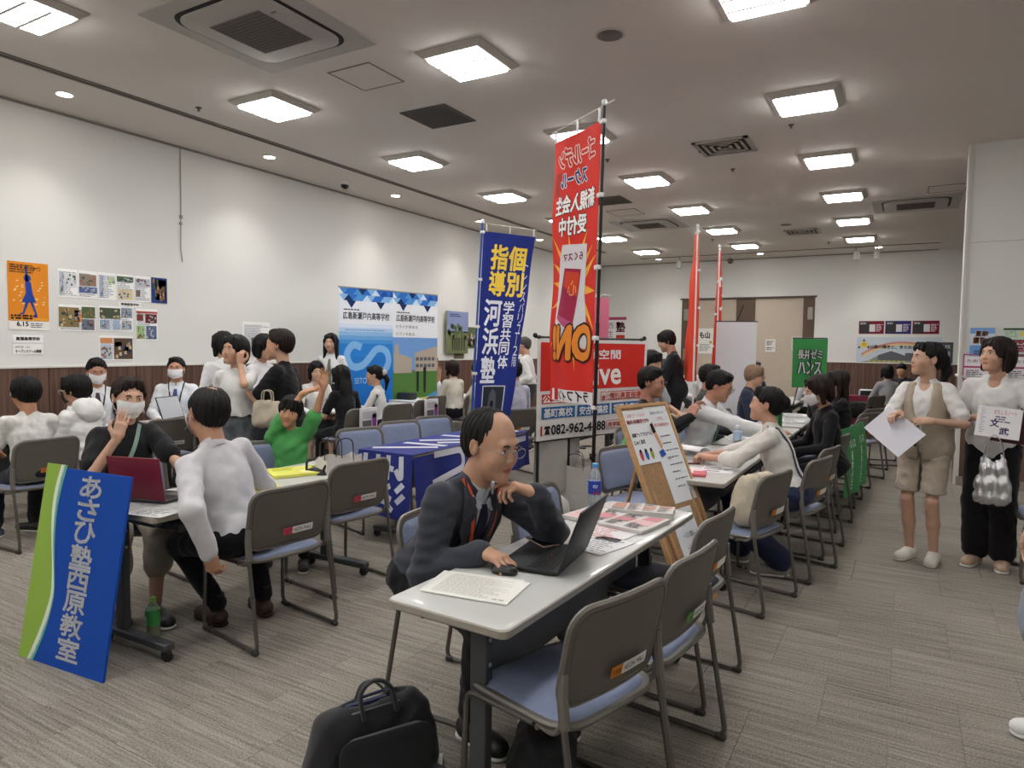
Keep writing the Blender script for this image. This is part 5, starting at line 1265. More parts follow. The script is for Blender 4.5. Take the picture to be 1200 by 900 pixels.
# two thin red flags far back
s, r = nobori('thin red flag on white pole, left one of the far pair', (-2.20, 8.20), 108, 2.95, 1.10, 1.80, .58, '#d8452f', '#d9d6cf', amp=.05, seed=4, twist=.05)
s.text('ワイズ', .18, .10, .22, .9, '#f0ece8', vert=True, bold=.03)
s, r = nobori('thin red flag on white pole, right one beside the pale banner back', (-2.30, 9.75), 101, 2.92, 1.10, 1.80, .58, '#d8452f', '#d9d6cf', amp=.05, seed=6)
s.text('ワイズ', .18, .55, .22, .9, '#f0ece8', vert=True, bold=.03)
o = nobori('pink flag edge showing past the red flag pole', (-4.2, 9.3), 50, 2.30, .75, 1.5, .45, '#c06a80', '#d9d6cf', amp=.02, seed=7)
# ---------------------------------------------------------------- red and white banner on a black stand
BA = math.degrees(math.atan2(6.73-5.26, -2.30+2.77)); BWID = 1.56
r = empty('banner_stand', (-2.77, 5.24, 0), R_(BA), 'wide red and white banner with phone number on black stand', 'banner')
def bfn(x, y, hh): return (x, -hh+.012*math.sin(x*5+y*3)*min(1, x*3)+.0, .67+y)
cl = MB(); cl.grid(lambda u, v: bfn(u*BWID, v*.90, 0), 20, 12, .0015); cl = cl.build('banner_cloth', flat('#e2e0df'), r); s = Sheet(cl, bfn); s.h = .003
s.rect(.04, .44, BWID-.08, .43, '#d8332b', 'red_field', 1, 16, 4)
s.text('勉強空間', .45, .72, .70, .09, '#f0eeee', bold=.02); s.text('Live', .585, .48, .57, .21, '#f3f0f0', bold=.03)
for i, (x, w_, t) in enumerate(((.06, .36, '公立高'), (.84, .09, '門'))): s.rect(x, .325, w_, .085, '#c94a3c', 'label_block', 1.4, 4, 1); s.text(t, x+.01, .333, w_-.02, .068, '#f2eeee', bold=.03)
s.rect(.95, .325, .56, .085, '#c94a3c', 'label_block', 1.4, 5, 1); s.rect(.958, .333, .544, .069, '#e2e0df', 'label_inner', 1.9, 5, 1); s.text('個別演習指導', .97, .338, .52, .058, '#c94a3c', lay=2.6, bold=.03)
for x, w_, t in ((.06, .43, '基町高校'), (.52, .46, '安古市高校'), (1.01, .50, '祇園北高校')): s.rect(x, .19, w_, .105, '#2b68a6', 'school_block', 1.4, 5, 1); s.text(t, x+.03, .203, w_-.06, .078, '#eef0f4', bold=.03)
s.rect(.05, .04, .02, .09, '#b8322c', 'red_bar', 1.5); s.poly([(.10, .05), (.17, .05), (.155, .09), (.145, .10), (.125, .10), (.115, .09)], '#222222', 'phone_symbol', 2); s.poly([(.09, .10), (.18, .10), (.165, .125), (.105, .125)], '#222222', 'phone_symbol', 2)
s.text('082-962-4488', .19, .045, .72, .085, '#20222a', bold=.03); s.rect(.93, .045, .58, .085, '#cf5a4c', 'label_block', 1.4, 5, 1); s.rect(.936, .051, .568, .073, '#e2e0df', 'label_inner', 1.9, 5, 1); s.text('見学随時 Mon-Sat', .95, .062, .53, .05, '#c94a3c', lay=2.6, bold=.02)
BK = mat('black_stand', '#17171a', .5)
for x in (.05, BWID-.05, .45): MB().tube([(x, .03, 0.02), (x, .03, 1.60 if x != .45 else .9)], .014, 8).build('post', BK, r)
MB().tube([(0, .03, 1.585), (BWID, .03, 1.585)], .010, 8).build('top_bar', BK, r); MB().tube([(0.0, .03, .66), (BWID, .03, .66)], .008, 8).build('lower_bar', BK, r)
MB().grid(lambda u, v: (.02+.62*u, .045+.02*math.sin(u*8), .20+.50*v+.03*math.sin(u*9)*(1-v)), 16, 6, .003).build('hanging_sheet', mat('sheet_offwhite', '#b9b5b1', .85, var=.06, bump=.2), r)
for x in (0, BWID): MB().sphere((x, .03, 1.60), .022).build('knob', BK, r)
for x in (.05, BWID-.05): MB().rbox((x, .03, .012), (.04, .42, .022), .004, 1).build('foot', BK, r)
# ---------------------------------------------------------------- cork board on an easel
AZ = R_(-14); TL = R_(24); P0 = (-1.055, 3.635, .28)
r = empty('cork_board', P0, AZ+math.pi/2, 'cork notice board with white handwritten sheets, leaning on a wooden easel', 'notice board')
ct, st_ = math.cos(TL), math.sin(TL); CW, CH_ = .50, .95
def cfn(x, y, hh): return (x, y*st_-hh*ct-0, y*ct+hh*st_)
m = MB(); a = [cfn(x, y, hh) for x in (0, CW) for y in (0, CH_) for hh in (0, -.012)]
m.add(a, [(0, 4, 6, 2), (1, 3, 7, 5), (0, 1, 5, 4), (2, 6, 7, 3), (0, 2, 3, 1), (4, 5, 7, 6)]); m.build('cork', mat('cork', '#a98562', .9, var=.25, vscale=90, bump=.2, bscale=200), r, smooth=False)
OAK = mat('oak_frame', '#c09668', .5, var=.12, vscale=12, stretch=(1, 1, 6))
def cbar(x0, y0, x1, y1): 
    m = MB(); a = [cfn(x, y, hh) for x in (x0, x1) for y in (y0, y1) for hh in (.008, -.016)]; m.add(a, [(0, 4, 6, 2), (1, 3, 7, 5), (0, 1, 5, 4), (2, 6, 7, 3), (0, 2, 3, 1), (4, 5, 7, 6)]); m.build('frame_bar', OAK, r, smooth=False)
cbar(-.015, -.015, .008, CH_+.015); cbar(CW-.008, -.015, CW+.015, CH_+.015); cbar(.008, CH_-.005, CW-.008, CH_+.015); cbar(.008, -.015, CW-.008, .008)
s = Sheet(r, cfn); s.h = .002
s.rect(-.01, .60, .30, .33, '#e4e6ea', 'notice_sheet', 2); s.rect(.235, .34, .255, .60, '#dfe2e6', 'notice_sheet', 1.2); s.rect(.14, .03, .24, .28, '#dcdfe4', 'notice_sheet', 1.5)
s.text('この夏でグーンとのばす', .03, .885, .20, .022, '#c0464e', lay=3); s.text('無料体験受付中', .02, .845, .23, .026, '#c0464e', lay=3, bold=.02); s.text('成績アッププログラム', .03, .765, .21, .024, '#2b2c30', lay=3, bold=.02); s.text('じゅく長宅', .03, .72, .11, .026, '#2b2c30', lay=3, bold=.02)
for i, c in enumerate(('#c4535a', '#3c66b8', '#9ea34c')): s.poly([(.06+.055*i+.018*math.cos(t), .655+.035*math.sin(t)) for t in np.linspace(0, 6.28, 10)[:-1]], c, 'doodle', 3); s.poly([(.06+.055*i+.012*math.cos(t), .680+.012*math.sin(t)) for t in np.linspace(0, 6.28, 8)[:-1]], '#2a2528', 'doodle', 3.4)
s.multi([[(.245, .83), (.275, .84), (.285, .78), (.25, .77)]], '#241c1c', 'drawing', 3.6); s.multi([[(.25, .775), (.285, .78), (.305, .69), (.285, .665)]], '#d39a78', 'drawing', 3.6); s.poly([(.245, .66), (.30, .67), (.31, .635), (.255, .62)], '#2f58b4', 'drawing', 3.8)
s.text('夏期のお知らせ', .29, .89, .15, .018, '#444850', lay=2.4); s.text('小学生', .34, .85, .07, .022, '#c0464e', lay=2.4); s.text('無料体験実施中', .29, .81, .17, .022, '#c0464e', lay=2.4)
for i in range(8): s.lines(.32, .74-.045*i, .15, .016, 1, '#6a6e78', 2.4, 50+i, .45)
s.text('本日、ここで説明会を', .15, .255, .21, .028, '#2b2c30', lay=3); s.text('行います。', .15, .205, .10, .026, '#2b2c30', lay=3); s.text('~11:00~', .20, .14, .13, .03, '#2b2c30', lay=3); s.text('~14:00~', .20, .07, .13, .03, '#2b2c30', lay=3)
for x in (.06, CW-.06): MB().tube([(x, -.03, -.28+.02), (x, -.03+.02, .02), cfn(x, CH_*.9, -.035)], .011, 6).build('easel_leg', OAK, r)
MB().tube([cfn(CW/2, CH_*.85, -.04), (CW/2, CH_*st_+.22, -.26)], .011, 6).build('easel_leg', OAK, r); MB().rbox((CW/2, -.03, -.02), (CW, .05, .02), .004, 1).build('ledge', OAK, r)
# ---------------------------------------------------------------- green flag, pale banner back
s, r = slab('hanging_banner', 'green banner with white outlined characters on a thin stand', 'banner', (-1.36, 10.20, .98), R_(26), .47, .68, .004, '#3f8f4f', part='cloth')
s.text('長井ゼミ', .07, .40, .33, .13, '#eef2ee', outline='#1d3a26', ow=.07, bold=.025); s.text('ハンス', .08, .19, .31, .17, '#eef2ee', outline='#1d3a26', ow=.07, bold=.03)
MB().tube([(0.0, .02, .69), (.47, .02, .69)], .008, 6).build('top_bar', BK, r)
for x, dx in ((.235, -.3), (.235, .25)): MB().tube([(x, .03, .69), (x+dx, .15, -.96)], .008, 6).build('stand_leg', BK, r)
MB().tube([(.235, .03, .69), (.235, -.22, -.96)], .008, 6).build('stand_leg', BK, r)
s, r = slab('rollup_banner', 'pale grey back of a tall roll-up banner in front of the doors', 'banner', (-2.12, 8.93, .05), R_(20), .50, 1.80, .004, '#e0e2e8', part='sheet')
MB().rbox((.25, .02, 1.805), (.52, .02, .02), .004, 1).build('top_rail', BK, r); MB().tube([(.25, .03, 0), (.25, .03, 1.80), (.33, .03, 2.02)], .009, 6).build('pole', BK, r); MB().rbox((.25, .02, -.025), (.52, .14, .045), .01, 1).build('base', MATS['alu'], r)
# crimson cloth table front and red chair covers
CR = mat('crimson_cloth', '#7a2138', .85, var=.25, vscale=60, bump=.2)
q = MB(); q.grid(lambda u, v: (-.95+1.7*u, 13.17-.015*math.sin(u*30)*(1-v), .02+.70*v), 30, 3, .003).rbox((-.1, 13.45, .709), (1.68, .56, .006), .002, 1); tag(q.build('table_cloth', CR), 'crimson cloth hanging over the far right table', 'tablecloth')
for x, y, a, l in ((-1.1, 12.2, 200, 'left'), (-.75, 11.2, 185, 'right')):
    q = MB().rbox((0, 0, 0), (.48, .07, .22), .03, 3); o = q.build('chair_cover', mat('cover_red', '#8e2433', .8)); o.location = (x+.0*math.cos(R_(a)), y, .70); o.rotation_euler = (0, 0, R_(a-90)); tag(o, f'dark red half cover on the far {l} chair back', 'chair cover')
# navy cloth over table with big white characters
NV = mat('navy_cloth', '#1c2a7c', .8, var=.1, vscale=10, bump=.15, bscale=60)
tx0, tx1, ty0, ty1, zt = -3.57, -3.05, 3.87, 5.61, .706
r = empty('table_cloth', (tx0, ty0, 0), 0, 'navy blue cloth with large white characters draped over a table', 'tablecloth')
W_, L2 = tx1-tx0, ty1-ty0
def cloth(x, y, hh):
    "x across (0..W, beyond = hanging right side), y along (below 0 = hanging near end)"
    zx = max(0, x-W_); zy = max(0, -y); fold = .02*math.sin(y*14)*min(1, zx*4)+.018*math.sin(x*17+1)*min(1, zy*4)
    X = min(x, W_)+(zx*.10+hh if zx > 0 else 0)+(fold if zx > 0 else 0); Y = max(y, 0)-(zy*.10+hh if zy > 0 else 0)-(fold if zy > 0 else 0)
    Z = zt-max(zx, zy)*.985 if (zx or zy) else zt+hh
    return (X, Y, Z)
m = MB(); 
m.grid(lambda u, v: cloth(u*W_, v*L2, 0), 8, 24, 0); m.grid(lambda u, v: cloth(u*W_, -.48*(1-v)-1e-5, 0), 16, 8, 0)
m.grid(lambda u, v: cloth(W_+(.02+.30*u if v > .12 else .02+(.30+.18*(1-v/.12))*u), v*L2, 0), 8, 40, 0)
m.build('cloth', NV, r)
s = Sheet(r, cloth); s.h = .004
WHT = '#c9cbd8'
def clstroke(pts, w_, nm='character_stroke'): s.multi(stroke(pts, w_), WHT, nm, 1.0)
for p in ([(.08, -.02), (.08, -.20)], [(.20, -.02), (.20, -.20), (.14, -.14)], [(.30, -.02), (.30, -.20)], [(.24, -.10), (.36, -.12)], [(.42, -.02), (.44, -.20), (.38, -.12)], [(.10, -.24), (.22, -.30)], [(.34, -.24), (.16, -.36)], [(.18, -.28), (.36, -.34)], [(.12, -.38), (.28, -.36), (.38, -.42)], [(.46, -.22), (.40, -.28)], [(.47, -.30), (.41, -.36)]): clstroke(p, .042)
for p in ([(W_+.03, .25), (W_+.03, .62), (W_+.17, .62), (W_+.24, .20)], [(W_+.08, .80), (W_+.20, .88)], [(W_+.04, 1.15), (W_+.24, 1.02), (W_+.24, 1.30)], [(W_+.06, 1.45), (W_+.06, 1.68)]): clstroke(p, .05)
for p in ([(.05, .10), (.45, .40)], [(.08, .45), (.46, .50)], [(.10, .62), (.40, .90)], [(.30, .60), (.46, .75)], [(.06, 1.0), (.40, 1.05), (.44, 1.3)], [(.08, 1.25), (.30, 1.5)], [(.35, 1.45), (.45, 1.66)]): clstroke(p, .075)
# white cloth on the far left table
q = MB(); q.rbox((-6.2, 8.4, .708), (.54, 1.74, .010), .004, 1); q.grid(lambda u, v: (-5.92+.012*math.sin(u*40), 7.54+1.72*u, .04+.67*v), 40, 3, .003); q.grid(lambda u, v: (-6.47+.55*u, 7.53+.01*math.sin(u*15), .04+.67*v), 12, 3, .003); tag(q.build('table_cloth', mat('white_cloth', '#d9d8d6', .85, bump=.2)), 'white cloth over the table at the left wall', 'tablecloth')
# ---------------------------------------------------------------- people
def P(headat, face, label, **k): return person((0, 0), face, label, headat=headat, **k)
# front man: suit jacket over white shirt
def suit(jc='#3b3e47', shirt='#d8dce4', tie_='#1b1f33', lany=True, open_=.07):
    def f(root, k):
        up, s, sh = k['up'], k['s'], k['sh']; jm = mat('suit_'+jc.strip('#'), jc, .85, var=.08, vscale=40, bump=.2, bscale=300, sheen=.15, spec=.2)
        tie = ribbon(sh, [up(0, .10, .475), up(.0, .13, .44), up(.0, .15, .28), up(.0, .15, .02)], [.026*s, .045*s, .06*s, .078*s], .006, .005); tie.build('tie', mat('tie_dots', tie_, .6, var=.3, vscale=160), root)
        for sg in (-1, 1):
            # lapel
            P_, N_ = snap(sh, [up(sg*.064, -.02, .505), up(sg*.055, .08, .45), up(sg*.038, .15, .30), up(sg*.022, .15, .16), up(sg*.075, .12, .30), up(sg*.118, .09, .36), up(sg*.10, .07, .40), up(sg*.105, .03, .47)], .031)
            V = list(P_)+list(P_+N_*.006); n = len(P_); F = [tuple(range(n)), tuple(range(2*n-1, n-1, -1))]+[(i, n+i, n+(i+1) % n, (i+1) % n) for i in range(n)]
            if sg > 0: F = [q[::-1] for q in F]
            MB().add(V, F).build('lapel', jm, root, smooth=False)
        if lany: lanyard('#d2532a', h=.026)(root, k); rb = ribbon(sh, [up(-.08, .06, .40), up(-.055, .12, .30), up(-.02, .15, .16)], .012, .011, .0015); rb.build('green_strap', mat('lan_green', '#2f6b50', .6), root)
    return f
def jacketize(root, jc='#3b3e47', lod=0):
    "jacket as its own garment around the shirt, open at the front"
    k = root_k[root.name]; up, s, TT = k['up'], k['s'], k['TT']; sh = k['sh']
    pr = []
    for p in sh:
        if p[0] == 'rc': pr.append(('rc', p[1], p[2], p[3]+.010, p[4]+.010, p[5]))
        elif p[0] == 'el': pr.append(('el', p[1], tuple(np.array(p[2])+.012), p[3], p[4]))
    pr = pr[:3]+pr[4:]
    n0 = k['neck']; pr.append(('se', n0+TT@np.array([0, .03, .045])*s, (.068*s, .075*s, .050*s), TT, .01))
    # V opening
    pr.append(('se', up(0, .15, .39), (.088*s, .105*s, .21*s), TT, .01)); pr.append(('se', up(0, .11, .47), (.055*s, .085*s, .09*s), TT, .01)); pr.append(('se', up(0, .17, .10), (.040*s, .090*s, .26*s), TT, .01))
    v, f_ = sdf_mesh(pr, .008 if lod == 0 else .013, fold_disp(77, .006))
    mesh_obj('jacket', v, f_, mat('suit_'+jc.strip('#'), jc, .85, var=.08, vscale=40, bump=.2, bscale=300, sheen=.15, spec=.2), root, smooth=True)
root_k = {}
def keep(*fs):
    def f(root, k):
        root_k[root.name] = k
        for q in fs: q(root, k)
    return f
def watch(side='L'):
    def f(root, k):
        sh, el, wr, a, sg = k['A'][side]; d = np.array(a['d'], float); d /= np.linalg.norm(d); c = wr+d*.018; M = frame(wr-el, a['n'])
        ring = [c+M@np.array([.030*math.cos(t), 0, .024*math.sin(t)]) for t in np.linspace(0, 2*math.pi, 17)[:-1]]
        MB().tube(ring, .006, 6, closed=True, flat_=1.6).build('watch_band', mat('steel', '#a5a7aa', .25, .9), root)
        b = MB().lathe([(.004, 0), (.019, 0), (.020, .006), (.016, .009), (.004, .009)], n=18, c=c+M[:, 2]*.024, R=M).build('watch_face', mat('steel', '#a5a7aa', .25, .9), root)
    return f
m1 = P((-1.36, 2.21), -8, 'seated man with glasses in dark suit, chin on hand at the laptop', H=1.70, lod=0, lean=.60, twist=-.05, head=(-2, -12, 0), hw=1.10, hair='bald', hairc='greyblack', skin='#c0947a', shirt='#cfd4de', bottom='#16171b',
      arms={'R': dict(ww=(-1.305, 2.065, .752), h=(.35, -.6, -.8), d=(.02, 1, -.12), n=(0, .1, 1), curl=.42, spread=.10), 'L': dict(wf=(-.078, .160, -.128), h=(-.8, .2, -1), d=(.55, -.66, .28), n=(-.35, .35, .85), curl=[.30, .75, .85, .9], thumb=.1)}, 
      extra=keep(suit(), collar('#cfd4de'), watch('L')), glasses='#9a9a9c', shoe='#151416', legs={'R': dict(a=(.10, .30, .085)), 'L': dict(a=(-.12, .44, .085))})
jacketize(m1)
m2 = P((-3.055, 2.205), 166, 'balding man in pale striped shirt seen from behind, leaning on his chair', seat=.43, H=1.66, lod=0, lean=.27, side=-.22, twist=.22, head=(6, -4, 4), hair='thin', hairc='greyblack', skin='#bd8c72', shirt='#cbcace', bottom='#101116', mask='#e8e8ea', loose=.008, hw=1.08,
      arms={'L': dict(ww=(-2.80, 2.03, .50), h=(-.6, -.9, .2), d=(.25, .15, -1), n=(-.8, -.6, 0), curl=.75), 'R': dict(w=(.10, .36, .74), h=(.5, -.6, -.3))}, shoe='#3b2620', sock='#26282c', shoe_sole='#2a1d18', legs={'L': dict(wa=(-3.12, 2.30, .085), h=(-.5, 1, .8)), 'R': dict(wa=(-3.02, 2.52, .085), h=(.2, 1, .8))}, extra=keep(collar('#cbcace')))
m3 = P((-3.86, 2.28), -18, 'woman in black top with hand over her white face mask', H=1.62, lod=0, lean=.06, head=(4, -4, -4), fem=True, hair='pony', hairc='brown', skin='#caa088', shirt='#141316', sleeve='short', bottom='#a59c8b', bottomk='shorts', mask='#e6e6e8', shoe='#1a1a1e', loose=.012, neckv=.0,
      arms={'R': dict(w=(.09, .20, .975), h=(.5, .4, -1), d=(-.25, .02, .9), n=(.1, .95, .1), curl=.12), 'L': dict(w=(-.25, .42, .70), h=(-.6, -.2, -.6))}, legs={'R': dict(a=(.12, .36, .085)), 'L': dict(a=(-.02, .46, .085))},
      extra=keep(lambda r_, k: ribbon(k['sh'], [k['up'](-.07, -.02, .50), k['up'](-.02, .12, .38), k['up'](.05, .14, .22), k['up'](.13, .12, .06)], .022, .004).build('bag_strap', mat('strap_green', '#7f9a8c', .7), r_)))
# swoosh on her shoe
sh_ = [c for c in children(m3) if c.name.startswith('shoe')]
for c in sh_[:1]:
    V = np.array([v.co[:] for v in c.data.vertices]); ctr = V.mean(0); mx = V[:, 0].max()
    Sheet(c, lambda x, y, h: (mx+.002, ctr[1]-.02+x, ctr[2]-.012+y)).multi([[(-.025, .012), (-.012, .0), (.055, .030), (-.002, .014), (-.022, .022)]], '#e6e6e6', 'tick_mark', 1)
P((-5.60, 2.54), 172, 'boy with bowl haircut in white patterned tee, back to us at left edge', H=1.45, lod=1, lean=.14, hair='fringe', head=(8, -6, 0), shirt=mat('pattern_tee', '#d6d4cf', .85, var=.14, vscale=34, bump=.2), sleeve='short', bottom='#1d2432', shoe='#47586a', glasses='#d8d8da', skin='#b98568', hw=1.08, loose=.006)
P((-5.62, 2.90), 196, 'boy in white hoodie with black mask and white glasses', H=1.48, lod=1, lean=.20, hair='fringe', head=(6, -8, 0), shirt='#e2e1df', bottom='#1d2026', mask='#1a1a1d', glasses='#e4e4e6', hw=1.08, loose=.02,
  extra=keep(lambda r_, k: (lambda vf: mesh_obj('hood', vf[0], vf[1], mat('shirt_e2e1df'), r_, smooth=True))(sdf_mesh([('rc', k['neck']+k['TT']@np.array([-.06, -.05, .02]), k['neck']+k['TT']@np.array([.06, -.05, .02]), .05, .05, .04), ('el', k['neck']+k['TT']@np.array([0, -.09, -.03]), (.11, .05, .09), k['TT'], .04)], .014, fold_disp(4, .005)))))
P((-6.95, 3.79), -22, 'man in white shirt and purple tie with mask, looking down by wall', H=1.70, lod=1, head=(0, -14, 0), shirt='#dfe0e4', tie='#3a2438', mask='#e9e9ea', skin='#b9866c', extra=keep(collar('#dfe0e4'), lanyard('#23242a')))
P((-6.95, 4.64), -44, 'man in white shirt and blue tie with mask behind the dark laptop', H=1.70, lod=1, head=(0, 2, 0), shirt='#dfe2e8', tie='#27408c', mask='#e9e9ea', skin='#b9866c', extra=keep(collar('#dfe2e8'), lanyard('#23242a')))
P((-5.55, 4.18), 150, 'girl with dark bobbed hair in white shirt, standing with back to us', pose='stand', H=1.60, lod=1, fem=True, hair='bob', shirt='#dedee0', tuck=True, bottom='#24262e', bottomk='skirt', head=(20, -12, 0))
P((-4.66, 3.62), -72, 'girl in white tee and grey trousers raising her fist to her ear', pose='stand', H=1.55, lod=1, fem=True, hair='bobdown', shirt='#dcdcda', sleeve='short', bottom='#5c6066', head=(-10, 4, 0), skin='#c4977e', loose=.012, tuck=True, bottomk='wide', mouth='#b06a60',
  arms={'L': dict(w=(-.115, .15, 1.34), h=(-.6, .5, -1), d=(0, .05, 1), n=(0, 1, -.2), curl=.95), 'R': dict(w=(.22, .06, .80), h=(.4, -1, 0), d=(0, .15, -1), n=(1, 0, 0))},
  extra=keep(lambda r_, k: MB().tube([k['hipc']+np.array([.142*math.cos(t), .096*math.sin(t), .085]) for t in np.linspace(0, 2*math.pi, 20)[:-1]], .014, 6, closed=True).build('belt', mat('belt_black', '#1a1a1c', .5), r_)))
P((-4.42, 3.86), 205, 'woman with short brown hair in black top, turned to the girl', pose='stand', H=1.60, lod=1, fem=True, hair='short', hairc='brown', shirt='#0f0f12', sleeve='short', bottom='#141418', hw=1.08, skin='#c79a80', loose=.022,
  arms={'L': dict(w=(-.10, .34, 1.17), h=(-.5, -.5, -1), d=(.1, .3, .8), n=(-1, 0, .2), curl=.7), 'R': dict(w=(.16, .24, 1.02), h=(.5, -.6, -.8))})
P((-5.25, 4.42), 10, 'girl in white shirt half hidden behind the short-haired woman', pose='stand', H=1.58, lod=2, fem=True, hair='bob', shirt='#dcdcde', bottom='#24262e', bottomk='skirt', head=(0, -10, 0), arms={'R': dict(w=(.05, .26, 1.15), h=(.6, 0, -1), d=(-.3, .4, .8), curl=.7)})
P((-3.74, 3.36), -52, 'boy in green tee stretching both arms over his head', H=1.30, lod=1, child=True, hair='fringe', shirt='#4f9e57', sleeve='short', bottom='#1b1c22', skin='#c79574', lean=.05, side=.10, head=(0, -8, -12), loose=.010, seat=.44,
  arms={'R': dict(ww=(-3.54, 3.40, 1.27), h=(1, .0, .2), d=(-.75, .1, .35), n=(0, .3, 1), curl=.25), 'L': dict(ww=(-3.46, 3.42, 1.24), h=(-1, .3, .0), d=(-.1, 0, .95), n=(0, -.3, .5), curl=.3)})
def mid(*a, **k): 
    k.setdefault('lod', 2); return P(*a, **k)
mid((-6.6, 6.62), -62, 'long-haired pupil standing in white shirt and grey tie before banner', pose='stand', H=1.64, fem=True, hair='long', shirt='#dcdde0', tie='#6d746a', tuck=True, bottom='#1d1e24', bottomk='skirt', skin='#c9a08a')
mid((-6.3, 6.08), -35, 'seated pupil in white knitted vest facing us', H=1.60, fem=True, hair='bobdown', shirt='#d6d4d0', bottom='#22242c', bottomk='skirt', head=(0, -10, 0), skin='#cda48e', neckv=.03)
mid((-5.55, 5.72), 165, 'seated girl in black tee with long black hair, back to us', H=1.55, fem=True, hair='long', shirt='#121215', sleeve='short', bottom='#17181c', lean=.22, head=(10, -12, 0))
mid((-5.58, 6.32), 205, 'girl with ponytail and pale scrunchie in white striped jersey', H=1.50, fem=True, hair='pony', shirt='#dad9d6', bottom='#1a1b20', lean=.12, head=(10, -6, 0),
  extra=keep(lambda r_, k: MB().sphere(k['H_'](0, -.12, .02), (.045, .04, .045), 10, 7).build('scrunchie', mat('scrunchie', '#c9b8b4', .9, bump=.6, bscale=60), r_), lambda r_, k: [ribbon(k['sh'], [k['up'](-.15, -.01, .42), k['up'](-.17, 0, .30), k['up'](-.17, .0, .18)], .02, .004).build('stripe', mat('stripe_navy', '#20233a', .8), r_)]))
mid((-6.55, 8.80), 0, 'man in white shirt at white cloth table, hand raised in talk', H=1.72, hair='short', shirt='#dfe2ea', sleeve='short', head=(0, -14, 0), lean=.15, skin='#b8876e', arms={'R': dict(w=(.12, .30, .98), h=(.6, 0, -1), d=(0, .1, 1), n=(1, 0, 0), curl=.1)})
mid((-5.75, 8.20), 165, 'woman with brown bob in beige jumper, back to us', H=1.60, fem=True, hair='bob', hairc='brown', shirt='#c2bbae', bottom='#15151a', loose=.02, lean=.12)
mid((-5.72, 8.84), 190, 'child in cream top beside the woman in beige', H=1.42, hair='fringe', shirt='#cfcabf', bottom='#2a2c33', lean=.1, hw=1.05)
mid((-4.78, 8.60), 196, 'grey-haired man standing in white shirt and dark grey trousers', pose='stand', H=1.64, hair='short', hairc='grey', shirt='#dad9d6', bottom='#3d3f44', tuck=True, loose=.012, head=(8, -8, 0), arms={'L': dict(w=(-.20, .15, .95), h=(-.3, -1, 0), d=(.1, .6, -.5))})
mid((-3.98, 6.92), 160, 'seated man in lavender shirt behind the navy flag', H=1.72, hair='short', shirt='#b3b3c2', bottom='#2b2d33', lean=.15, lod=1, extra=keep(collar('#b3b3c2')))
mid((-1.86, 5.62), 2, 'man with glasses in black jacket behind the cork board', H=1.70, lod=1, hair='short', shirt='#1b1b1e', bottom='#15151a', glasses=True, skin='#b0806a', head=(-2, -6, 0), lean=.12, hw=1.05, arms={'L': dict(w=(-.16, .40, .95), h=(-.6, .2, -1), d=(.2, .2, .9), curl=.7), 'R': dict(w=(.12, .42, .95), h=(.6, .2, -1), d=(-.4, .2, .8), n=(.5, 0, .5), curl=.7)})
mid((-2.32, 7.00), -20, 'person in grey shirt sitting left of the man with glasses', H=1.70, hair='fringe', shirt='#a9adb4', sleeve='short', bottom='#1c1d22', head=(0, -12, 0), lean=.05, seat=.60)
mid((-2.62, 8.42), 200, 'man standing in dark navy jacket, bent over a table', pose='stand', H=1.74, hair='fringe', shirt='#16181f', sleeve='34', bottom='#14151a', lean=.16, head=(0, -22, 0), lod=1, skin='#bd9079', arms={'L': dict(w=(-.18, .34, .86), h=(-.5, -.7, -.3), d=(.0, .6, -.5)), 'R': dict(w=(.18, .36, .90), h=(.5, -.7, -.3))}, loose=.015)
m4 = mid((-1.72, 7.08), 8, 'man in charcoal suit with glasses facing right', H=1.72, hair='short', shirt='#d8d9dc', bottom='#1e2024', glasses=True, skin='#b4866c', head=(-2, -4, 0), lean=.08, lod=1, extra=keep())
jacketize(m4, '#3a3d40', 1)
mid((-1.36, 5.92), -4, 'tutor in white shirt, teal tie and glasses leaning over table', H=1.72, hair='short', shirt='#dcdfe0', tie='#2c5a60', bottom='#16171b', glasses=True, skin='#bb8a70', head=(0, -20, 0), lean=.30, lod=1, hw=1.03, loose=.01, extra=keep(collar('#dcdfe0')),
  arms={'R': dict(w=(.12, .62, .84), h=(.6, .2, -1), d=(.1, 1, .05), n=(.2, 0, 1), curl=.15), 'L': dict(w=(-.06, .55, .80), h=(-.6, 0, -1), d=(.4, 1, -.1), n=(0, 0, 1), curl=.4)})
m5 = mid((-1.50, 8.25), 0, 'fair-haired person with glasses in dark blue jacket', H=1.68, hair='fringe', hairc='fair', shirt='#c9c9c8', bottom='#1a1b20', glasses=True, head=(0, -10, 0), lean=.12, extra=keep())
jacketize(m5, '#2c3346', 1)
mid((-.80, 4.82), 184, 'woman with hair in a bun, white tee and navy overall, leaning on table', H=1.60, fem=True, hair='bun', hairc='black', shirt='#d6d3cd', sleeve='34', bottom='#252c48', bottomk='wide', lean=.38, head=(0, 6, 0), lod=1, loose=.004, shoe='#8f8a82', skin='#c79a82',
  arms={'R': dict(w=(.03, .52, .755), h=(.7, .0, -.4), d=(-.5, .6, 0), n=(0, 0, 1), curl=.6), 'L': dict(w=(-.10, .50, .755), h=(-.7, .0, -.4), d=(.6, .5, 0), n=(0, 0, 1), curl=.6)}, legs={'R': dict(a=(.1, .30, .085), h=(0, 1, .8)), 'L': dict(a=(-.1, .02, .085), h=(0, 1, .4))},
  extra=keep(lambda r_, k: [ribbon(k['sh'], [k['up'](sg*.06, -.02, .48), k['up'](sg*.07, -.14, .36), k['up'](sg*.085, -.15, .18), k['up'](sg*.10, -.13, .0)], .018, .005).build('overall_strap', mat('cloth_252c48', '#252c48', .85), r_) for sg in (-1, 1)]))
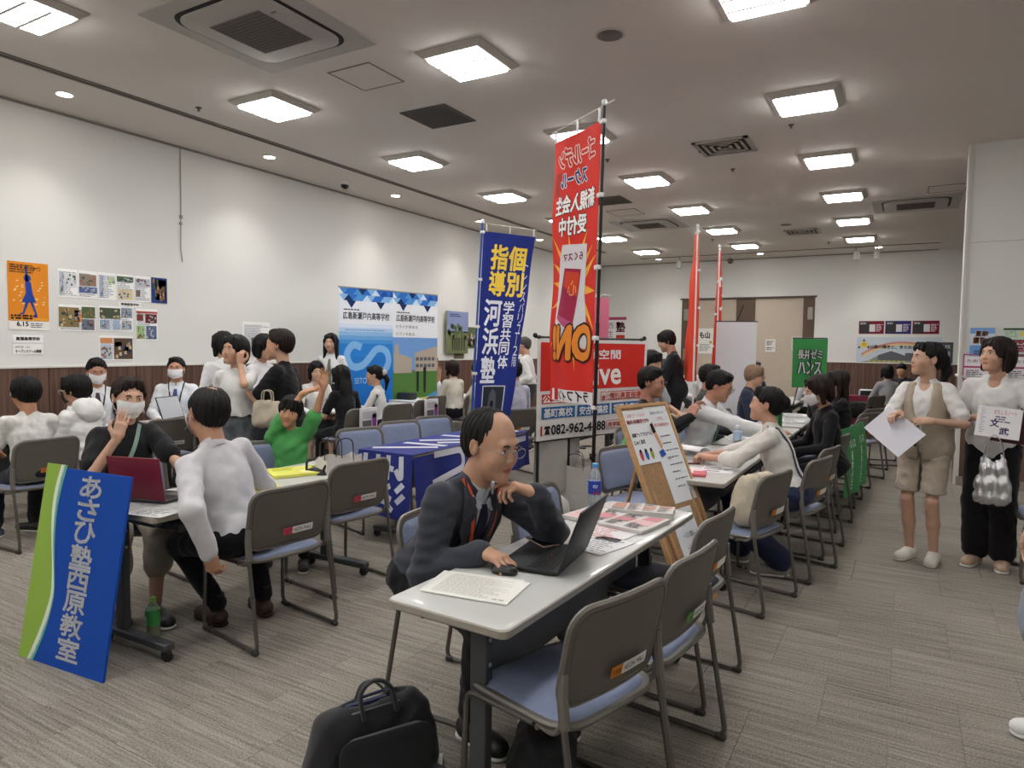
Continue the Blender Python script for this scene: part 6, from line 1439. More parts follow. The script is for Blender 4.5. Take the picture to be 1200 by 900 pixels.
mid((-.62, 6.20), 205, 'woman with brown bob in black top and white mask holding green folder', H=1.62, fem=True, hair='bob', hairc='brown', shirt='#121114', bottom='#141418', mask='#e6e6e8', head=(0, -16, 0), lean=.16, lod=1, hw=1.04)
mid((-.60, 7.72), 196, 'woman with long dark hair in black, hand at her mouth', H=1.64, fem=True, hair='long', hairc='brown', shirt='#111114', bottom='#17171b', head=(0, -2, 0), lean=.14, lod=1, arms={'L': dict(w=(-.05, .30, 1.02), h=(-.6, 0, -1), d=(.1, .1, .8), curl=.6), 'R': dict(w=(.02, .28, 1.02), h=(.6, 0, -1), d=(0, .1, .9), curl=.5)}, skin='#c79a84')
# standing pair on the right
m6 = P((.135, 5.62), -108, 'girl standing in beige waistcoat, white tee and beige shorts, holding sheet', pose='stand', H=1.56, lod=0, fem=True, hair='pony', shirt='#dedddb', sleeve='short', bottom='#b3a798', bottomk='shorts', shoe='#d9d5ca', skin='#c39c86', head=(-46, 6, 0), loose=.003, neckv=.002, hw=1.02, mouth='#b0675f',
  arms={'R': dict(ww=(-.02, 5.40, 1.075), h=(.8, -.8, -.6), dw=(-.5, -.75, -.1), nw=(-.5, -.2, 1), curl=.55), 'L': dict(ww=(.17, 5.42, 1.03), h=(-.9, -.5, -.6), dw=(-.85, -.4, .0), nw=(.1, -.7, .8), curl=.35)}, extra=keep())
def waistcoat(root, col='#a99d8c'):
    k = root_k[root.name]; up, s, TT = k['up'], k['s'], k['TT']; fs = .93; ft = .016
    pr = [('el', up(0, 0, .30), (.145*fs+ft, .104+ft, .185), TT, .03), ('el', up(0, .01, .14), (.138*fs+ft*1.25, .104+ft*1.4, .17), TT, .05), ('rc', up(-.105*fs, -.012, .430), up(.105*fs, -.012, .430), .052*s+ft*.3, .052*s+ft*.3, .03), ('el', k['hipc']+np.array([0, -.005, .0]), (.165+ft, .12+ft, .20), None, .05),
          ('se', up(0, .15, .44), (.080*s, .11*s, .24*s), TT, .008), ('se', up(0, .12, .52), (.10*s, .12*s, .14*s), TT, .02), ('se', up(0, .17, .0), (.016*s, .10*s, .40*s), TT, .006), ('se', k['neck']+TT@np.array([0, .01, .05])*s, (.085*s, .085*s, .07*s), TT, .01), ('pl', k['hipc']+np.array([0, 0, -.10]), (0, 0, -1), .004)]
    v, f_ = sdf_mesh(pr, .009, fold_disp(12, .003)); mesh_obj('waistcoat', v, f_, mat('waistcoat', col, .85, bump=.25, bscale=250, var=.06), root, smooth=True)
    P_, N_ = snap(pr[:4], [up(.03, .2, .10), up(.03, .2, .02)], .002)
    for a, n in zip(P_, N_): MB().lathe([(.002, 0), (.011, 0), (.011, .004), (.002, .005)], n=12, c=a, R=frame(n)[:, [2, 0, 1]]).build('button', mat('button', '#3a332c', .4), root)
waistcoat(m6)
m7 = P((.545, 5.72), -104, 'woman standing in loose white top and wide black trousers with leaflets', pose='stand', H=1.60, lod=0, fem=True, hair='bob', hairc='brown', shirt='#dcdbda', sleeve='34', bottom='#0e0d10', bottomk='wide', shoe='#b59a84', skin='#c79c84', head=(-34, 5, 0), loose=.017, neckv=.004, hw=1.03, mouth='#a85f58',
  arms={'R': dict(w=(.07, .22, 1.06), h=(.8, -.6, -.7), d=(-.8, .3, .1), n=(0, .6, .8), curl=.3), 'L': dict(w=(-.13, .21, .98), h=(-.8, -.5, -.6), d=(.5, .3, .35), n=(-.1, .8, .4), curl=.55)}, extra=keep())
P((.545, 3.18), 200, 'person mostly beyond the right edge, pale denim skirt and white shoe', pose='stand', H=1.62, lod=1, fem=True, hair='bob', shirt='#c9c9cc', bottom='#8b929c', bottomk='skirt', shoe='#e6e6e4', loose=.02)
# far back
far = lambda *a, **k: P(*a, lod=3, **k)
far((-2.05, 11.3), 60, 'dark-haired person in navy far back, seated before the doors', H=1.65, hair='short', shirt='#363d50')
far((-2.5, 11.9), 100, 'dark-haired person in white shirt seated at the far doors', H=1.70, hair='short', shirt='#d8d8da')
far((-3.3, 12.1), -40, 'man in white shirt seated far back left of pale banner', H=1.68, hair='short', shirt='#d8d8da')
far((-1.25, 11.7), 100, 'long-haired person in white seated behind green banner', H=1.60, fem=True, hair='long', shirt='#d4d4d8')
far((-.25, 13.9-.9), 110, 'person in grey top seated far back, turned away', H=1.58, fem=True, hair='bob', shirt='#9a9a9c')
far((-.05, 14.6), -100, 'dark-haired person bending over the far right table', H=1.62, hair='short', shirt='#2c2c32', head=(0, -25, 0))
far((-3.9, 10.2), -70, 'person in white shirt partly hidden behind the red banner', H=1.7, hair='short', shirt='#d8d8da')
far((-2.9, 9.3), -60, 'person in white shirt behind the bent man in navy', H=1.6, hair='short', shirt='#dcdcdc')
# ---------------------------------------------------------------- things on the front table
TZ = .702
def world_to(o): o.rotation_euler = (0, 0, 0)
# laptop: hinge towards the camera-right side, screen facing the man
def laptop(label, hx, hy, ang, lid, base='#1c1d20', w_=.345, d_=.235, open_=105, z=TZ, scr='#2a2c32', keys=True, group='laptops', brand=False):
    "hinge centre at hx,hy; base extends along local +Y towards the user"
    r = empty('laptop', (hx, hy, z), R_(ang), label, 'laptop', group); BM_ = mat('lap_'+base.strip('#'), base, .5, .2); LM = mat('lap_'+lid.strip('#'), lid, .5, 0)
    MB().rbox((0, d_/2, .009), (w_, d_, .014), .005, 2).build('base', BM_, r)
    a = R_(open_); c, s_ = math.cos(a), math.sin(a)
    R = np.array([[1, 0, 0], [0, c, -s_], [0, s_, c]])
    ctr = np.array([0, 0, .014])+R@np.array([0, d_/2, 0]); MB().rbox(ctr, (w_, d_, .008), .003, 2, R=R).build('lid', LM, r)
    ctr2 = ctr+R@np.array([0, .004, -.0048]); 
    sc = MB().rbox(np.array([0, 0, .014])+R@np.array([0, d_/2, -.0045]), (w_-.02, d_-.02, .001), .0004, 1, R=R).build('screen', mat('scr_'+scr.strip('#'), scr, .15), r)
    MB().tube([(-w_*.35, .0, .014), (w_*.35, .0, .014)], .006, 8).build('hinge', BM_, r)
    if keys:
        kb = MB()
        for j in range(5):
            for i in range(14): kb.rbox((-w_*.42+i*w_*.84/13, .035+j*.020, .0168), (.0165, .0155, .003), .001, 1)
        tag(kb.build('keys', mat('key_black', '#0f1013', .5), r), kind='stuff')
        MB().rbox((0, d_-.05, .0164), (.10, .055, .0012), .0005, 1).build('touchpad', mat('pad_grey', '#26272b', .35), r); MB().sphere((0, .085, .018), .004).build('pointing_stick', mat('stick_red', '#a02020', .5), r)
    return r
laptop('open black laptop on the foreground table, lid tilted towards the chairs', -1.035, 2.265, 97, '#1d1e21', open_=110)
# phone lying on the laptop palm rest
o = MB().rbox((0, 0, .004), (.072, .145, .008), .004, 2).build('phone', mat('phone_black', '#151519', .15)); o.location = (-1.235, 2.40, TZ+.0175); o.rotation_euler = (0, 0, R_(58)); tag(o, 'dark phone in pale case lying on the laptop corner', 'phone')
MB().rbox((0, 0, .0005), (.075, .148, .006), .003, 2).build('case', mat('phone_case', '#c9b0a0', .5), o)
o = MB().pad(.058, .100, .028, [(.012, .030), (.006, .026), (0, .012), (.004, .001), (.01, 0)], lambda x, y, z: (x, y, z*(1-.25*(y/.05)**2))).build('mouse', mat('mouse_black', '#141416', .4)); o.location = (-1.195, 2.035, TZ); o.rotation_euler = (0, 0, R_(-80)); tag(o, 'black computer mouse under the hand of the man', 'mouse')
s, r = paper('stack of white printed sheets on the near table corner', -1.33, 1.735, TZ, .30, .21, 8, '#e6e5df', .004, 20, ink='#c6c4bd'); s.text('会場', .24, .015, .04, .012, '#555555')
s, r = paper('second white sheet slightly askew under the printed stack', -1.345, 1.74, TZ-.0008, .30, .21, 12, '#dedcd6', .001, 0)
s, r = paper('white sheet with faint red print beyond the laptop', -1.20, 2.62, TZ, .21, .297, -8, '#dcdadc', .001, 10, ink='#cf9a9c')
s, r = paper('white price list sheet between laptop and newspaper', -1.14, 2.44, TZ, .16, .24, -14, '#dedee0', .001, 9, ink='#a0a0a4')
# newspapers
def newspaper(label, x, y, a, w_, h_, th, seed, tint):
    r = empty('newspaper', (x, y, TZ), R_(a), label, 'newspaper', 'newspapers'); 
    f = lambda u, v: (w_*u, h_*v, th+.004*math.sin(u*7+seed)*math.sin(v*5)); m = MB(); m.grid(f, 12, 10, th*.9); m.build('pages', flat('#cfcac6'), r)
    m = MB(); m.grid(lambda u, v: (w_*(.02+.98*u), h_*(.02+.97*v), .004+.002*math.sin(u*9)), 8, 4, .003); m.build('inner_pages', flat('#c3beba'), r)
    s = Sheet(r, lambda X, Y, H_: (X, Y, th+.004*math.sin(X/w_*7+seed)*math.sin(Y/h_*5)+H_)); s.h = .0012
    rg = random.Random(seed)
    for i in range(4):
        for j in range(3):
            x0, y0 = w_*(.04+.24*i), h_*(.05+.31*j)
            if rg.random() < .45: s.rect(x0, y0, w_*.20, h_*.25, rg.choice(tint), 'picture', 1, 3, 3)
            else: s.lines(x0, y0, w_*.20, h_*.26, 7, '#5a5759', 1, seed*9+i*3+j)
            s.multi([[(x0, y0+h_*.265), (x0+w_*.2, y0+h_*.265), (x0+w_*.2, y0+h_*.285), (x0, y0+h_*.285)]], rg.choice(['#b86a74', '#6a6668']), 'headline', 1.2)
newspaper('open newspaper with pink and black advertisements beside the bottle', -1.36, 2.84, -10, .42, .27, .016, 3, ['#c98a90', '#a9a4a8', '#d8b4b4'])
newspaper('folded newspaper section on the far end of foreground table', -1.20, 3.02, 12, .30, .16, .030, 8, ['#c08a76', '#9a8e88'])
# drink bottles
def bottle(label, x, y, z, h=.205, r_=.031, body='#dfe8ee', cap='#5ba0d8', lab='#1f3fa0', liquid=None, red=True, lz=(.30, .60)):
    o = empty('drink_bottle', (x, y, z), R_(40), label, 'bottle', 'drink bottles'); k = h/.205
    prof = [(r_*.80, 0), (r_, .006), (r_, .045*k), (r_*.95, .05*k), (r_, .055*k), (r_, .125*k), (r_*.95, .132*k), (r_*.97, .140*k), (r_*.75, .165*k), (r_*.42, .182*k), (r_*.40, .190*k)]
    MB().lathe(prof, n=24).build('bottle_body', mat('pet_'+body.strip('#'), body, .08, trans=.75, ior=1.3), o)
    MB().lathe([(r_*.46, .186*k), (r_*.48, .190*k), (r_*.48, .205*k), (r_*.40, .207*k)], n=20).build('cap', mat('cap_'+cap.strip('#'), cap, .4), o)
    MB().lathe([(r_*1.01, h*lz[0]), (r_*1.015, h*lz[0]+.002), (r_*1.015, h*lz[1]), (r_*1.01, h*lz[1]+.001)], n=24).build('label_band', mat('lab_'+lab.strip('#'), lab, .4), o)
    if liquid: MB().lathe([(r_*.75, .004), (r_*.93, .010), (r_*.93, h*liquid[1]), (r_*.6, h*liquid[1]+.001)], n=20).build('drink', mat('liq_'+liquid[0].strip('#'), liquid[0], .1, trans=.5), o)
    fn = lambda X, Y, H_: ((r_*1.016+H_)*math.sin(X/r_), -(r_*1.016+H_)*math.cos(X/r_), Y); s = Sheet(o, fn); s.h = .0006
    if red: s.poly([(-.016+.032*i/6, h*lz[0]+.002+.0) for i in range(7)]+[(.016, h*lz[0]+.018), (0, h*lz[0]+.030), (-.016, h*lz[0]+.016)], '#b02a2a', 'label_mark', 1.2); s.lines(-.018, h*.44, .036, .018, 2, '#e6e9f0', 1.4, 3)
    return o
bottle('clear water bottle with blue label and light blue cap on foreground table', -1.330, 3.155, TZ, .215, .033)
bottle('clear tea bottle with amber drink on table before the tutor', -1.10, 5.42, TZ, .21, .031, cap='#d8e0e6', lab='#a9c4dc', liquid=('#b9741e', .45), red=False, lz=(.50, .78))
bottle('green capped tea bottle standing on floor behind the blue board', -3.24, 2.02, 0, .21, .031, body='#c9dcc0', cap='#8fc43c', lab='#3f8f4a', liquid=('#a8702c', .55), red=False, lz=(.34, .72))
# ---------------------------------------------------------------- items on the left table
laptop('burgundy laptop open on the left table, back of lid to us', -3.27, 1.975, 16, '#74192b', open_=100, w_=.31, d_=.22, base='#4a4648')
def booklet(label, x, y, a, w_, h_, col, th=.004, z=TZ, cat='leaflet', spots=(), name='leaflet', group=None):
    r = empty(name, (x, y, z), R_(a), label, cat, group); MB().rbox((w_/2, h_/2, th/2), (w_, h_, th), .001, 1).build('cover', flat(col), r, smooth=False); s = Sheet(r, lambda X, Y, H_: (X, Y, th+H_)); s.h = .0008
    for q in spots: s.rect(*q[:4], q[4], 'print', 1)
    return s
booklet('yellow leaflet on the left table next to the burgundy laptop', -3.40, 2.28, 15, .21, .28, '#d8d05a', spots=((.02, .03, .12, .1, '#e8e4b0'), (.03, .17, .15, .05, '#a9a23c')))
booklet('second yellow leaflet on the left table, under the man elbow', -3.22, 2.42, -30, .21, .28, '#d6cf66', spots=((.02, .15, .15, .08, '#eeeac4'),))
booklet('thick yellow phone-book-like brochure at the far end of left table', -3.42, 2.86, -28, .26, .36, '#d9d86a', .018, spots=((.02, .03, .10, .12, '#b9c23c'), (.14, .18, .09, .12, '#efe9a8'), (.03, .28, .18, .04, '#6f7a2c')))
s, r = paper('white sheets below the yellow brochure on the left table', -3.38, 3.05, TZ-.001, .30, .21, 10, '#dfdfe0', .0012, 4)
s, r = paper('printed sheet beside the burgundy laptop keyboard', -3.10, 1.80, TZ, .21, .15, 12, '#dcdcd8', .0012, 6)
o = MB().tube([(0, 0, .005), (.14, 0, .005)], .005, 8).tube([(.14, 0, .005), (.16, 0, .005)], .003, 6).build('pen', mat('pen_black', '#1b1b1e', .3)); o.location = (-3.14, 2.10, TZ); o.rotation_euler = (0, 0, R_(35)); tag(o, 'black pen on the left table near the yellow leaflet', 'pen')
# black handbag on chair and tall black tumbler, white paper bag
BLG = mat('bag_black', '#131316', .6, bump=.15, bscale=60)
r = empty('handbag', (-3.12, 3.08, .46), R_(8), 'black handbag with handles on chair beside the left table', 'bag'); MB().rbox((0, 0, .14), (.20, .26, .27), .06, 3).build('bag_body', BLG, r); MB().tube(arc_path([(-.06, -.10, .26), (-.07, -.09, .32), (-.07, .09, .32), (-.06, .10, .26)], .06, 6), .008, 6).build('handle', BLG, r); MB().tube(arc_path([(.06, -.10, .26), (.07, -.09, .30), (.07, .09, .30), (.06, .10, .26)], .06, 6), .008, 6).build('handle', BLG, r); MB().rbox((.03, -.05, .278), (.06, .04, .012), .003, 1).build('clasp', mat('steel', '#a5a7aa', .25, .9), r)
def paperbag(label, x, y, z, a, w_=.26, d_=.12, h=.32, col='#d9d4cc', hc='#1c1c1f', name='paper_bag', crumple=.012, hl=.12):
    r = empty(name, (x, y, z), R_(a), label, 'bag'); rg = random.Random(int(x*50)); m = MB()
    def side(fn): m.grid(fn, 8, 8, .001)
    def P4(u, v):
        t = (u*4) % 4; c = [(-w_/2, -d_/2), (w_/2, -d_/2), (w_/2, d_/2), (-w_/2, d_/2)]; i = int(t) % 4; f = t-int(t); p, q = c[i], c[(i+1) % 4]; X, Y = p[0]+(q[0]-p[0])*f, p[1]+(q[1]-p[1])*f
        k = 1-.12*v+crumple*8*math.sin(u*25+v*6)*v*.3; return (X*k, Y*k, h*v+crumple*math.sin(u*31)*v)
    m.grid(P4, 32, 8, .0012); m.rbox((0, 0, .004), (w_*.98, d_*.98, .006), .002, 1); m.build('bag_body', mat('bagp_'+col.strip('#'), col, .8, bump=.4, bscale=18), r)
    for s_ in (-1, 1): MB().tube(arc_path([(-w_*.22, s_*d_*.42, h*.9), (-w_*.20, s_*d_*.45, h+hl), (w_*.20, s_*d_*.45, h+hl), (w_*.22, s_*d_*.42, h*.9)], .08, 6), .0035, 5).build('handle', mat('cord_'+hc.strip('#'), hc, .7), r)
    return r
paperbag('white paper bag with black cord handles and navy print on the loaded chair', -3.06, 3.14, .455, 80, .30, .14, .34)
for i, (c, dz) in enumerate((('#23398f', .0), ('#e3e3e6', .028), ('#23398f', .056), ('#dfe0e4', .084))): pass
r = empty('tote_bag', (-2.98, 3.13, .458), R_(80), 'navy and white striped bag behind the paper bag', 'bag'); MB().rbox((0, .0, .07), (.20, .06, .14), .03, 3).build('bag_body', mat('bag_navy', '#22306f', .8), r)
for i in range(3): MB().rbox((-.06+.05*i, -.032, .08), (.014, .006, .11), .002, 1).build('stripe', flat('#dcdde2'), r)
# beige tote bag on right chair, bags around
def softbag(label, x, y, z, a, w_, d_, h, col, name='tote_bag', straps=True, hcol=None, seed=1, bumpy=.35):
    r = empty(name, (x, y, z), R_(a), label, 'bag'); pr = [('rc', (-w_*.32, 0, d_*.5), (w_*.32, 0, d_*.5), d_*.5, d_*.5, .05), ('rc', (-w_*.30, 0, h*.55), (w_*.30, 0, h*.55), d_*.42, d_*.42, .06), ('rc', (-w_*.36, 0, h*.86), (w_*.36, 0, h*.84), d_*.26, d_*.24, .06)]
    v, f_ = sdf_mesh(pr, .011, fold_disp(seed, .010)); m_ = mat('bagc_'+col.strip('#'), col, .85, bump=bumpy, bscale=60, var=.08); mesh_obj('bag_body', v, f_, m_, r, smooth=True)
    if straps:
        for s_ in (-1, 1): MB().tube(arc_path([(-w_*.2, s_*d_*.2, h*.85), (-w_*.16, s_*d_*.25, h*1.35), (w_*.16, s_*d_*.25, h*1.33), (w_*.2, s_*d_*.2, h*.85)], .08, 6), .010, 6, flat_=.4).build('handle', m_ if not hcol else mat('bagc_'+hcol.strip('#'), hcol, .8), r)
    return r
softbag('crumpled beige tote bag on the chair beside the woman in white tee', -.74, 4.24, .455, 75, .34, .20, .30, '#c7bca6', seed=3, straps=False)
r = softbag('beige pleated handbag hanging from the arm of short-haired woman', -4.28, 3.62, .84, 30, .21, .10, .22, '#bdb29f', 'handbag', hcol='#b3a892', seed=5)
softbag('dark olive rucksack by the man with glasses, left of open booklet', -1.62, 4.98, .42, 10, .40, .26, .34, '#2f3328', 'rucksack', straps=False, seed=7)
softbag('navy rucksack on the floor under the seated pupils table', -5.05, 5.35, .0, 30, .34, .22, .44, '#181b2c', 'rucksack', straps=False, seed=8)
softbag('black bag on seat of the chair beyond the standing girl', -.62, 12.2, .45, 30, .40, .22, .20, '#141416', 'handbag', straps=False, seed=9)
# big black bag on the floor in front
BG = mat('nylon_black', '#15161b', .55, bump=.25, bscale=500, sheen=.2, spec=.3); NB = mat('nylon_navy', '#151d42', .6, bump=.2, bscale=300)
r = empty('briefcase', (-1.50, 1.70, 0), R_(60), 'black soft briefcase with open zip and navy lining on the carpet', 'bag')
def bagside(px, py, w0, w1, h, t, name, m_, par, bow=.03, lean=0.0):
    q = MB()
    def fn(u, v):
        x = (w0+(w1-w0)*v)*(u-.5); b = bow*math.sin(math.pi*u)*math.sin(math.pi*min(1, v*1.1)); cr = .012*(1-v)*0; rz = .05*(abs(u-.5)*2)**6
        return (px+x, py-b+lean*v, h*v*(1-.06*(abs(u-.5)*2)**4)+.004*math.sin(u*12+v*9))
    q.grid(fn, 18, 14, t); return q.build(name, m_, par)
pr = [('rc', (-.135, 0, .075), (.135, 0, .075), .075, .075, .04), ('rc', (-.125, .0, .17), (.125, .0, .17), .068, .068, .05), ('rc', (-.118, .005, .235), (.112, .005, .245), .048, .050, .05), ('rc', (-.14, .02, .10), (-.13, .02, .22), .05, .035, .04), ('se', (0, .012, .330), (.125, .026, .085), None, .008), ('pl', (0, 0, .004), (0, 0, -1), .01)]
v, f_ = sdf_mesh(pr, .006, fold_disp(31, .006)); mesh_obj('bag_body', v, f_, BG, r, smooth=True)
q = MB(); q.pad(.28, .22, .04, [(.05, .012), (.012, .010), (0, .003), (0, 0)], lambda x, y, z: (x+.01, -.088-z-.010*math.cos(x*6), .125+y+.0)); q.build('front_pocket', BG, r)
q = MB(); q.tube(arc_path([(-.115, -.104, .05), (-.12, -.098, .20), (-.10, -.090, .232), (.115, -.090, .236), (.14, -.092, .20)], .04, 5), .003, 5); q.build('zip', mat('zip_grey', '#6b6d70', .35, .6), r)
q = MB(); q.tube([(-.12, -.012, .262), (-.04, -.034, .278), (.04, -.036, .284), (.125, -.014, .272)], .0035, 5); q.build('zip', MATS['zip_grey'], r)
q = MB(); q.tube([(-.12, .040, .262), (-.03, .050, .275), (.05, .050, .282), (.125, .030, .272)], .005, 5); q.build('lining_edge', NB, r)
q = MB(); q.tube(arc_path([(-.045, -.050, .258), (-.060, -.045, .345), (-.01, -.030, .372), (.040, -.035, .345), (.055, -.050, .262)], .03, 6), .013, 8, flat_=.5); q.build('handle', BG, r)
q = MB(); q.tube(arc_path([(-.04, .058, .262), (-.02, .062, .312), (.02, .062, .318), (.06, .058, .270)], .03, 6), .010, 8, flat_=.45); q.build('handle', BG, r)
q = MB(); q.rbox((-.02, .010, .262), (.13, .020, .05), .006, 2, rz=.05); q.build('inner_pouch', NB, r); q = MB(); q.rbox((-.085, .0, .262), (.07, .008, .035), .002, 1); q.build('inner_folder', mat('folder_grey', '#9aa2ac', .5), r); r.scale = (1.12, 1.12, 1.08)
q = MB(); q.tube([(-.165, .0, .21), (-.175, -.01, .14), (-.172, -.02, .06)], .011, 6, flat_=.3); q.build('side_strap', NB, r); q = MB().rbox((-.172, -.01, .16), (.016, .026, .016), .003, 1); q.build('buckle', mat('steel', '#a5a7aa', .25, .9), r)
o = MB().rbox((0, 0, .01), (.05, .07, .02), .004, 1).build('tissue_pack', flat('#c9c9c6')); o.location = (-1.40, 1.92, 0); o.rotation_euler = (0, 0, .6); tag(o, 'small white packet on carpet behind the black briefcase', 'packet')
# dark sports bag on floor under foreground chair
softbag('black crumpled backpack lying under the foreground table', -1.02, 2.02, .0, 110, .34, .20, .20, '#0e0e10', 'backpack', straps=False, seed=14)
# white box and bucket seen under chairs
r = empty('storage_box', (-1.30, 3.30, 0), R_(20), 'white plastic box with lid under the foreground table', 'box'); MB().rbox((0, 0, .09), (.34, .24, .18), .03, 3).build('box_body', mat('box_white', '#bfc0c8', .4), r); MB().rbox((0, 0, .185), (.36, .26, .02), .01, 2).build('lid', mat('box_lid', '#c9cad2', .4), r); MB().tube(arc_path([(-.10, 0, .19), (-.10, 0, .215), (.10, 0, .215), (.10, 0, .19)], .02, 4), .006, 6).build('handle', MATS['box_lid'], r)
r = empty('sun_hat', (-2.62, 5.30, 0.0), 0, 'round white hat on the carpet behind the laptop man', 'cap'); MB().lathe([(.15, 0), (.15, .06), (.13, .15), (.07, .20), (.005, .21)], n=20).build('crown', mat('cap_white', '#cbc9c2', .8), r)
# ---------------------------------------------------------------- right tables
r = empty('booklet', (-1.26, 4.95, TZ), R_(70), 'open white booklet with its page curled up on right table', 'booklet'); MB().rbox((.15, .1, .004), (.42, .30, .006), .001, 1).build('pages', flat('#e4e4e6'), r)
MB().grid(lambda u, v: (-.02+.10*math.sin(u*math.pi*1.5)*.7+.02, .26*v-.04, .010+.075*(1-math.cos(u*math.pi*1.4))*.5), 14, 4, .002).build('curled_page', flat('#e6e6e8'), r); s = Sheet(r, lambda X, Y, H_: (X, Y, .007+H_)); s.h = .0008; s.lines(.12, .0, .20, .2, 8, '#a7abb8', 1, 4)
booklet('pink and red booklet on the near corner of right table', -1.24, 4.20, 12, .20, .16, '#c96a74', .016, spots=((.02, .04, .1, .08, '#e6c4c8'), (.02, .125, .16, .02, '#e8e0e2')))
booklet('white leaflet with pink print next to the red booklet', -1.34, 4.38, -12, .21, .20, '#e2d4d8', .002, spots=((.03, .03, .12, .05, '#d898a2'),))
s, r = paper('white sheet on the right table under the woman forearm', -1.14, 4.42, TZ, .21, .26, 5, '#e2e2e4', .0012, 3)
s, r = paper('white printed page before the tutor and the pony-bun woman', -1.16, 5.9, TZ, .21, .30, -10, '#e4e4e6', .0012, 7); s, r = paper('second printed page the tutor is pointing at', -1.30, 6.12, TZ, .21, .28, 25, '#e0e2e6', .0012, 7)
o = MB().tube([(0, 0, .006), (.15, 0, .006)], .006, 8).build('pen', mat('pen_maroon', '#4a1c24', .3)); o.location = (-1.33, 4.62, TZ); o.rotation_euler = (0, 0, R_(30)); tag(o, 'dark maroon pen on right table beside the pink leaflet', 'pen')
booklet('green folder held open by the woman with white mask', -.92, 6.02, 0, .02, .24, '#3f8f4f', .30, z=.72, cat='folder', name='folder')
# sheets held by the standing pair
def held(label, c, w_, h_, yaw, pitch, roll, col='#dcdce4', name='paper_sheet', cat='paper', fn=None, th=.001, deco=None):
    R = rotm(R_(yaw), R_(pitch), R_(roll)); r = empty(name, tuple(c), 0, label, cat); r.rotation_mode = 'XYZ'; r.matrix_world = Matrix(((*R[0], c[0]), (*R[1], c[1]), (*R[2], c[2]), (0, 0, 0, 1)))
    MB().rbox((0, 0, 0), (w_, th, h_), min(.0004, th/3), 1).build('sheet', flat(col), r, smooth=False); s = Sheet(r, lambda X, Y, H_: (X-w_/2, -th/2-H_, Y-h_/2)); s.h = .0008
    if deco: deco(s)
    return r
held('large blank white sheet held by the girl in beige waistcoat', (-.045, 5.33, .955), .30, .23, -8, -25, 40, '#d6d5df')
def dec(s):
    s.text('おもしろノート', .09, .155, .12, .03, '#c0505a', lay=1.5); s.lines(.10, .10, .09, .045, 3, '#555c78', 1.5, 3); s.text('文', .075, .07, .05, .05, '#3a4270', bold=.03, lay=1.5); s.text('武', .13, .025, .05, .045, '#4a3a78', bold=.03, lay=1.5); s.lines(.02, .02, .03, .17, 12, '#9a9aa4', 1.5, 4, .3)
held('white leaflet with blue and red lettering held by woman in white', (.545, 5.42, 1.045), .24, .20, -4, -12, 5, '#e4e3e6', deco=dec, th=.004)
held('dark red and black folder under the white leaflet', (.62, 5.47, 1.02), .20, .22, -10, -12, 5, '#4a2a30', name='folder', cat='folder', th=.006)
r = empty('carrier_bag', (.53, 5.42, .50), R_(-10), 'shiny silver plastic carrier bag hanging from the hand of woman in white', 'bag')
v, f_ = sdf_mesh([('rc', (-.045, 0, .06), (-.035, 0, .28), .045, .022, .03), ('rc', (.045, 0, .06), (.035, 0, .28), .045, .022, .03), ('rc', (-.055, 0, .05), (.055, 0, .05), .05, .05, .03), ('rc', (-.062, 0, .14), (.062, 0, .14), .040, .040, .05), ('rc', (-.055, 0, .24), (.055, 0, .24), .022, .022, .05), ('rc', (-.050, 0, .30), (-.040, 0, .33), .014, .010, .03), ('rc', (.050, 0, .30), (.040, 0, .33), .014, .010, .03)], .007, lambda P_: .003*np.sin(P_[:, 0]*150+P_[:, 2]*30)+.003*np.sin(P_[:, 0]*90-P_[:, 2]*50+1)); mesh_obj('bag_body', v, f_, mat('silver_film', '#c9cacd', .22, .75, bump=.5, bscale=30, stretch=(2, 2, .5)), r, smooth=True)
for s_ in (-1, 1): MB().tube(arc_path([(-.06, s_*.02, .28), (-.04, s_*.02, .42), (.0, s_*.015, .48), (.04, s_*.02, .42), (.06, s_*.02, .28)], .04, 5), .010, 6, flat_=.3).build('handle', mat('silver_film'), r)
# ---------------------------------------------------------------- left tables at the wall
laptop('dark laptop with pale screen in front of the masked man with blue tie', -6.46, 4.28, -70, '#202226', w_=.34, d_=.24, open_=110, scr='#b9bcc4')
children_ = [c for c in bpy.data.objects if c.name.startswith('laptop')]
r = empty('name_sign', (-6.15, 4.20, .60), R_(90), 'white name strip with black school lettering on the table front', 'sign'); MB().box((.12, .0, .04), (.36, .004, .09)).build('card', flat('#e3e3e1'), r, smooth=False); s = Sheet(r, lambda X, Y, H_: (X, -H_-.003, Y)); s.text('高陽高等学校', -.03, .02, .30, .05, '#1d1d20', bold=.02)
for i, (x, y, a, l) in enumerate(((-6.45, 2.9, 5, 'before the boy in patterned tee'), (-6.4, 3.5, -8, 'before the boy in the hoodie'), (-6.4, 5.0, 12, 'right of the dark laptop'), (-5.95, 6.2, 0, 'before the pupil in knitted vest'), (-5.98, 6.8, 20, 'right end of the pupils table'))):
    paper('white papers lying on the wall-side table '+l, x, y, TZ+.0, .30, .42, a, '#dedee0', .006, 8, group='papers on the wall-side tables')
booklet('yellow file on the white cloth table near the left wall', -6.2, 8.0, 8, .22, .30, '#cfcb58', .012, z=.715, cat='file', name='file')
o = MB().rbox((0, 0, .05), (.24, .18, .10), .02, 2).build('pencil_tray', mat('tray_dark', '#23252b', .5)); o.location = (-6.22, 7.75, .715); tag(o, 'dark tray with white papers on the white cloth table', 'tray')
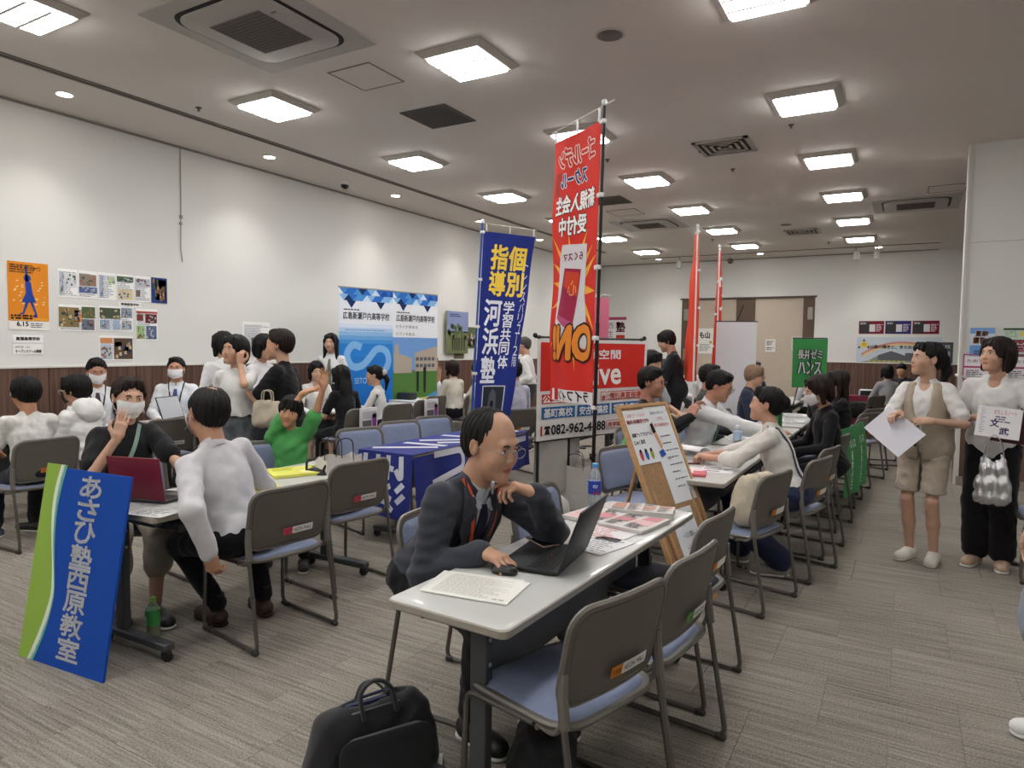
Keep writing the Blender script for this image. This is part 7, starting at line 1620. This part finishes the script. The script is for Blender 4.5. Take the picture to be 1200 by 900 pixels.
for i, (x, y, l) in enumerate(((-5.20, 5.74, 'behind the seated girl in black tee'), (-5.40, 7.17, 'beside the white cloth table'))):
    r = empty('poster_bag', (x+.05, y, .50), R_(90), 'clear bag with purple and photo print hung '+l, 'bag', 'printed bags hung on chairs'); MB().rbox((0, 0, .13), (.26, .04, .34), .01, 2).build('bag_body', flat('#c9c7cc'), r)
    s = Sheet(r, lambda X, Y, H_: (X, -.021-H_, Y)); s.rect(-.12, .0, .15, .16, '#5e5a5c', 'photo'); s.rect(.04, -.01, .07, .24, '#7a3a86', 'purple_band'); s.rect(-.12, .18, .22, .08, '#b3b0b8', 'heading')
r = empty('coat', (-5.36, 8.40, 0), R_(80), 'beige coat hanging over the chair of the brown-haired woman', 'coat'); v, f_ = sdf_mesh([('rc', (-.18, 0, .76), (.18, 0, .76), .05, .05, .04), ('rc', (-.15, .02, .74), (-.17, .05, .38), .06, .07, .05), ('rc', (.13, .02, .74), (.15, .06, .34), .06, .08, .05)], .02, fold_disp(5, .010)); mesh_obj('cloth', v, f_, mat('coat_beige', '#9a9184', .9), r, smooth=True)
paperbag('white paper bag with round dark emblem on the floor by white cloth table', -4.9, 8.3, 0, 75, .30, .14, .40, '#d6d5d2')
# green covers on the chair backs
def cover(ch, label, hang=.62, col='#3f8c54'):
    a = ch.rotation_euler[2]; r = empty('chair_cover', tuple(ch.location), a, label, 'chair cover', 'green chair covers'); 
    def fn(u, v):
        x = .25*(u*2-1); 
        if v < .5: t = v/.5; return (x*(1-.05*t), -.300-.02*math.sin(t*3)-.012*math.sin(u*9)*(1-t)+.04*t, .80-hang*(1-t)+.0)
        t = (v-.5)/.5; return (x*.95, -.26+.09*math.sin(t*math.pi/2), .80+.015*math.sin(t*math.pi)-.16*t)
    MB().grid(fn, 16, 20, .004).build('cloth', mat('cover_'+col.strip('#'), col, .75, bump=.1), r); s = Sheet(r, lambda X, Y, H_: (lambda p: (p[0], p[1]-.004-H_, p[2]))(fn(.5+X/.5, Y/hang*.5))); s.h = .003
    if hang > .3: s.text('ハンス', -.10, hang*.70, .20, .07, '#e4efe6', bold=.03); s.text('長井ゼミ', -.06, .05, .08, hang*.58, '#e4efe6', vert=True, bold=.02)
cover(G1, 'bright green cover with white lettering over nearer chair back'); cover(G2, 'bright green cover with white lettering over farther chair back'); cover(G3, 'short bright green cover on chair behind the cork board', .17, '#4a9a50')
# items on the middle-back tables
for i, (x, y, l, c) in enumerate(((-2.3, 7.3, 'on the pale wood table, nearest', '#cfcfd2'), (-2.25, 7.9, 'on the pale wood table, farther', '#b8bfc9'), (-1.15, 7.9, 'before the woman covering her mouth', '#dcdde0'), (-1.2, 8.6, 'on the farthest right-hand table', '#d8d8dc'), (-3.35, 7.4, 'behind the red banner', '#cfcfd2'))):
    paper('pile of white papers '+l, x, y, TZ, .24, .32, 10*i-15, c, .02, 4, group='paper piles')
r = empty('card_reader', (-.55, 13.4, .712), 0, 'small white and black device on the crimson table', 'device'); MB().rbox((0, 0, .06), (.26, .16, .12), .03, 2).build('case', mat('dev_white', '#bfc3c8', .4), r); MB().rbox((0, -.085, .06), (.20, .01, .08), .004, 1).build('front', BLG, r)
o = MB().tube([(-2.6, 5.9, .012), (-2.2, 5.5, .012), (-1.6, 5.6, .012), (-1.2, 5.9, .012), (-.8, 5.8, .012)], .006, 5).build('power_cord', mat('cord_black', '#1b1b1d', .6)); tag(o, 'black power cord lying on the carpet under right tables', 'cord')
# sandals' straps for the standing girl are part of her shoes; waste paper box behind the board
paperbag('white paper bag with cord handles on the floor behind the red banner', -2.62, 5.75, .0, 20, .34, .16, .40, '#bdbab6')
